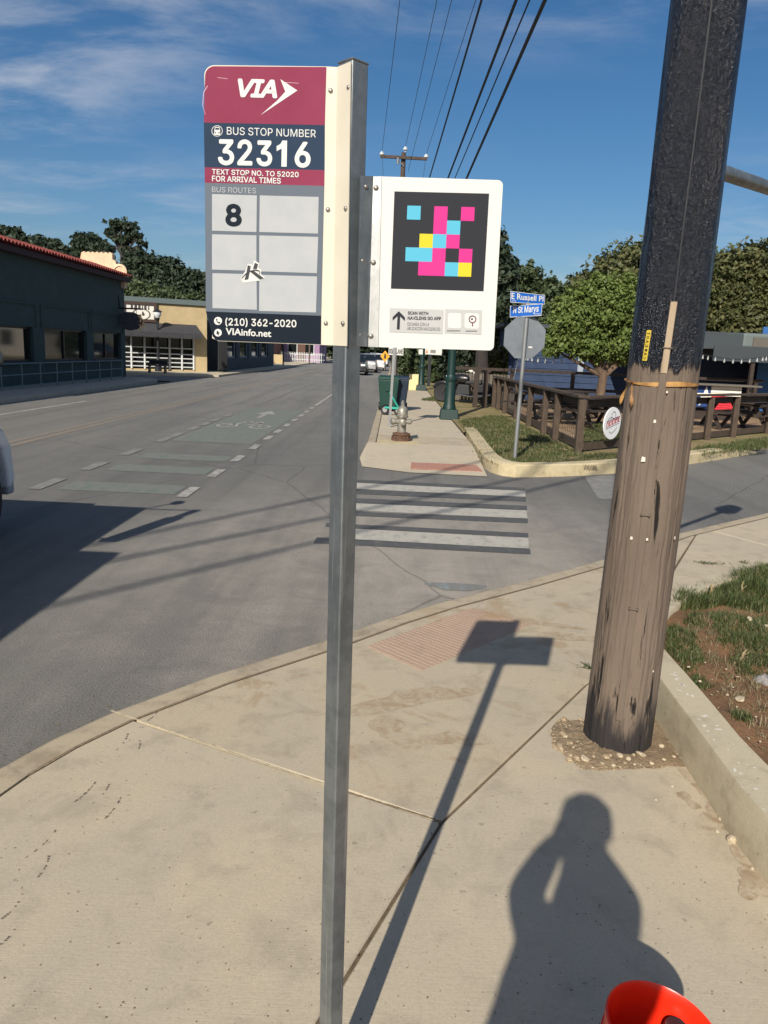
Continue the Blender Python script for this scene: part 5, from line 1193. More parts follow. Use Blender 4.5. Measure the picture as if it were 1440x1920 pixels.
for i in range(22):      # grey boards closing the far bays
    y = L1[-1].y-.1-i*.19
    if y < L1[-4].y: break
    k = MB(); k.box(3.36, 3.385, y-.085, y+.085, .2, ztf-.28+random.uniform(-.03, .02)); k.build('board', GREYW, f1)
f2 = thing('corner_fence', 'brown post and rail fence running along the side street', 'fence', FC)
fd = (G(1437, 813, .14)-FC); fd.z = 0; L2n = fd.length; fd.normalize()
L2 = [FC+fd*s_ for s_ in (0.09, 1.75, 3.4, 5.1, (G(1366, 819, .14)-FC).dot(fd), L2n, L2n+1.7, L2n+3.4)]
for p in L2[1:]: k = MB(); k.box(p.x-.06, p.x+.06, p.y-.06, p.y+.06, .05, ztf-.05); k.build('post', WB, f2, bevel=.006)
for a, b in zip(L2[:-1], L2[1:]):
    rail(a, b, ztf, .15, .045, 'cap_rail', WB, f2); rail(a, b, ztf-.125, .035, .14, 'rail', WBD, f2, (-.06, .06)); rail(a, b, .24, .035, .13, 'rail', WB, f2, (-.06, .06))
    k = MB()
    for j in range(1, 5): z = .3+(ztf-.5)*j/5; k.bar((a.x, a.y, z), (b.x, b.y, z), .004, .004)
    k.build('wire_panel', DKM, f2)
# gate post pair and back rail fence
b1 = thing('gate_post', 'pair of dark timber gate posts behind the parked motorcycle', 'post', G(897, 765, .14))
p = G(897, 764, .14)
for dx in (-.12, .18): k = MB(); k.box(p.x+dx-.07, p.x+dx+.07, p.y-.07, p.y+.07, .1, 1.25); k.build('post', WBD, b1, bevel=.006)
k = MB(); k.box(p.x-.25, p.x+.32, p.y-.06, p.y+.06, 1.255, 1.31); k.build('cap_rail', WBD, b1)
f3 = thing('yard_fence', 'dark rail fence crossing the yard behind the street fence', 'fence', (3, 27, .15))
for i in range(6): x = 2.0+i*2.1; k = MB(); k.box(x-.06, x+.06, 27.0, 27.12, .1, 1.32); k.build('post', WBD, f3)
for z in (1.32, .75): k = MB(); k.box(1.9, 12.7, 26.96, 26.998, z-.06, z+.04); k.build('rail', WBD, f3)
for i in range(18): x = 1.95+i*.12; k = MB(); k.box(x-.05, x+.05, 27.14, 27.17, .2, 1.15+random.uniform(-.03, .03)); k.build('board', GREYW, f3)
# round sign on the fence
sp_ = None; best = 9
for i in range(400):
    q = FC+fd*(i*.02); q.z = .7; dd = (q-C0); 
    # pixel x of q
    c_p = camo.matrix_world.inverted() @ q; xp = IMW/2+FPX*c_p.x/(-c_p.z)
    if abs(xp-1142) < best: best = abs(xp-1142); sp_ = q.copy()
nrm = Vector((fd.y, -fd.x, 0)); zc = AY(1142, 793, sp_.y).z; cS = Vector((sp_.x, sp_.y, zc))+nrm*.07
rs = thing('round_sign', 'round white sign with red lettering and a cap drawing on the fence', 'sign', (cS.x, cS.y, .14))
k = MB(); k.lathe([(.29, -.012), (.295, 0), (.29, .012), (.0, .0125)], cS, 48, nrm); dsc = k.build('panel', mat('round_white', srgb(226, 228, 230), .4), rs)
def RS(u, v, o_=.016): return cS + fd*u + Vector((0, 0, v)) + nrm*o_
INK = mat('round_sign_ink', srgb(70, 74, 82), .6); RINK = mat('round_sign_red', srgb(176, 60, 74), .6)
def stroke(pts, w_, m, name, o_=.016):
    k = MB()
    for (a, b) in zip(pts[:-1], pts[1:]):
        d_ = Vector((b[0]-a[0], b[1]-a[1])).normalized(); n_ = Vector((-d_.y, d_.x))*w_/2
        k.poly([RS(a[0]-n_.x, a[1]-n_.y, o_), RS(b[0]-n_.x, b[1]-n_.y, o_), RS(b[0]+n_.x, b[1]+n_.y, o_), RS(a[0]+n_.x, a[1]+n_.y, o_)])
    k.build(name, m, dsc)
stroke([(-.06, .11), (-.05, .17), (0, .215), (.06, .20), (.08, .15), (.08, .10), (.15, .11), (.17, .08), (.10, .06), (.02, .09), (-.06, .11), (-.14, .09), (-.18, .03), (-.17, -.01)], .012, INK, 'cap_drawing')
stroke([(-.10, -.14), (-.06, -.17), (0, -.18), (.06, -.15), (.12, -.12), (.16, -.07)], .01, INK, 'cap_drawing')
for i in range(9):
    x = -.20+i*.05; y = -.075+i*.012; h = .10
    stroke([(x, y), (x+.004, y+h)], .018, RINK, 'lettering'); stroke([(x+.004, y+h*.95), (x+.036, y+h*.9)], .014, RINK, 'lettering', .0165)
    if i % 2: stroke([(x+.036, y+h*.9), (x+.03, y+.01)], .014, RINK, 'lettering', .017)
    else: stroke([(x+.002, y+.01), (x+.034, y+.016)], .014, RINK, 'lettering', .017)
stroke([(-.215, -.10), (.22, .0)], .008, INK, 'lettering', .0175); stroke([(-.21, .04), (.22, .13)], .008, INK, 'lettering', .0175)
# stop sign (seen from behind) with street name blades
sb = G(965, 860, .16); tp_ = AY(992, 590, sb.y)
ss = thing('stop_sign', 'grey back of an octagonal stop sign with two blue street name blades', 'street sign', sb)
zt_s = AY(1000, 549, sb.y).z; lean = AY(988, 600, sb.y).x - AY(966, 855, sb.y).x; lean = lean/(AY(988, 600, sb.y).z-.16)
def SX(z): return sb.x+lean*(z-.16)
k = MB(); zpt = AY(990, 596, sb.y).z; k.tube([(sb.x, sb.y, .1), (SX(zpt), sb.y, zpt)], .032, 10); k.build('post', PG, ss, True)
zo = AY(986, 633, sb.y).z; ro = .345
k = MB(); k.prism([(SX(zo)+ro*math.cos(R_(22.5+45*i)), sb.y+.04, zo+ro*math.sin(R_(22.5+45*i))) for i in range(8)], (0, .004, 0)); oc = k.build('octagon_back', mat('sign_back_grey', srgb(122, 128, 134), .45, .35, col2=srgb(108, 114, 120), scale=6), ss)
k = MB(); k.prism([(SX(zo)+ro*.99*math.cos(R_(22.5+45*i)), sb.y+.0445, zo+ro*.99*math.sin(R_(22.5+45*i))) for i in range(8)], (0, .002, 0)); k.build('octagon_face', mat('stop_red', srgb(178, 28, 34), .5), oc)
BLU = mat('blade_blue', srgb(20, 92, 178), .4)
def blade(p0, p1, p2, p3, yo0, yo1, txt, tl, tr_, cap, small):
    Q = [AY(*p0, sb.y+yo0), AY(*p1, sb.y+yo1), AY(*p2, sb.y+yo1), AY(*p3, sb.y+yo0)]
    k = MB(); k.prism(Q, (0, .004, 0)); bl_ = k.build('name_blade', BLU, ss)
    def MP(a, b, o_): 
        top = Q[0].lerp(Q[1], a); bot = Q[3].lerp(Q[2], a); return bot.lerp(top, b)+Vector((0, -o_, 0))
    k = MB(); t_ = .012
    for (a0_, b0_, a1_, b1_) in ((0, 0, 1, .045), (0, .955, 1, 1), (0, .045, t_, .955), (1-t_, .045, 1, .955)): k.poly([MP(a0_, b0_, .002), MP(a1_, b0_, .002), MP(a1_, b1_, .002), MP(a0_, b1_, .002)])
    k.build('blade_border', WHITE, bl_)
    lettering(txt, lambda a, b: MP(tl+(tr_-tl)*a, cap[0]+(cap[1]-cap[0])*b, .003), WHITE, bl_, .02)
    lettering(small[0], lambda a, b: MP(small[1]+(small[2]-small[1])*a, .10+.12*b, .003), WHITE, bl_, .01)
blade((957, 545.5), (1022, 553.5), (1021, 571), (957, 567), -.06, .16, 'E Russell Pl', .03, .96, (.30, .86), ('100', .04, .16))
blade((956.5, 573.5), (1017, 569), (1015, 592), (956, 595), .14, -.10, 'N St Marys', .10, .90, (.34, .88), ('2700', .78, .96))
k = MB(); k.box(SX(zpt)-.015, SX(zpt)+.015, sb.y+.05, sb.y+.08, zpt-.1, zt_s-.04); k.build('blade_bracket', PG, ss)
k = MB(); k.box(SX(zo)+.07, SX(zo)+.13, sb.y+.036, sb.y+.0395, zo-.155, zo-.13); k.build('label', WHITE, oc)
# guy wire guard leaning behind
k = MB(); k.tube([AY(962, 715, 25), AY(985, 620, 27)], .02, 6); tag(k.build('guy_wire', PG), 'thin pale guy wire slanting behind the stop sign', 'wire')
# hydrant
HY = G(752, 826, .12)
SILV = mat('silver_hydrant_paint', srgb(160, 156, 146), .45, .35, col2=srgb(120, 114, 102), scale=14, bump=.2)
RUST = mat('rusty_iron', srgb(116, 82, 62), .9, col2=srgb(70, 56, 48), scale=20, bump=.5)
hy = thing('fire_hydrant', 'silver fire hydrant with rusty base on the far sidewalk', 'fire hydrant', HY)
k = MB(); k.lathe([(.19, 0), (.19, .05), (.15, .06), (.15, .10), (.17, .11), (.17, .14), (.10, .16)], HY, 18); k.build('base', RUST, hy, True)
for i in range(8): a = i*math.pi/4; k = MB(); k.lathe([(.02, 0), (.02, .05)], HY+Vector((.165*math.cos(a), .165*math.sin(a), .045)), 6); k.build('bolt', RUST, hy)
k = MB(); k.lathe([(.082, .15), (.082, .42), (.112, .44), (.112, .47), (.10, .48), (.105, .56), (.08, .62), (.03, .66)], HY, 20); k.build('barrel', SILV, hy, True)
k = MB(); k.lathe([(.035, .65), (.035, .70), (.022, .72), (.022, .75)], HY, 6); k.build('operating_nut', SILV, hy)
for ax_, ln, r_ in (((-1, -.2, 0), .20, .065), ((1, .2, 0), .17, .05), ((.1, -1, 0), .19, .06)):
    k = MB(); k.lathe([(r_*.8, .06), (r_*.8, ln-.06), (r_, ln-.05), (r_, ln), (r_*.5, ln+.02)], HY+Vector((0, 0, .36)), 14, ax_); k.build('nozzle', SILV, hy, True)
k = MB(); k.box(XA+.17, HY.x+.30, HY.y-.55, HY.y+.05, .121, .124); k.build('slab_patch', YKERB, fs_)
# near thin sign post, its sign high up
np_ = G(730, 801, .12); pz = AY(742, 640, np_.y).z
ns = thing('lane_sign_post', 'slim grey sign post standing beside the hydrant', 'sign', np_)
ln_ = (AY(739, 655, np_.y).x-np_.x)/(AY(739, 655, np_.y).z-.12)
k = MB(); k.bar(np_, np_+Vector((ln_*2.6, 0, 2.6)), .055, .03); k.build('post', PG, ns)
k = MB(); k.box(np_.x+ln_*2.4-.23, np_.x+ln_*2.4+.23, np_.y-.03, np_.y-.025, 2.12, 2.72); k.build('panel', WHITE, ns)
bs = Vector((AY(741, 690, 33).x, 33, .12)); bl2 = thing('bike_lane_sign', 'white bike lane sign on a far post above the bins', 'sign', bs)
k = MB(); k.tube([bs, bs+Vector((0, 0, 2.6))], .03, 8); k.build('post', PG, bl2)
Q = [AY(729, 651, 33), AY(756.5, 652, 33), AY(756, 666.5, 33), AY(728.5, 665, 33)]; k = MB(); k.prism(Q, (0, .01, 0)); pn = k.build('panel', WHITE, bl2)
def qmap(Q, a0_, a1_, b0_, b1_, o_): return lambda a, b: (Q[3].lerp(Q[2], a0_+(a1_-a0_)*a)).lerp(Q[0].lerp(Q[1], a0_+(a1_-a0_)*a), b0_+(b1_-b0_)*b)+Vector((0, -o_, 0))
lettering('BIKE LANE', qmap(Q, .04, .97, .18, .80, .006), mat('black_ink', (.012, .012, .012), .6), pn, .03)
k = MB(); k.prism([AY(729, 640, 33), AY(757, 641, 33), AY(756.5, 650.5, 33), AY(729, 649.5, 33)], (0, .01, 0)); k.build('panel', mat('black_ink', (0, 0, 0)), bl2)
# orange diamond
od = Vector((AY(722, 668, 70).x, 70, .12)); os_ = thing('warning_sign', 'orange diamond pedestrian warning sign far down the street', 'sign', od)
k = MB(); k.tube([od, od+Vector((0, 0, 1.6))], .04, 8); k.build('post', PG, os_); zc_ = AY(722, 668, 70).z
k = MB(); k.prism([(od.x+.42*a, 69.9, zc_+.5*b) for a, b in ((0, 1), (1, 0), (0, -1), (-1, 0))], (0, .02, 0)); pn = k.build('panel', mat('warning_orange', srgb(238, 158, 34), .5), os_)
k = MB(); k.box(od.x-.09, od.x+.09, 69.88, 69.895, zc_-.2, zc_+.12); k.box(od.x-.06, od.x+.06, 69.88, 69.895, zc_+.14, zc_+.25); k.build('symbol', mat('black_ink', (0, 0, 0)), pn)
# bins
def bin_(x, y, label, m):
    o = thing('wheeled_bin', label, 'bin', (x, y, .12), 'wheeled bins on the far sidewalk')
    k = MB(); k.hexa([(x-.21, y-.24, .18), (x+.21, y-.24, .18), (x+.21, y+.24, .18), (x-.21, y+.24, .18), (x-.29, y-.32, 1.0), (x+.29, y-.32, 1.0), (x+.29, y+.32, 1.0), (x-.29, y+.32, 1.0)]); k.build('body', m, o, bevel=.03)
    k = MB(); k.hexa([(x-.32, y-.35, 1.003), (x+.32, y-.35, 1.003), (x+.32, y+.35, 1.003), (x-.32, y+.35, 1.003), (x-.27, y-.30, 1.08), (x+.27, y-.30, 1.08), (x+.27, y+.30, 1.10), (x-.27, y+.30, 1.10)]); k.build('lid', m, o, bevel=.02)
    for sx in (-.24, .24): k = MB(); k.lathe([(.03, -.03), (.11, -.03), (.11, .03), (.03, .03)], (x+sx, y+.26, .23), 14, (1, 0, 0)); k.build('wheel', TB_, o)
    k = MB(); k.tube([(x-.24, y+.36, .97), (x+.24, y+.36, .97)], .02, 8); k.build('handle', m, o)
    return o
bpx = G(735, 768, .12)
bin_(AY(727, 770, 21.8).x, 21.8, 'green wheeled bin nearest the kerb', mat('bin_green', srgbd(16, 70, 58), .6)); bin_(AY(744, 770, 22.0).x+.02, 22.1, 'dark blue wheeled bin beside the green one', mat('bin_blue', srgbd(20, 44, 66), .6))
# teal scooter
TEALB = mat('scooter_teal', srgb(52, 170, 150), .4); sc = thing('kick_scooter', 'teal electric kick scooter parked in front of the bins', 'scooter', G(734, 778, .12))
wa, wb_ = G(722, 778, .12), G(747, 780, .12); wa.z = wb_.z = .12
dv = (wb_-wa).normalized(); ax_ = Vector((-dv.y, dv.x, 0))
for p in (wa, wb_):
    k = MB(); k.lathe([(.07, -.03), (.12, -.035), (.14, 0), (.12, .035), (.07, .03)], p+Vector((0, 0, .14)), 22, ax_); wh = k.build('wheel', TB_, sc, True); k = MB(); k.lathe([(.07, -.035), (.07, .035)], p+Vector((0, 0, .14)), 16, ax_); k.build('hub', ALU, wh)
k = MB(); k.bar(wa+Vector((0, 0, .2)), wb_+Vector((0, 0, .2)), .14, .05); k.build('deck', TEALB, sc, bevel=.01)
k = MB(); st0 = wb_+Vector((0, 0, .2)); st1 = Vector((AY(730, 735, wb_.y-.2).x, wb_.y-.2, .75)); k.tube([st0, (st0+st1)/2, st1], .025, 10); k.build('stem', TEALB, sc, True)
k = MB(); k.tube([st1-ax_*.22, st1+ax_*.22], .016, 8); k.build('handlebar', TB_, sc)
# green lamp posts
GL = mat('lamp_green', srgbd(22, 58, 54), .5)
lp1 = G(841, 786, .12)
def green_lamp(base, label, f=1.0, banner=None):
    o = thing('green_lamp_post', label, 'street lamp', base, 'green lamp posts on the far sidewalk'); b = Vector(base)
    k = MB(); k.hexa([b+Vector(v) for v in [(-.24, -.24, 0), (.24, -.24, 0), (.24, .24, 0), (-.24, .24, 0), (-.21, -.21, .26), (.21, -.21, .26), (.21, .21, .26), (-.21, .21, .26)]]); k.build('plinth', GL, o, bevel=.02)
    k = MB(); k.lathe([(.17, .262), (.16, .34), (.14, .40), (.13, .95), (.155, .98), (.155, 1.04), (.12, 1.08), (.11, 1.12)], b, 16); k.build('base', GL, o, True)
    k = MB(); k.lathe([(.105, 1.12), (.085, 4.6), (.10, 4.62), (.10, 4.7)], b, 16); k.build('shaft', GL, o, True)
    k = MB(); k.lathe([(.09, 4.7), (.2, 4.85), (.24, 5.1), (.16, 5.3), (.03, 5.42)], b, 16); k.build('lantern', mat('lamp_glass', (0, 0, 0)), o, True)
    return o
green_lamp(lp1, 'dark green lamp post with square base, nearer of the two'); lp2 = G(789, 732, .12); g2_ = green_lamp(lp2, 'dark green lamp post farther down the sidewalk with white banner sign')
k = MB(); y_ = lp2.y-.15; Q = [AY(785, 655, y_), AY(793, 655, y_), AY(792.5, 665, y_), AY(785, 664, y_)]; k.prism(Q, (0, .01, 0)); k.build('panel', WHITE, g2_)
k = MB(); k.box(lp2.x-.55, lp2.x-.13, lp2.y-.2, lp2.y+.2, .12, .82); tag(k.build('utility_box', mat('cream_box', srgb(214, 200, 150), .6), None, False, .02), 'cream utility box beside the farther green lamp post', 'box')
bp_ = G(803, 724, .14); bo_ = thing('banner_sign', 'white banner sign on a black post behind the lamp posts', 'sign', bp_)
k = MB(); k.box(bp_.x-.08, bp_.x+.08, bp_.y-.08, bp_.y+.08, .1, 3.2); k.build('post', BLKM, bo_)
Q = [AY(796, 652, bp_.y-.1), AY(829, 654, bp_.y-.1), AY(828, 666, bp_.y-.1), AY(795, 664, bp_.y-.1)]; k = MB(); k.prism(Q, (0, .012, 0)); pn = k.build('panel', WHITE, bo_)
k = MB()
for i in range(5): k.prism([qmap(Q, 0, 1, 0, 1, .004)(.36+i*.06, .25), qmap(Q, 0, 1, 0, 1, .004)(.40+i*.06, .25), qmap(Q, 0, 1, 0, 1, .004)(.40+i*.06, .75), qmap(Q, 0, 1, 0, 1, .004)(.36+i*.06, .75)], (0, -.002, 0))
k.build('lettering', mat('black_ink', (0, 0, 0)), pn); k = MB(); k.prism([qmap(Q, 0, 1, 0, 1, .004)(a, b) for a, b in ((.08, .2), (.22, .2), (.15, .85))], (0, -.002, 0)); k.build('emblem', mat('orange_mark', srgb(222, 120, 60), .6), pn)
# motorcycle
mc = G(868, 756, .14); mo = thing('motorcycle', 'black motorcycle parked on the grass behind the nearer lamp post', 'motorcycle', mc)
md = Vector((.93, -.36, 0)).normalized(); ms = Vector((-md.y, md.x, 0)); CH = mat('chrome', (.35, .35, .35), .2, 1.0); MBK = mat('motor_black', (.012, .012, .014), .35, coat=.4)
def MC(a, h, s_=0.0): return mc+md*a+ms*s_+Vector((0, 0, h))
for a in (-.75, .75):
    k = MB(); k.lathe([(.20, -.05), (.28, -.06), (.32, 0), (.28, .06), (.20, .05)], MC(a, .32), 26, ms); wh = k.build('wheel', TB_, mo, True); k = MB(); k.lathe([(.2, -.02), (.2, .02), (.05, .05)], MC(a, .32), 16, ms); k.build('rim', CH, wh)
    k = MB(); k.tube([MC(a+.36*math.cos(t_), .32+.36*math.sin(t_)) for t_ in np.linspace(.5, 2.7, 8)], .05, 8); k.build('mudguard', MBK, mo, True)
k = MB(); k.lathe([(.05, -.3), (.14, -.2), (.17, .05), (.12, .25), (.04, .3)], MC(-.12, .82), 14, md); k.build('fuel_tank', MBK, mo, True)
k = MB(); k.hexa([MC(.05, .66, -.13), MC(.62, .68, -.12), MC(.62, .68, .12), MC(.05, .66, .13), MC(.08, .76, -.12), MC(.62, .82, -.1), MC(.62, .82, .1), MC(.08, .76, .12)]); k.build('seat', TB_, mo, bevel=.03)
k = MB(); k.hexa([MC(-.30, .28, -.15), MC(.25, .28, -.15), MC(.25, .28, .15), MC(-.30, .28, .15), MC(-.2, .64, -.12), MC(.2, .64, -.12), MC(.2, .64, .12), MC(-.2, .64, .12)]); k.build('engine', mat('engine_grey', (.03, .03, .032), .5, .4), mo, bevel=.04)
k = MB(); k.tube([MC(-.75, .32, -.08), MC(-.45, .95, -.08)], .025, 8); k.tube([MC(-.75, .32, .08), MC(-.45, .95, .08)], .025, 8); k.build('fork', CH, mo)
k = MB(); k.tube([MC(-.25, 1.02, -.36), MC(-.42, 1.0, -.12), MC(-.42, 1.0, .12), MC(-.25, 1.02, .36)], .016, 8); k.build('handlebar', CH, mo)
k = MB(); k.lathe([(.02, -.1), (.09, -.04), (.10, .04), (.09, .05)], MC(-.58, .86), 16, -md); k.build('headlight', CH, mo, True)
k = MB(); k.tube([MC(-.15, .3, -.2), MC(.3, .25, -.22), MC(1.0, .34, -.22)], [.03, .035, .05], 10); k.build('exhaust', CH, mo, True)
k = MB(); k.hexa([MC(.5, .4, -.28), MC(.95, .4, -.28), MC(.95, .4, -.13), MC(.5, .4, -.13), MC(.5, .66, -.28), MC(.95, .66, -.28), MC(.95, .66, -.13), MC(.5, .66, -.13)]); k.build('saddlebag', TB_, mo, bevel=.03)
k = MB(); k.lathe([(.02, -.02), (.07, 0), (.02, .02)], MC(-.25, 1.14, -.34), 10, md); k.build('mirror', CH, mo, True)
# power pole with crossarm, cables
pb2 = Vector((AY(738, 715, 40).x, 40, .1)); tp2 = AY(757, 286, 40); pp2 = thing('power_pole', 'distant wooden power pole with crossarm and white insulators', 'utility pole', pb2)
k = MB(); k.tube([pb2, pb2.lerp(tp2, .5), tp2], [.17, .14, .11], 14); k.build('shaft', mat('old_pole_wood', srgb(86, 72, 64), .9, col2=srgb(66, 56, 50), scale=10, stretch=(1, 1, .1)), pp2, True)
cl_, cr_ = AY(713, 293, 39.8), AY(801, 298, 39.8); k = MB(); k.bar(cl_, cr_, .12, .13); k.build('crossarm', mat('old_pole_wood', (0, 0, 0)), pp2)
POR = mat('porcelain', srgb(206, 210, 214), .25); ins = []
for (x, y, Y_) in [(716, 292, 39.8), (760, 283, 40.0), (799, 297, 39.8)]:
    b = AY(x, y, Y_); k = MB(); k.lathe([(.02, -.12), (.03, .02), (.11, .04), (.12, .10), (.06, .16), (.04, .2)], b, 12); k.build('insulator', POR, pp2, True); ins.append(b+Vector((0, 0, .18)))
k = MB(); a, b = AY(744, 297, 39.75), AY(757, 312, 39.85); k.bar(a, b, .04, .04); k.lathe([(.05, 0), (.06, .3)], AY(746, 308, 39.7), 8); k.build('brace', PG, pp2)
CAB = mat('black_cable', (.010, .012, .018), .6); WIR = mat('thin_wire', (.02, .024, .035), .5)
def sag(a, b, n, s_): 
    return [Vector(a).lerp(Vector(b), i/n) - Vector((0, 0, s_*4*(i/n)*(1-i/n))) for i in range(n+1)]
def ztop(px, py, z):
    d = ray(px, py); return C0 + d*((z-H0)/d.z)
def wire(name, label, pts, r_, m, group, n=6): k = MB(); k.tube(pts, r_, n); return tag(k.build(name, m, None, True), label, 'cable', group)
for i, ((x0, y0), e_) in enumerate(zip([(750, 0), (820, 0), (893, 0)], ins)):
    b = ztop(x0, y0, e_.z+.25); d_ = (b-e_); far = e_ + d_*1.7; wire('power_wire', ['thin power wire ending at the left insulator of the distant pole', 'thin power wire ending at the middle insulator of the distant pole', 'thin power wire ending at the right insulator of the distant pole'][i], sag(e_, far, 20, -.05), .010, WIR, 'power wires'); wire('power_wire', ['thin power wire running on beyond the left insulator', 'thin power wire running on beyond the middle insulator', 'thin power wire running on beyond the right insulator'][i], sag(e_, e_+Vector((.1, 60, -1.5)), 8, .4), .008, WIR, 'power wires')
a, b = AY(765, 322, 39.7), ztop(847, 0, AY(765, 322, 39.7).z+.3); wire('power_wire', 'thin lower wire passing under the distant crossarm', sag(a, a+(b-a)*1.7, 20, 0), .009, WIR, 'power wires')
for i, (xa, ya, xb_, yb_, r_, z) in enumerate([(903, 0, 806, 331, .020, 7.4), (968, 0, 840, 334, .026, 7.0), (993, 0, 853, 334, .014, 7.0), (1022, 0, 875, 334, .030, 6.6)]):
    a, b = ztop(xa, ya, z), ztop(xb_, yb_, z); d_ = b-a
    wire('telecom_cable', ['thick black overhead cable, leftmost of four', 'thick black overhead cable, second of four from the left', 'thinner black overhead cable, third of four from the left', 'thickest black overhead cable, rightmost of four'][i], [a-d_*.6, a, b, b+d_*1.3], r_, CAB, 'overhead telecom cables', 8)
kn = AY(930, 221, ztop(930, 221, 6.6).y)
# cables crossing the street behind the viewpoint: their shadows fall on the road
for i, ((x0, y0), (x1, y1)) in enumerate([((200, 1110), (1160, 880)), ((240, 1045), (1120, 868)), ((260, 1003), (1000, 850))]):
    h = 8.0+.3*i; p, q = G(x0, y0), G(x1, y1); off = -Dv*h/math.tan(SUN_EL)+Vector((0, 0, h)); p, q = p+off, q+off; d_ = q-p
    wire('span_cable', ['overhead cable crossing behind the viewpoint, shadow nearest on the road', 'overhead cable crossing behind the viewpoint, middle shadow on the road', 'overhead cable crossing behind the viewpoint, farthest shadow on the road'][i], [p-d_*.6, p, q, q+d_*.35], .034, CAB, 'cables crossing the street', 8)
# ================================================================== yard: blue building, bar, tables, lights
NB = mat('navy_siding', srgb(44, 62, 92), .8, col2=srgb(38, 54, 82), scale=3); BR_ = mat('bright_blue_panel', srgb(44, 92, 150), .7); ROOFD = mat('dark_roof_metal', srgb(56, 62, 66), .6)
nb = thing('blue_building', 'dark blue boarded building at the back of the yard', 'building', (12, 32, .1))
YB = 30.0; xb0, xb1 = AY(955, 690, YB).x, 24.0
zz_ = .15; i = 0
k = MB(); k.box(xb0, xb1, YB+.04, YB+8, .1, 2.85); k.build('wall', NB, nb)
while zz_ < 2.6: k = MB(); k.add([(xb0-.02, YB-.015, zz_), (xb1, YB-.015, zz_), (xb1, YB+.035, zz_), (xb0-.02, YB+.035, zz_), (xb0-.02, YB+.01, zz_+.235), (xb1, YB+.01, zz_+.235), (xb1, YB+.035, zz_+.235), (xb0-.02, YB+.035, zz_+.235)], [(0,3,2,1),(4,5,6,7),(0,1,5,4),(1,2,6,5),(2,3,7,6),(3,0,4,7)]); k.build('siding_board', NB, nb); zz_ += .245
k = MB(); k.box(xb0-.4, xb1+.3, YB-.5, YB+8.3, 2.87, 3.0); k.build('roof', ROOFD, nb)
wx = AY(1088, 690, YB).x
k = MB(); PW = mat('pale_mural_paint', srgb(150, 160, 172), .8)
k.prism([(wx-.10, YB-.02, 1.2), (wx+.10, YB-.02, 1.2), (wx+.14, YB-.02, 2.2), (wx+.06, YB-.02, 2.5), (wx-.06, YB-.02, 2.5), (wx-.14, YB-.02, 2.2)], (0, -.008, 0))
for sx in (-1, 1): k.bar((wx+sx*.1, YB-.028, 2.25), (wx+sx*.5, YB-.028, 2.45), .01, .09); k.bar((wx+sx*.5, YB-.03, 2.45), (wx+sx*.75, YB-.03, 2.95), .01, .07)
k.build('mural', PW, nb)
AWY = 26.0; ax0, ax1 = AY(1338, 655, AWY).x, AY(1500, 655, AWY).x
ca = thing('patio_canopy', 'dark flat patio canopy in front of the blue building at right', 'canopy', (ax0, AWY, .15)); zc0 = AY(1345, 650, AWY).z
k = MB(); k.box(ax0, ax1+5, AWY, YB-.6, zc0-.06, zc0+.04); k.build('roof', mat('canopy_top', srgb(120, 130, 130), .6), ca); k = MB(); k.box(ax0, ax1+5, AWY-.04, AWY-.002, zc0-.45, zc0+.045); k.build('fascia', ROOFD, ca)
for px_ in (1408, 1475): x = AY(px_, 700, AWY+.1).x; k = MB(); k.box(x-.06, x+.06, AWY+.02, AWY+.14, .14, zc0-.06); k.build('post', WBD, ca)
k = MB(); xs0 = AY(1420, 700, 28.5).x; k.box(xs0, xs0+4, 28.5, 28.56, .2, 3.2); k.build('side_panel', BR_, ca)
rx0, rx1 = AY(1300, 640, 29).x, AY(1352, 640, 29).x; k = MB(); k.box(rx0-3, rx1, 27.2, 29.2, AY(1340, 672, 28).z, AY(1340, 628, 28).z); k.build('dark_hood', ROOFD, ca)
vt = thing('roof_vent', 'grey boxy roof vent above the patio canopy', 'vent', (AY(1420, 640, 28).x, 28, zc0)); k = MB(); vx0 = AY(1393, 640, 28).x; k.box(vx0, vx0+3.2, 28, 30, zc0+.05, AY(1400, 624, 28).z); k.build('housing', mat('vent_grey', srgb(96, 106, 104), .6), vt, bevel=.08); k = MB(); k.box(vx0+.35, vx0+3.0, 27.96, 27.998, zc0+.1, AY(1400, 632, 28).z); k.build('grille', mat('vent_mesh', srgb(104, 98, 88), .9, col2=srgb(80, 76, 70), scale=30), vt)
# painted bar
YBr = 23.5; bx = [AY(p_, 745, YBr).x for p_ in (1285, 1331, 1388)]; zb0, zbm, zb1 = .15, AY(1350, 743, YBr).z, AY(1350, 724, YBr).z; zlo = AY(1360, 769, YBr).z
ba = thing('painted_bar', 'outdoor bar counter painted blue, white and red with a star', 'bar counter', (bx[1], YBr, .15))
def planks(x0, x1, z0, z1, m, nm='plank', n=4):
    for i in range(n): a = z0+(z1-z0)*i/n; k = MB(); k.box(x0, x1, YBr-.03, YBr, a+.006, z0+(z1-z0)*(i+1)/n-.004); k.build(nm, m, ba)
FBLU, FWHT, FRED = mat('bar_blue', srgb(28, 62, 122), .7), mat('bar_white', srgb(232, 228, 214), .7), mat('bar_red', srgb(206, 44, 58), .7)
planks(bx[0], bx[1]-.01, zlo, zb1, FBLU, n=8); planks(bx[1], bx[2], zbm+.005, zb1, FWHT, n=3); planks(bx[1], bx[2], zlo, zbm, FRED, n=6)
k = MB(); k.box(bx[0]-.1, bx[2]+.5, YBr-.25, YBr+.6, zb1+.01, zb1+.06); k.build('counter_top', GREYW, ba); k = MB(); k.box(bx[0], bx[2], YBr+.01, YBr+.6, .15, zb1); k.build('carcass', WBD, ba)
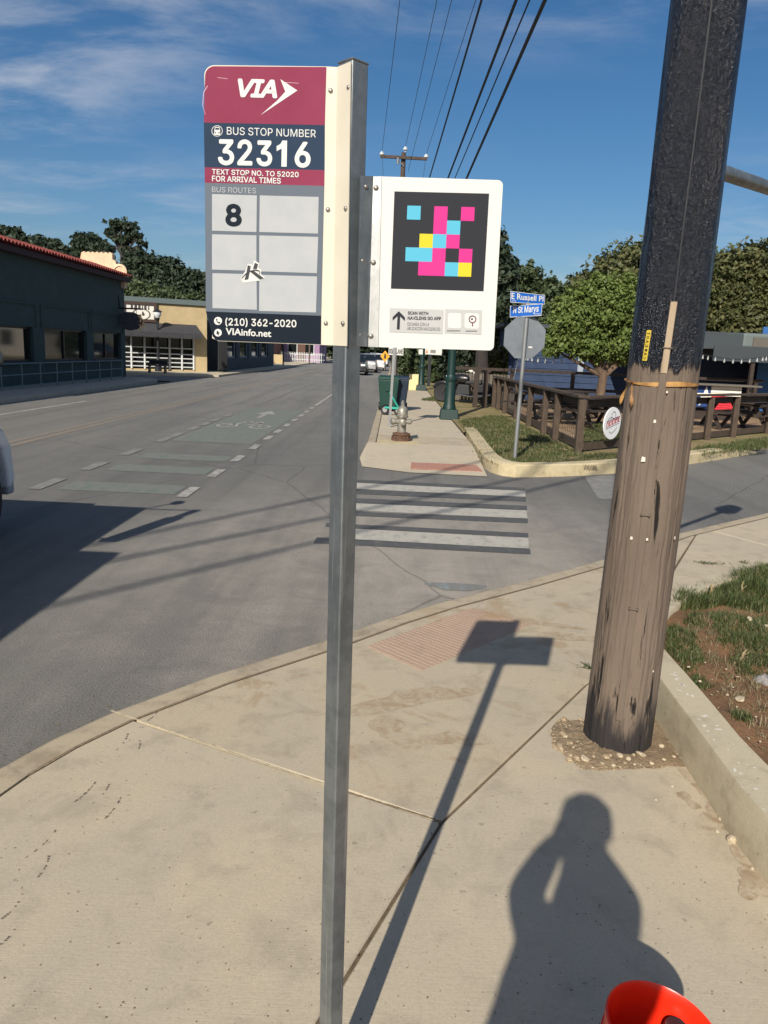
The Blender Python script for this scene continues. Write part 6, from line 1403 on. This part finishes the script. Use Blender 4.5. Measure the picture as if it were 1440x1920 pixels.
cx_ = (bx[0]+bx[1])/2+.22; cz_ = (zlo+zb1)/2+.02; k = MB(); k.prism([(cx_+(.30 if j % 2 == 0 else .12)*math.sin(j*math.pi/5), YBr-.034, cz_+(.34 if j % 2 == 0 else .13)*math.cos(j*math.pi/5)) for j in range(10)], (0, -.004, 0)); k.build('star', FWHT, ba)
# picnic tables
def picnic(loc, rot, label, first=None):
    if first is not None:
        o = first.copy(); COL.objects.link(o); o.location = loc; o.rotation_euler = (0, 0, rot); o['label'] = label
        for ch in list(first.children): c_ = ch.copy(); COL.objects.link(c_); c_.parent = o
        return o
    o = thing('picnic_table', label, 'picnic table', (0, 0, 0), 'picnic tables in the yard')
    for i in range(4): y = -.33+i*.22; k = MB(); k.box(-.9, .9, y-.10, y+.10, .70, .74); k.build('top_plank', WBD, o)
    for s_ in (-1, 1): k = MB(); k.box(-.9, .9, s_*.72-.13, s_*.72+.13, .42, .46); k.build('bench', WBD, o)
    for x in (-.65, .65):
        k = MB(); k.box(x-.02, x+.02, -.8, .8, .36, .419); k.build('crosspiece', WBD, o)
        for s_ in (-1, 1): k = MB(); k.bar((x+.045, s_*.62, 0), (x+.045, s_*.18, .70), .04, .09); k.build('leg', WBD, o)
    o.location = loc; o.rotation_euler = (0, 0, rot); return o
tl = [((1412, 806), .75, 'picnic table at the right picture edge behind the fence'), ((1330, 800), .7, 'picnic table just right of the utility pole behind the fence'), ((1112, 800), .5, 'picnic table behind the round fence sign'), ((1025, 790), .3, 'picnic table just left of the fence corner, beyond the rails'), ((1062, 783), .9, 'picnic table below the round green tree'), ((1445, 785), .2, 'picnic table farthest right under the patio canopy')]
f0 = None
for (p, rot, lb) in tl:
    q = G(*p, .15); o = picnic((q.x, q.y, .15), rot, lb, f0); f0 = f0 or o
# string lights
BULB = mat('bulb_glass', srgb(170, 172, 170), .2)
for lb, pts in (('string of pale bulbs hanging across the yard behind the stop sign', [(985, 668), (1040, 676), (1110, 655)]), ('string of pale bulbs hanging under the patio canopy', [(1312, 664), (1380, 676), (1440, 668)])):
    Y_ = 24.5; P = [AY(x, y, Y_) for x, y in pts]; o = thing('string_lights', lb, 'lights', P[1]); C_ = smooth_poly(P, 3); k = MB(); k.tube(C_, .012, 5); k.build('cord', CAB, o)
    for i in range(1, len(C_)-1, 2): b = C_[i]; k = MB(); k.lathe([(.012, 0), (.012, -.04), (.028, -.08), (.026, -.12), (.006, -.14)], b, 8); k.build('bulb', BULB, o, True)
# house behind hedge, centre
hx = AY(885, 680, 62).x
house('cream_cottage', 'small cottage with red brown roof behind the hedge', hx-2.0, hx+5.5, 62, 70, 2.9, 2.4, mat('cottage_cream', srgb(214, 208, 196), .8), mat('cottage_roof', srgb(134, 96, 84), .9, col2=srgb(110, 80, 72), scale=5), 'hip')
# ================================================================== cars down the street
def car(x, y, paint_, label, first=None):
    if first is not None:
        def cp(o, parent):
            c_ = o.copy(); COL.objects.link(c_)
            if parent: c_.parent = parent
            if o.name.startswith('body') and o.type == 'MESH': c_.data = o.data.copy(); c_.data.materials[0] = paint_
            for ch in list(o.children): cp(ch, c_)
            return c_
        o = cp(first, None); o.location = (x, y, 0); o['label'] = label; return o
    o = thing('parked_car', label, 'car', (0, 0, 0), 'cars down the street')
    sec = [(-2.2, .35, .80, .55), (-2.15, .30, .92, .78), (-1.5, .25, 1.0, .86), (-.9, .22, 1.04, .88), (.9, .22, 1.04, .88), (1.7, .25, 1.0, .86), (2.15, .30, .85, .78), (2.22, .38, .7, .55)]
    k = MB(); V = []; F = []
    for (yy_, z0, z1, hw) in sec: V += [(-hw, yy_, z0), (-hw*1.04, yy_, z0+(z1-z0)*.55), (-hw*.92, yy_, z1), (hw*.92, yy_, z1), (hw*1.04, yy_, z0+(z1-z0)*.55), (hw, yy_, z0)]
    for i in range(len(sec)-1):
        for j in range(6): F.append((i*6+j, i*6+(j+1) % 6, (i+1)*6+(j+1) % 6, (i+1)*6+j))
    F += [tuple(range(6)), tuple((len(sec)-1)*6+j for j in range(6))]; k.add(V, F); k.build('body', paint_, o, True)
    k = MB(); k.hexa([(-.80, -1.7, .98), (.80, -1.7, .98), (.80, 1.05, 1.0), (-.80, 1.05, 1.0), (-.62, -1.1, 1.46), (.62, -1.1, 1.46), (.62, .25, 1.48), (-.62, .25, 1.48)]); k.build('cabin_glass', TG, o, bevel=.05)
    k = MB(); k.hexa([(-.62, -1.08, 1.462), (.62, -1.08, 1.462), (.62, .22, 1.482), (-.62, .22, 1.482), (-.55, -.95, 1.51), (.55, -.95, 1.51), (.55, .1, 1.52), (-.55, .1, 1.52)]); k.build('body_roof', paint_, o)
    for (a, b) in ((-.80, -1.35), (.80, -1.35), (-.80, 1.35), (.80, 1.35)):
        k = MB(); k.lathe([(.18, -.1), (.31, -.1), (.33, 0), (.31, .1), (.18, .1)], (a, b, .33), 18, (1, 0, 0)); wh = k.build('wheel', TB_, o, True); k = MB(); k.lathe([(.18, -.09), (.18, .09)], (a, b, .33), 14, (1, 0, 0)); k.build('rim', ALU, wh)
    for sx in (-1, 1):
        k = MB(); k.box(sx*.62-.16, sx*.62+.16, -2.24, -2.12, .66, .80); k.build('headlight', mat('headlight_glass', srgb(226, 226, 220), .15), o, bevel=.02)
        k = MB(); k.box(sx*.62-.14, sx*.62+.14, 2.14, 2.25, .66, .80); k.build('tail_light', mat('tail_red', srgb(150, 20, 20), .3), o, bevel=.02)
    k = MB(); k.box(-.3, .3, -2.26, -2.2, .42, .54); k.build('number_plate', WHITE, o)
    o.location = (x, y, 0); return o
cp_ = [(G(684, 696).x-.3, 58, mat('car_dark', (.03, .032, .036), .3, coat=.6), 'dark car nearest in the row down the street'), (-2.3, 66, mat('car_silver', (.5, .5, .5), .3, .4, coat=.5), 'silver car second in the row down the street'), (-1.7, 74, mat('car_white', (.7, .7, .68), .3, coat=.5), 'white car third in the row down the street'),
       (-2.6, 84, mat('car_blue', (.05, .07, .12), .3, coat=.5), 'dark blue car fourth in the row down the street'), (-1.6, 95, mat('car_white', (0, 0, 0)), 'white car fifth in the row down the street'), (-2.8, 108, mat('car_silver', (0, 0, 0)), 'silver car farthest in the row down the street')]
f0 = None
for (x, y, m_, lb) in cp_: o = car(x, y, m_, lb, f0); f0 = f0 or o
# ================================================================== TREES AND GRASS
BARK = mat('grey_brown_bark', srgb(112, 92, 74), .95, col2=srgb(82, 66, 54), scale=9, stretch=(1, 1, .25), bump=.5)
BARKD = mat('dark_bark', srgb(62, 56, 52), .95, col2=srgb(46, 42, 40), scale=8, stretch=(1, 1, .25), bump=.5)
LF_BRIGHT = make_leaf('leaf_bright', (.085, .125, .028), (.135, .185, .045), (.20, .245, .075))
LF_OLIVE = make_leaf('leaf_olive', (.062, .076, .028), (.105, .115, .044), (.165, .158, .066))
LF_MID = make_leaf('leaf_mid', (.044, .066, .030), (.072, .100, .044), (.115, .138, .064))
LF_DARK = make_leaf('leaf_dark', (.026, .042, .026), (.042, .062, .036), (.072, .092, .054))
def leaves(centers, radii, n, size, aspect=.55, seed=1, shell=.55, drop=.0):
    r = np.random.default_rng(seed); vol = np.array([a*b*c_ for a, b, c_ in radii])**(.72); pr = vol/vol.sum()
    idx = r.choice(len(centers), n, p=pr); cc = np.array(centers)[idx]; rr = np.array(radii)[idx]
    # leaves gather in twig clusters so that gaps show between them
    ncl = max(30, n//22); ci = r.choice(len(centers), ncl, p=pr); u = r.normal(size=(ncl, 3)); u /= np.linalg.norm(u, axis=1)[:, None]
    q = (shell+(1-shell)*r.random(ncl)**.6)*r.uniform(.7, 1.22, ncl); cl = np.array(centers)[ci]+u*np.array(radii)[ci]*q[:, None]; cr = np.array(radii)[ci].mean(1)*r.uniform(.12, .30, ncl)
    k = r.integers(0, ncl, n); off = r.normal(size=(n, 3))*.55; off[:, 2] *= .75; P = cl[k]+off*cr[k][:, None]
    d = P-cc.mean(0); nrm = r.normal(size=(n, 3))+u[k]*.9+np.array([0, 0, .5]); nrm /= np.linalg.norm(nrm, axis=1)[:, None]
    t = np.cross(nrm, r.normal(size=(n, 3))); t /= np.linalg.norm(t, axis=1)[:, None]; b = np.cross(nrm, t)
    s = size*r.uniform(.6, 1.35, n)[:, None]; A = P-t*s; B = P+b*s*aspect+nrm*s*.12; C = P+t*s; D = P-b*s*aspect+nrm*s*.12
    V = np.stack([A, B, C, D], 1).reshape(-1, 3); F = np.arange(n*4).reshape(-1, 4); return V, F, cl
def tree(name, label, base, crown, n, size, mleaf, mbark=BARK, trunk_r=.2, group=None, seed=1, fork=None, cat='tree', limbs=10, shell=.55, cname='crown'):
    base = Vector(base); o = thing(name, label, cat, base, group); cen = [c_[0] for c_ in crown]; rad = [c_[1] for c_ in crown]
    V, F, cl = leaves([tuple(c_) for c_ in cen], rad, n, size, seed=seed, shell=shell); np_mesh(cname, V, F, mleaf, o)
    rr = random.Random(seed); k = MB(); top = sum((Vector(c_) for c_ in cen), Vector())/len(cen); fk = Vector(fork) if fork else base.lerp(top, .55)
    mid = base.lerp(fk, .5)+Vector((rr.uniform(-.1, .1), 0, 0)); k.tube([base-Vector((0, 0, .1)), base+Vector((0, 0, .15)), mid, fk], [trunk_r*1.35, trunk_r*1.1, trunk_r*.9, trunk_r*.75], 12)
    for i in range(limbs):
        c_ = Vector(cen[i % len(cen)]) + Vector([rr.uniform(-.5, .5)*q for q in rad[i % len(cen)]]); m1 = fk.lerp(c_, .45)+Vector((0, 0, .12*(c_-fk).length*rr.uniform(-.3, .8)))
        k.tube([fk-Vector((0, 0, .1)), m1, c_], [trunk_r*.5, trunk_r*.28, trunk_r*.08], 7)
        for j in range(3):
            e_ = cl[rr.randrange(len(cl))]; e_ = Vector(e_); 
            if (e_-c_).length < max(rad[i % len(cen)])*1.3: k.tube([m1, c_.lerp(e_, .5), e_], [trunk_r*.2, trunk_r*.1, trunk_r*.03], 5)
    k.build('trunk', mbark, o, True); return o
def CR(Y, *ell, depth=.9):   # crown lobes from picture ellipses at a distance Y: (px, py, rx, ry)
    out = []
    for e in ell:
        p = AY(e[0], e[1], Y+(e[4] if len(e) > 4 else 0)); sc = (AY(e[0]+100, e[1], Y)-AY(e[0], e[1], Y)).x/100
        out.append((p, (e[2]*sc, e[2]*sc*depth, e[3]*sc)))
    return out
GT = 'trees behind the yard'
# round bright tree in the yard
Yt = 23.0
tree('round_tree', 'round bright green tree with forked trunk in the yard', (AY(1128, 752, Yt).x, Yt, .15), CR(Yt, (1085, 605, 50, 42), (1150, 575, 60, 50), (1200, 615, 52, 46), (1050, 640, 34, 26), (1110, 645, 48, 30), (1170, 655, 46, 26), (1125, 545, 40, 28), (1235, 585, 40, 48), (1180, 545, 36, 28), (1070, 575, 30, 28), (1030, 655, 16, 14), (1225, 645, 36, 26)), 60000, .058, LF_BRIGHT, BARK, .16, seed=3, fork=AY(1132, 700, Yt), limbs=12, shell=.6)
# trees behind
tree('tall_olive_tree', 'tall olive green tree rising behind the round tree', (AY(1180, 740, 36).x, 36, .1), CR(36, (1150, 540, 70, 55), (1200, 520, 75, 55), (1110, 575, 60, 55), (1240, 550, 60, 70), (1190, 600, 80, 60), (1060, 610, 40, 40)), 44000, .115, LF_OLIVE, BARKD, .3, GT, 4)
tree('tall_olive_tree', 'olive green tree right of the utility pole', (AY(1400, 740, 38).x, 38, .1), CR(38, (1370, 530, 60, 55), (1420, 510, 70, 50), (1460, 560, 70, 70), (1350, 590, 50, 50), (1410, 600, 70, 50), (1320, 560, 40, 60)), 40000, .115, LF_OLIVE, BARKD, .3, GT, 5)
tree('feathery_tree', 'feathery mid green tree behind the stop sign', (AY(985, 740, 34).x, 34, .1), CR(34, (985, 545, 40, 50), (1010, 580, 50, 50), (960, 600, 45, 60), (1030, 560, 30, 35), (1000, 650, 60, 40), (945, 660, 40, 45)), 34000, .105, LF_MID, BARKD, .25, GT, 6, shell=.4)
tree('tall_dark_tree', 'dark tall tree directly behind the white code panel', (AY(935, 735, 46).x, 46, .1), CR(46, (935, 505, 30, 50), (920, 560, 40, 60), (950, 600, 40, 60), (900, 620, 50, 60), (860, 600, 50, 60)), 20000, .18, LF_DARK, BARKD, .3, GT, 7)
tree('dark_gap_tree', 'dark pointed tree top between the two olive trees', (AY(1078, 740, 60).x, 60, .1), CR(60, (1080, 560, 30, 40), (1065, 590, 45, 45), (1095, 600, 45, 40)), 9000, .24, LF_DARK, BARKD, .35, GT, 8)
# old trunk beside the fence (dark, thick)
tk = Vector((AY(903, 735, 27.6).x, 27.6, .1)); tree('old_oak', 'thick dark trunk of an old tree behind the gate posts', tk, CR(27.6, (880, 480, 70, 60), (930, 520, 50, 40), (860, 560, 60, 40), (910, 560, 60, 40), depth=.5), 9000, .13, LF_DARK, BARKD, .26, GT, 9, fork=AY(905, 620, 27.6))
# hedges / shrubs behind the sidewalk
def shrub(label, Y, ells, n, size, m, seed, base_px): b = AY(base_px, 735, Y); tree('hedge_shrub', label, (b.x, Y, .12), CR(Y, *ells), n, size, m, BARKD, .06, 'hedge shrubs', seed, cat='shrub', limbs=8, shell=.3, cname='foliage')
shrub('dense dark hedge behind the farther lamp post', 44, [(770, 690, 26, 30), (800, 680, 30, 38), (830, 690, 30, 32), (815, 650, 40, 25)], 14000, .13, LF_MID, 11, 800)
shrub('dark hedge left of the cottage', 40, [(850, 690, 26, 24), (845, 665, 20, 20), (875, 712, 22, 14)], 10000, .11, LF_DARK, 12, 850)
shrub('sparse yellow green bush beside the old trunk', 31, [(935, 700, 34, 30), (960, 680, 30, 30), (920, 675, 22, 22)], 11000, .09, LF_OLIVE, 13, 940)
shrub('dark leafy bush behind the stop sign post', 31.5, [(985, 700, 40, 34), (1010, 670, 40, 30)], 10000, .09, LF_DARK, 14, 990)
shrub('tall dark hedge lining the far sidewalk', 62, [(755, 680, 14, 22), (768, 670, 16, 26), (760, 655, 16, 20)], 9000, .15, LF_DARK, 15, 762)
# street end
GE = 'trees closing the street end'
for i, (Y, ells, m, lb) in enumerate([(150, [(690, 640, 40, 30), (720, 635, 40, 34), (665, 645, 30, 26)], LF_DARK, 'dark tree closing the street end behind the cars'), (130, [(750, 640, 40, 34), (790, 630, 50, 40)], LF_DARK, 'dark tree at the street end right of the warning sign'), (135, [(640, 640, 34, 30), (610, 635, 30, 30)], LF_DARK, 'dark tree at the street end left of the post'),
        (115, [(560, 630, 40, 34), (520, 625, 40, 34), (585, 645, 26, 20)], LF_MID, 'mid green tree over the mauve house'), (110, [(480, 610, 50, 40), (430, 600, 50, 44)], LF_MID, 'mid green tree hidden behind the route sign')]):
    tree('street_end_tree', lb, (AY(ells[0][0], 670, Y).x, Y, 0), CR(Y, *ells), 9000, .42, m, BARKD, .4, GE, 20+i)
# left trees behind the buildings
GLt = 'trees behind the left buildings'
tree('tall_sparse_tree', 'tall sparse tree with airy crown above the cream parapet', (AY(230, 600, 75).x, 75, 0), CR(75, (220, 420, 20, 10), (210, 438, 14, 9), (242, 424, 20, 10), (266, 455, 12, 8), (252, 443, 18, 9), (228, 450, 20, 8), (262, 470, 10, 6), (238, 470, 16, 6), (215, 462, 10, 5)), 5200, .17, LF_DARK, BARKD, .42, GLt, 31, fork=AY(232, 480, 75), shell=.25, limbs=18)
tree('bushy_tree', 'dark bushy tree left of the tall sparse tree', (AY(170, 600, 70).x, 70, 0), CR(70, (165, 465, 28, 24), (185, 475, 24, 22), (150, 480, 16, 18)), 16000, .19, LF_DARK, BARKD, .4, GLt, 32)
tree('bushy_tree', 'dark tree behind the green roof at the left edge', (AY(40, 600, 62).x, 62, 0), CR(62, (25, 450, 36, 20), (-10, 452, 30, 24), (70, 463, 28, 20), (100, 470, 26, 20), (120, 480, 14, 14), (50, 485, 70, 26)), 24000, .18, LF_DARK, BARKD, .4, GLt, 33)
tree('spreading_tree', 'wide spreading dark tree behind the beige building', (AY(310, 620, 68).x, 68, 0), CR(68, (270, 510, 40, 34), (310, 520, 44, 32), (350, 535, 40, 28), (385, 545, 34, 26), (290, 550, 60, 26), (350, 565, 50, 22), (240, 540, 26, 40)), 40000, .18, LF_DARK, BARKD, .5, GLt, 34)
tree('low_green_tree', 'lighter green low tree just over the beige parapet', (AY(270, 620, 60).x, 60, 0), CR(60, (262, 555, 36, 22), (310, 560, 36, 18), (360, 568, 30, 16)), 20000, .15, LF_MID, BARKD, .3, GLt, 35)
GB = 'background trees far right'
for i, (x, y, h, m, lb) in enumerate([(16, 52, 7, LF_OLIVE, 'background tree far behind the patio canopy, nearest of the row'), (24, 60, 8, LF_MID, 'background tree far behind the patio canopy, second of the row'), (20, 76, 8, LF_DARK, 'background tree far behind the patio canopy, third of the row'), (12, 84, 7.5, LF_MID, 'background tree far behind the cottage'), (32, 48, 8, LF_OLIVE, 'background tree off to the right beyond the yard')]):
    tree('background_tree', lb, (x, y, 0), [(Vector((x, y, h*.62)), (3.4, 3.2, 2.4)), (Vector((x-2.2, y, h*.5)), (2.4, 2.4, 1.8)), (Vector((x+2.0, y+.5, h*.52)), (2.5, 2.4, 1.9)), (Vector((x, y, h*.34)), (3.4, 3.0, 1.6))], 7000, .24, m, BARKD, .3, GB, 70+i)
# ------------------------------------------------------------------ grass
GRS = make_leaf('grass_blade', (.050, .075, .022), (.085, .115, .035), (.17, .16, .075))
DRY = make_leaf('dry_grass_blade', (.16, .13, .07), (.24, .20, .11), (.34, .29, .18))
def blades(P, hmin, hmax, wid, seed, lean=.6):
    r = np.random.default_rng(seed); n = len(P); h = r.uniform(hmin, hmax, n); a = r.uniform(0, 2*np.pi, n); l = r.uniform(.1, lean, n)*h
    d = np.stack([np.cos(a), np.sin(a), np.zeros(n)], 1); s = np.stack([-np.sin(a), np.cos(a), np.zeros(n)], 1)*(wid*r.uniform(.6, 1.3, n))[:, None]
    m = P+d*(l*.35)[:, None]+np.array([0, 0, 1])*(h*.6)[:, None]; t = P+d*l[:, None]+np.array([0, 0, 1])*h[:, None]
    V = np.stack([P-s, P+s, m+s*.7, m-s*.7, t+s*.12, t-s*.12], 1).reshape(-1, 3); b = np.arange(n)[:, None]*6
    F = np.concatenate([b+np.array([0, 1, 2, 3]), b+np.array([3, 2, 4, 5])]); return V, F
def px_scatter(polys, n, z, seed, clump=0, zf=None):
    r = random.Random(seed); out = []
    polys = [[G(x, y, z).xy for x, y in P] for P in polys]
    ars = [max(.01, abs(sum(P[i].x*P[(i+1) % len(P)].y-P[(i+1) % len(P)].x*P[i].y for i in range(len(P)))/2)) for P in polys]
    for P, A in zip(polys, ars):
        m = int(n*A/sum(ars)); x0, x1 = min(p.x for p in P), max(p.x for p in P); y0, y1 = min(p.y for p in P), max(p.y for p in P); c_ = 0; g_ = 0
        while c_ < m and g_ < m*30:
            g_ += 1; x, y = r.uniform(x0, x1), r.uniform(y0, y1)
            if not in_poly(x, y, P): continue
            k_ = r.randint(3, 9) if clump else 1
            for _ in range(k_): xx, yy_ = x+r.gauss(0, clump or 0), y+r.gauss(0, clump or 0); out.append((xx, yy_, (zf(xx, yy_) if zf else z))); c_ += 1
    return np.array(out)
pl = [[(1262, 1142), (1275, 1118), (1310, 1106), (1370, 1087), (1440, 1068), (1440, 1148), (1400, 1145), (1350, 1140), (1300, 1143)]]
V, F = blades(px_scatter(pl, 5200, ZSOIL, 1, .012, soil_z), .02, .085, .0032, 2, 1.2); tag(np_mesh('planter_weeds', V, F, GRS), 'dense green weeds along the back edge of the planter', 'grass', kind='stuff')
pl2 = [[(1244, 1180), (1262, 1170), (1300, 1195), (1320, 1240), (1290, 1262), (1262, 1235)], [(1330, 1165), (1440, 1150), (1440, 1250), (1400, 1235), (1345, 1205)], [(1285, 1160), (1315, 1160), (1318, 1185), (1290, 1182)], [(1365, 1225), (1440, 1240), (1440, 1275), (1390, 1262)], [(1290, 1262), (1320, 1255), (1330, 1285), (1310, 1290)], [(1370, 1345), (1405, 1340), (1405, 1365), (1378, 1362)]]
V, F = blades(px_scatter(pl2, 5200, ZSOIL, 3, .014, soil_z), .012, .045, .0026, 4, 1.2); tag(np_mesh('planter_grass', V, F, GRS), 'patchy short grass on the planter soil', 'grass', kind='stuff')
pl3 = [[(1250, 1200), (1440, 1100), (1440, 1420), (1330, 1290)]]
V, F = blades(px_scatter(pl3, 2600, ZSOIL, 5, .012, soil_z), .008, .035, .0022, 6, 2.2); tag(np_mesh('dry_grass', V, F, DRY), 'dry straw strewn over the planter soil', 'grass', kind='stuff')
# cut stems in the planter
STM = mat('dry_stem', srgb(176, 160, 122), .8, col2=srgb(120, 106, 72), scale=30)
for i, (x0, y0, x1, y1, lb) in enumerate([(1331, 1115, 1336, 1092, 'pale cut stalk in the planter weeds, left of two'), (1388, 1118, 1394, 1090, 'pale cut stalk in the planter weeds, right of two'), (1385, 1240, 1400, 1218, 'pale dry curled stalk lying on the planter soil')]):
    p = G(x0, y0, ZSOIL); q = AY(x1, y1, p.y-.02); k = MB(); k.tube([p, p.lerp(q, .35)+Vector((.006, 0, .004)), p.lerp(q, .7)+Vector((-.004, 0, 0)), q], [.007, .009, .006, .003], 7); k.tube([p.lerp(q, .5), p.lerp(q, .6)+Vector((.03, 0, .012))], [.004, .002], 5); tag(k.build('dry_stalk', STM, None, True), lb, 'plant', 'dry stalks in the planter')
# weeds scattered on the side walk
for i, (x, y, lb) in enumerate([(1328, 1057, 'torn clump of weeds lying on the side street pavement'), (1398, 1056, 'small torn weed sprig near the planter kerb'), (1105, 1253, 'thin green sprig lying left of the utility pole')]):
    p = G(x, y, ZS); r = np.random.default_rng(50+i); n = 90 if i == 0 else 40; P = np.stack([p.x+r.normal(size=n)*(.07 if i == 0 else .03), p.y+r.normal(size=n)*.022, np.full(n, ZS+.003)], 1)
    V, F = blades(P, .004, .018, .003, 60+i, 6.0); tag(np_mesh('torn_weeds', V, F, GRS), lb, 'weeds')
# lawn at the far corner
lw = [[(900, 850), (925, 872), (1060, 872), (1160, 868), (1160, 852), (1085, 852), (1047, 830), (1015, 816), (985, 802), (940, 780), (905, 782), (860, 790), (880, 815)]]
V, F = blades(px_scatter(lw, 15000, .14, 7, .045), .02, .07, .006, 8, 1.0); tag(np_mesh('lawn_grass', V, F, GRS), 'patchy green lawn between far kerb and fence', 'grass', kind='stuff')
lw2 = [[(1300, 842), (1440, 822), (1440, 842), (1380, 846), (1310, 856)], [(1090, 842), (1165, 835), (1165, 790), (1100, 800)], [(690+100, 750), (850, 738), (850, 746), (810, 752)]]
V, F = blades(px_scatter(lw2, 11000, .14, 9, .03), .03, .09, .007, 10, 1.0); tag(np_mesh('verge_grass', V, F, GRS), 'green grass verge along the side street fence', 'grass', kind='stuff')
V, F = blades(px_scatter(lw + lw2, 13000, .14, 17, .03), .015, .05, .006, 18, 1.8); tag(np_mesh('straw', V, F, DRY), 'dry straw mixed into the far lawn', 'grass', kind='stuff')
# pebbles on the lawn
for (x, y, s_) in [(886, 805, .05), (1010, 838, .03), (950, 824, .03), (1060, 845, .035), (975, 808, .03)]: stone(x, y, s_, .14, 'small white stone lying in the far corner lawn', 'stones in the far lawn')
# black spray tag on the far kerb face
def kerb_pt(px_, py_):
    d = ray(px_, py_); best_ = None
    for a_, b_ in zip(fo[:-1], fo[1:]):
        n_ = Vector(((b_-a_).y, -(b_-a_).x, 0)).normalized(); t_ = (Vector((a_.x, a_.y, 0))-Vector((0, 0, 0))).dot(n_)/d.dot(n_) if abs(d.dot(n_)) > 1e-6 else -1
        if t_ <= 0: continue
        q = C0+d*t_; w_ = (q.xy-a_).dot(b_-a_)/(b_-a_).length_squared
        if -.02 <= w_ <= 1.02: best_ = q + Vector((-d.x, -d.y, 0)).normalized()*.012
    return best_
fkb = [o_ for o_ in bpy.data.objects if o_.name == 'far_kerb'][0]
for i in range(9):
    x = 1094+i*2.9; P = [kerb_pt(x+dx, 877+dy+random.uniform(-2, 2)) for dx, dy in ((0, -4), (1.6, -4.5), (3.2, 4), (1.5, 4.5))]
    if all(P): k = MB(); k.poly(P); k.build('spray_tag', GRAF, fkb)
# fine grit on the asphalt by the kerb
r = np.random.default_rng(77); Pq = []
for i in range(len(kout)-4):
    a, b = kout[i+2], kout[i+3]
    for j in range(26 if i < 9 else 8):
        t_ = r.random(); p = a.lerp(b, t_); d_ = (b-a).normalized(); q_ = abs(r.normal()*.10)+.015; Pq.append((p.x-d_.y*q_, p.y+d_.x*q_, .002, r.uniform(.0012, .0042)))
k = MB()
for (x, y, z, s_) in Pq: k.lathe([(s_*.9, 0), (s_, s_*.4), (s_*.4, s_*.9)], (x, y, z), 5)
tag(k.build('kerb_grit', mat('grit_tan', srgb(150, 132, 104), .9, col2=srgb(92, 80, 62), scale=200)), 'loose grit scattered in the gutter along the near kerb', 'grit', kind='stuff')
k = MB(); r = np.random.default_rng(99)
for i in range(420):
    x, y = r.uniform(0, 1440), r.uniform(1380, 1920); p = G(x, y, ZS)
    if p.x > 1.3: continue
    s_ = r.uniform(.0012, .0035); k.lathe([(s_*.9, 0), (s_, s_*.4), (s_*.4, s_*.8)], (p.x, p.y, ZS), 5)
tag(k.build('sidewalk_grit', mat('mixed_grit', srgb(150, 136, 112), .9, col2=srgb(84, 76, 64), scale=300)), 'fine grit scattered over the near sidewalk', 'grit', kind='stuff')
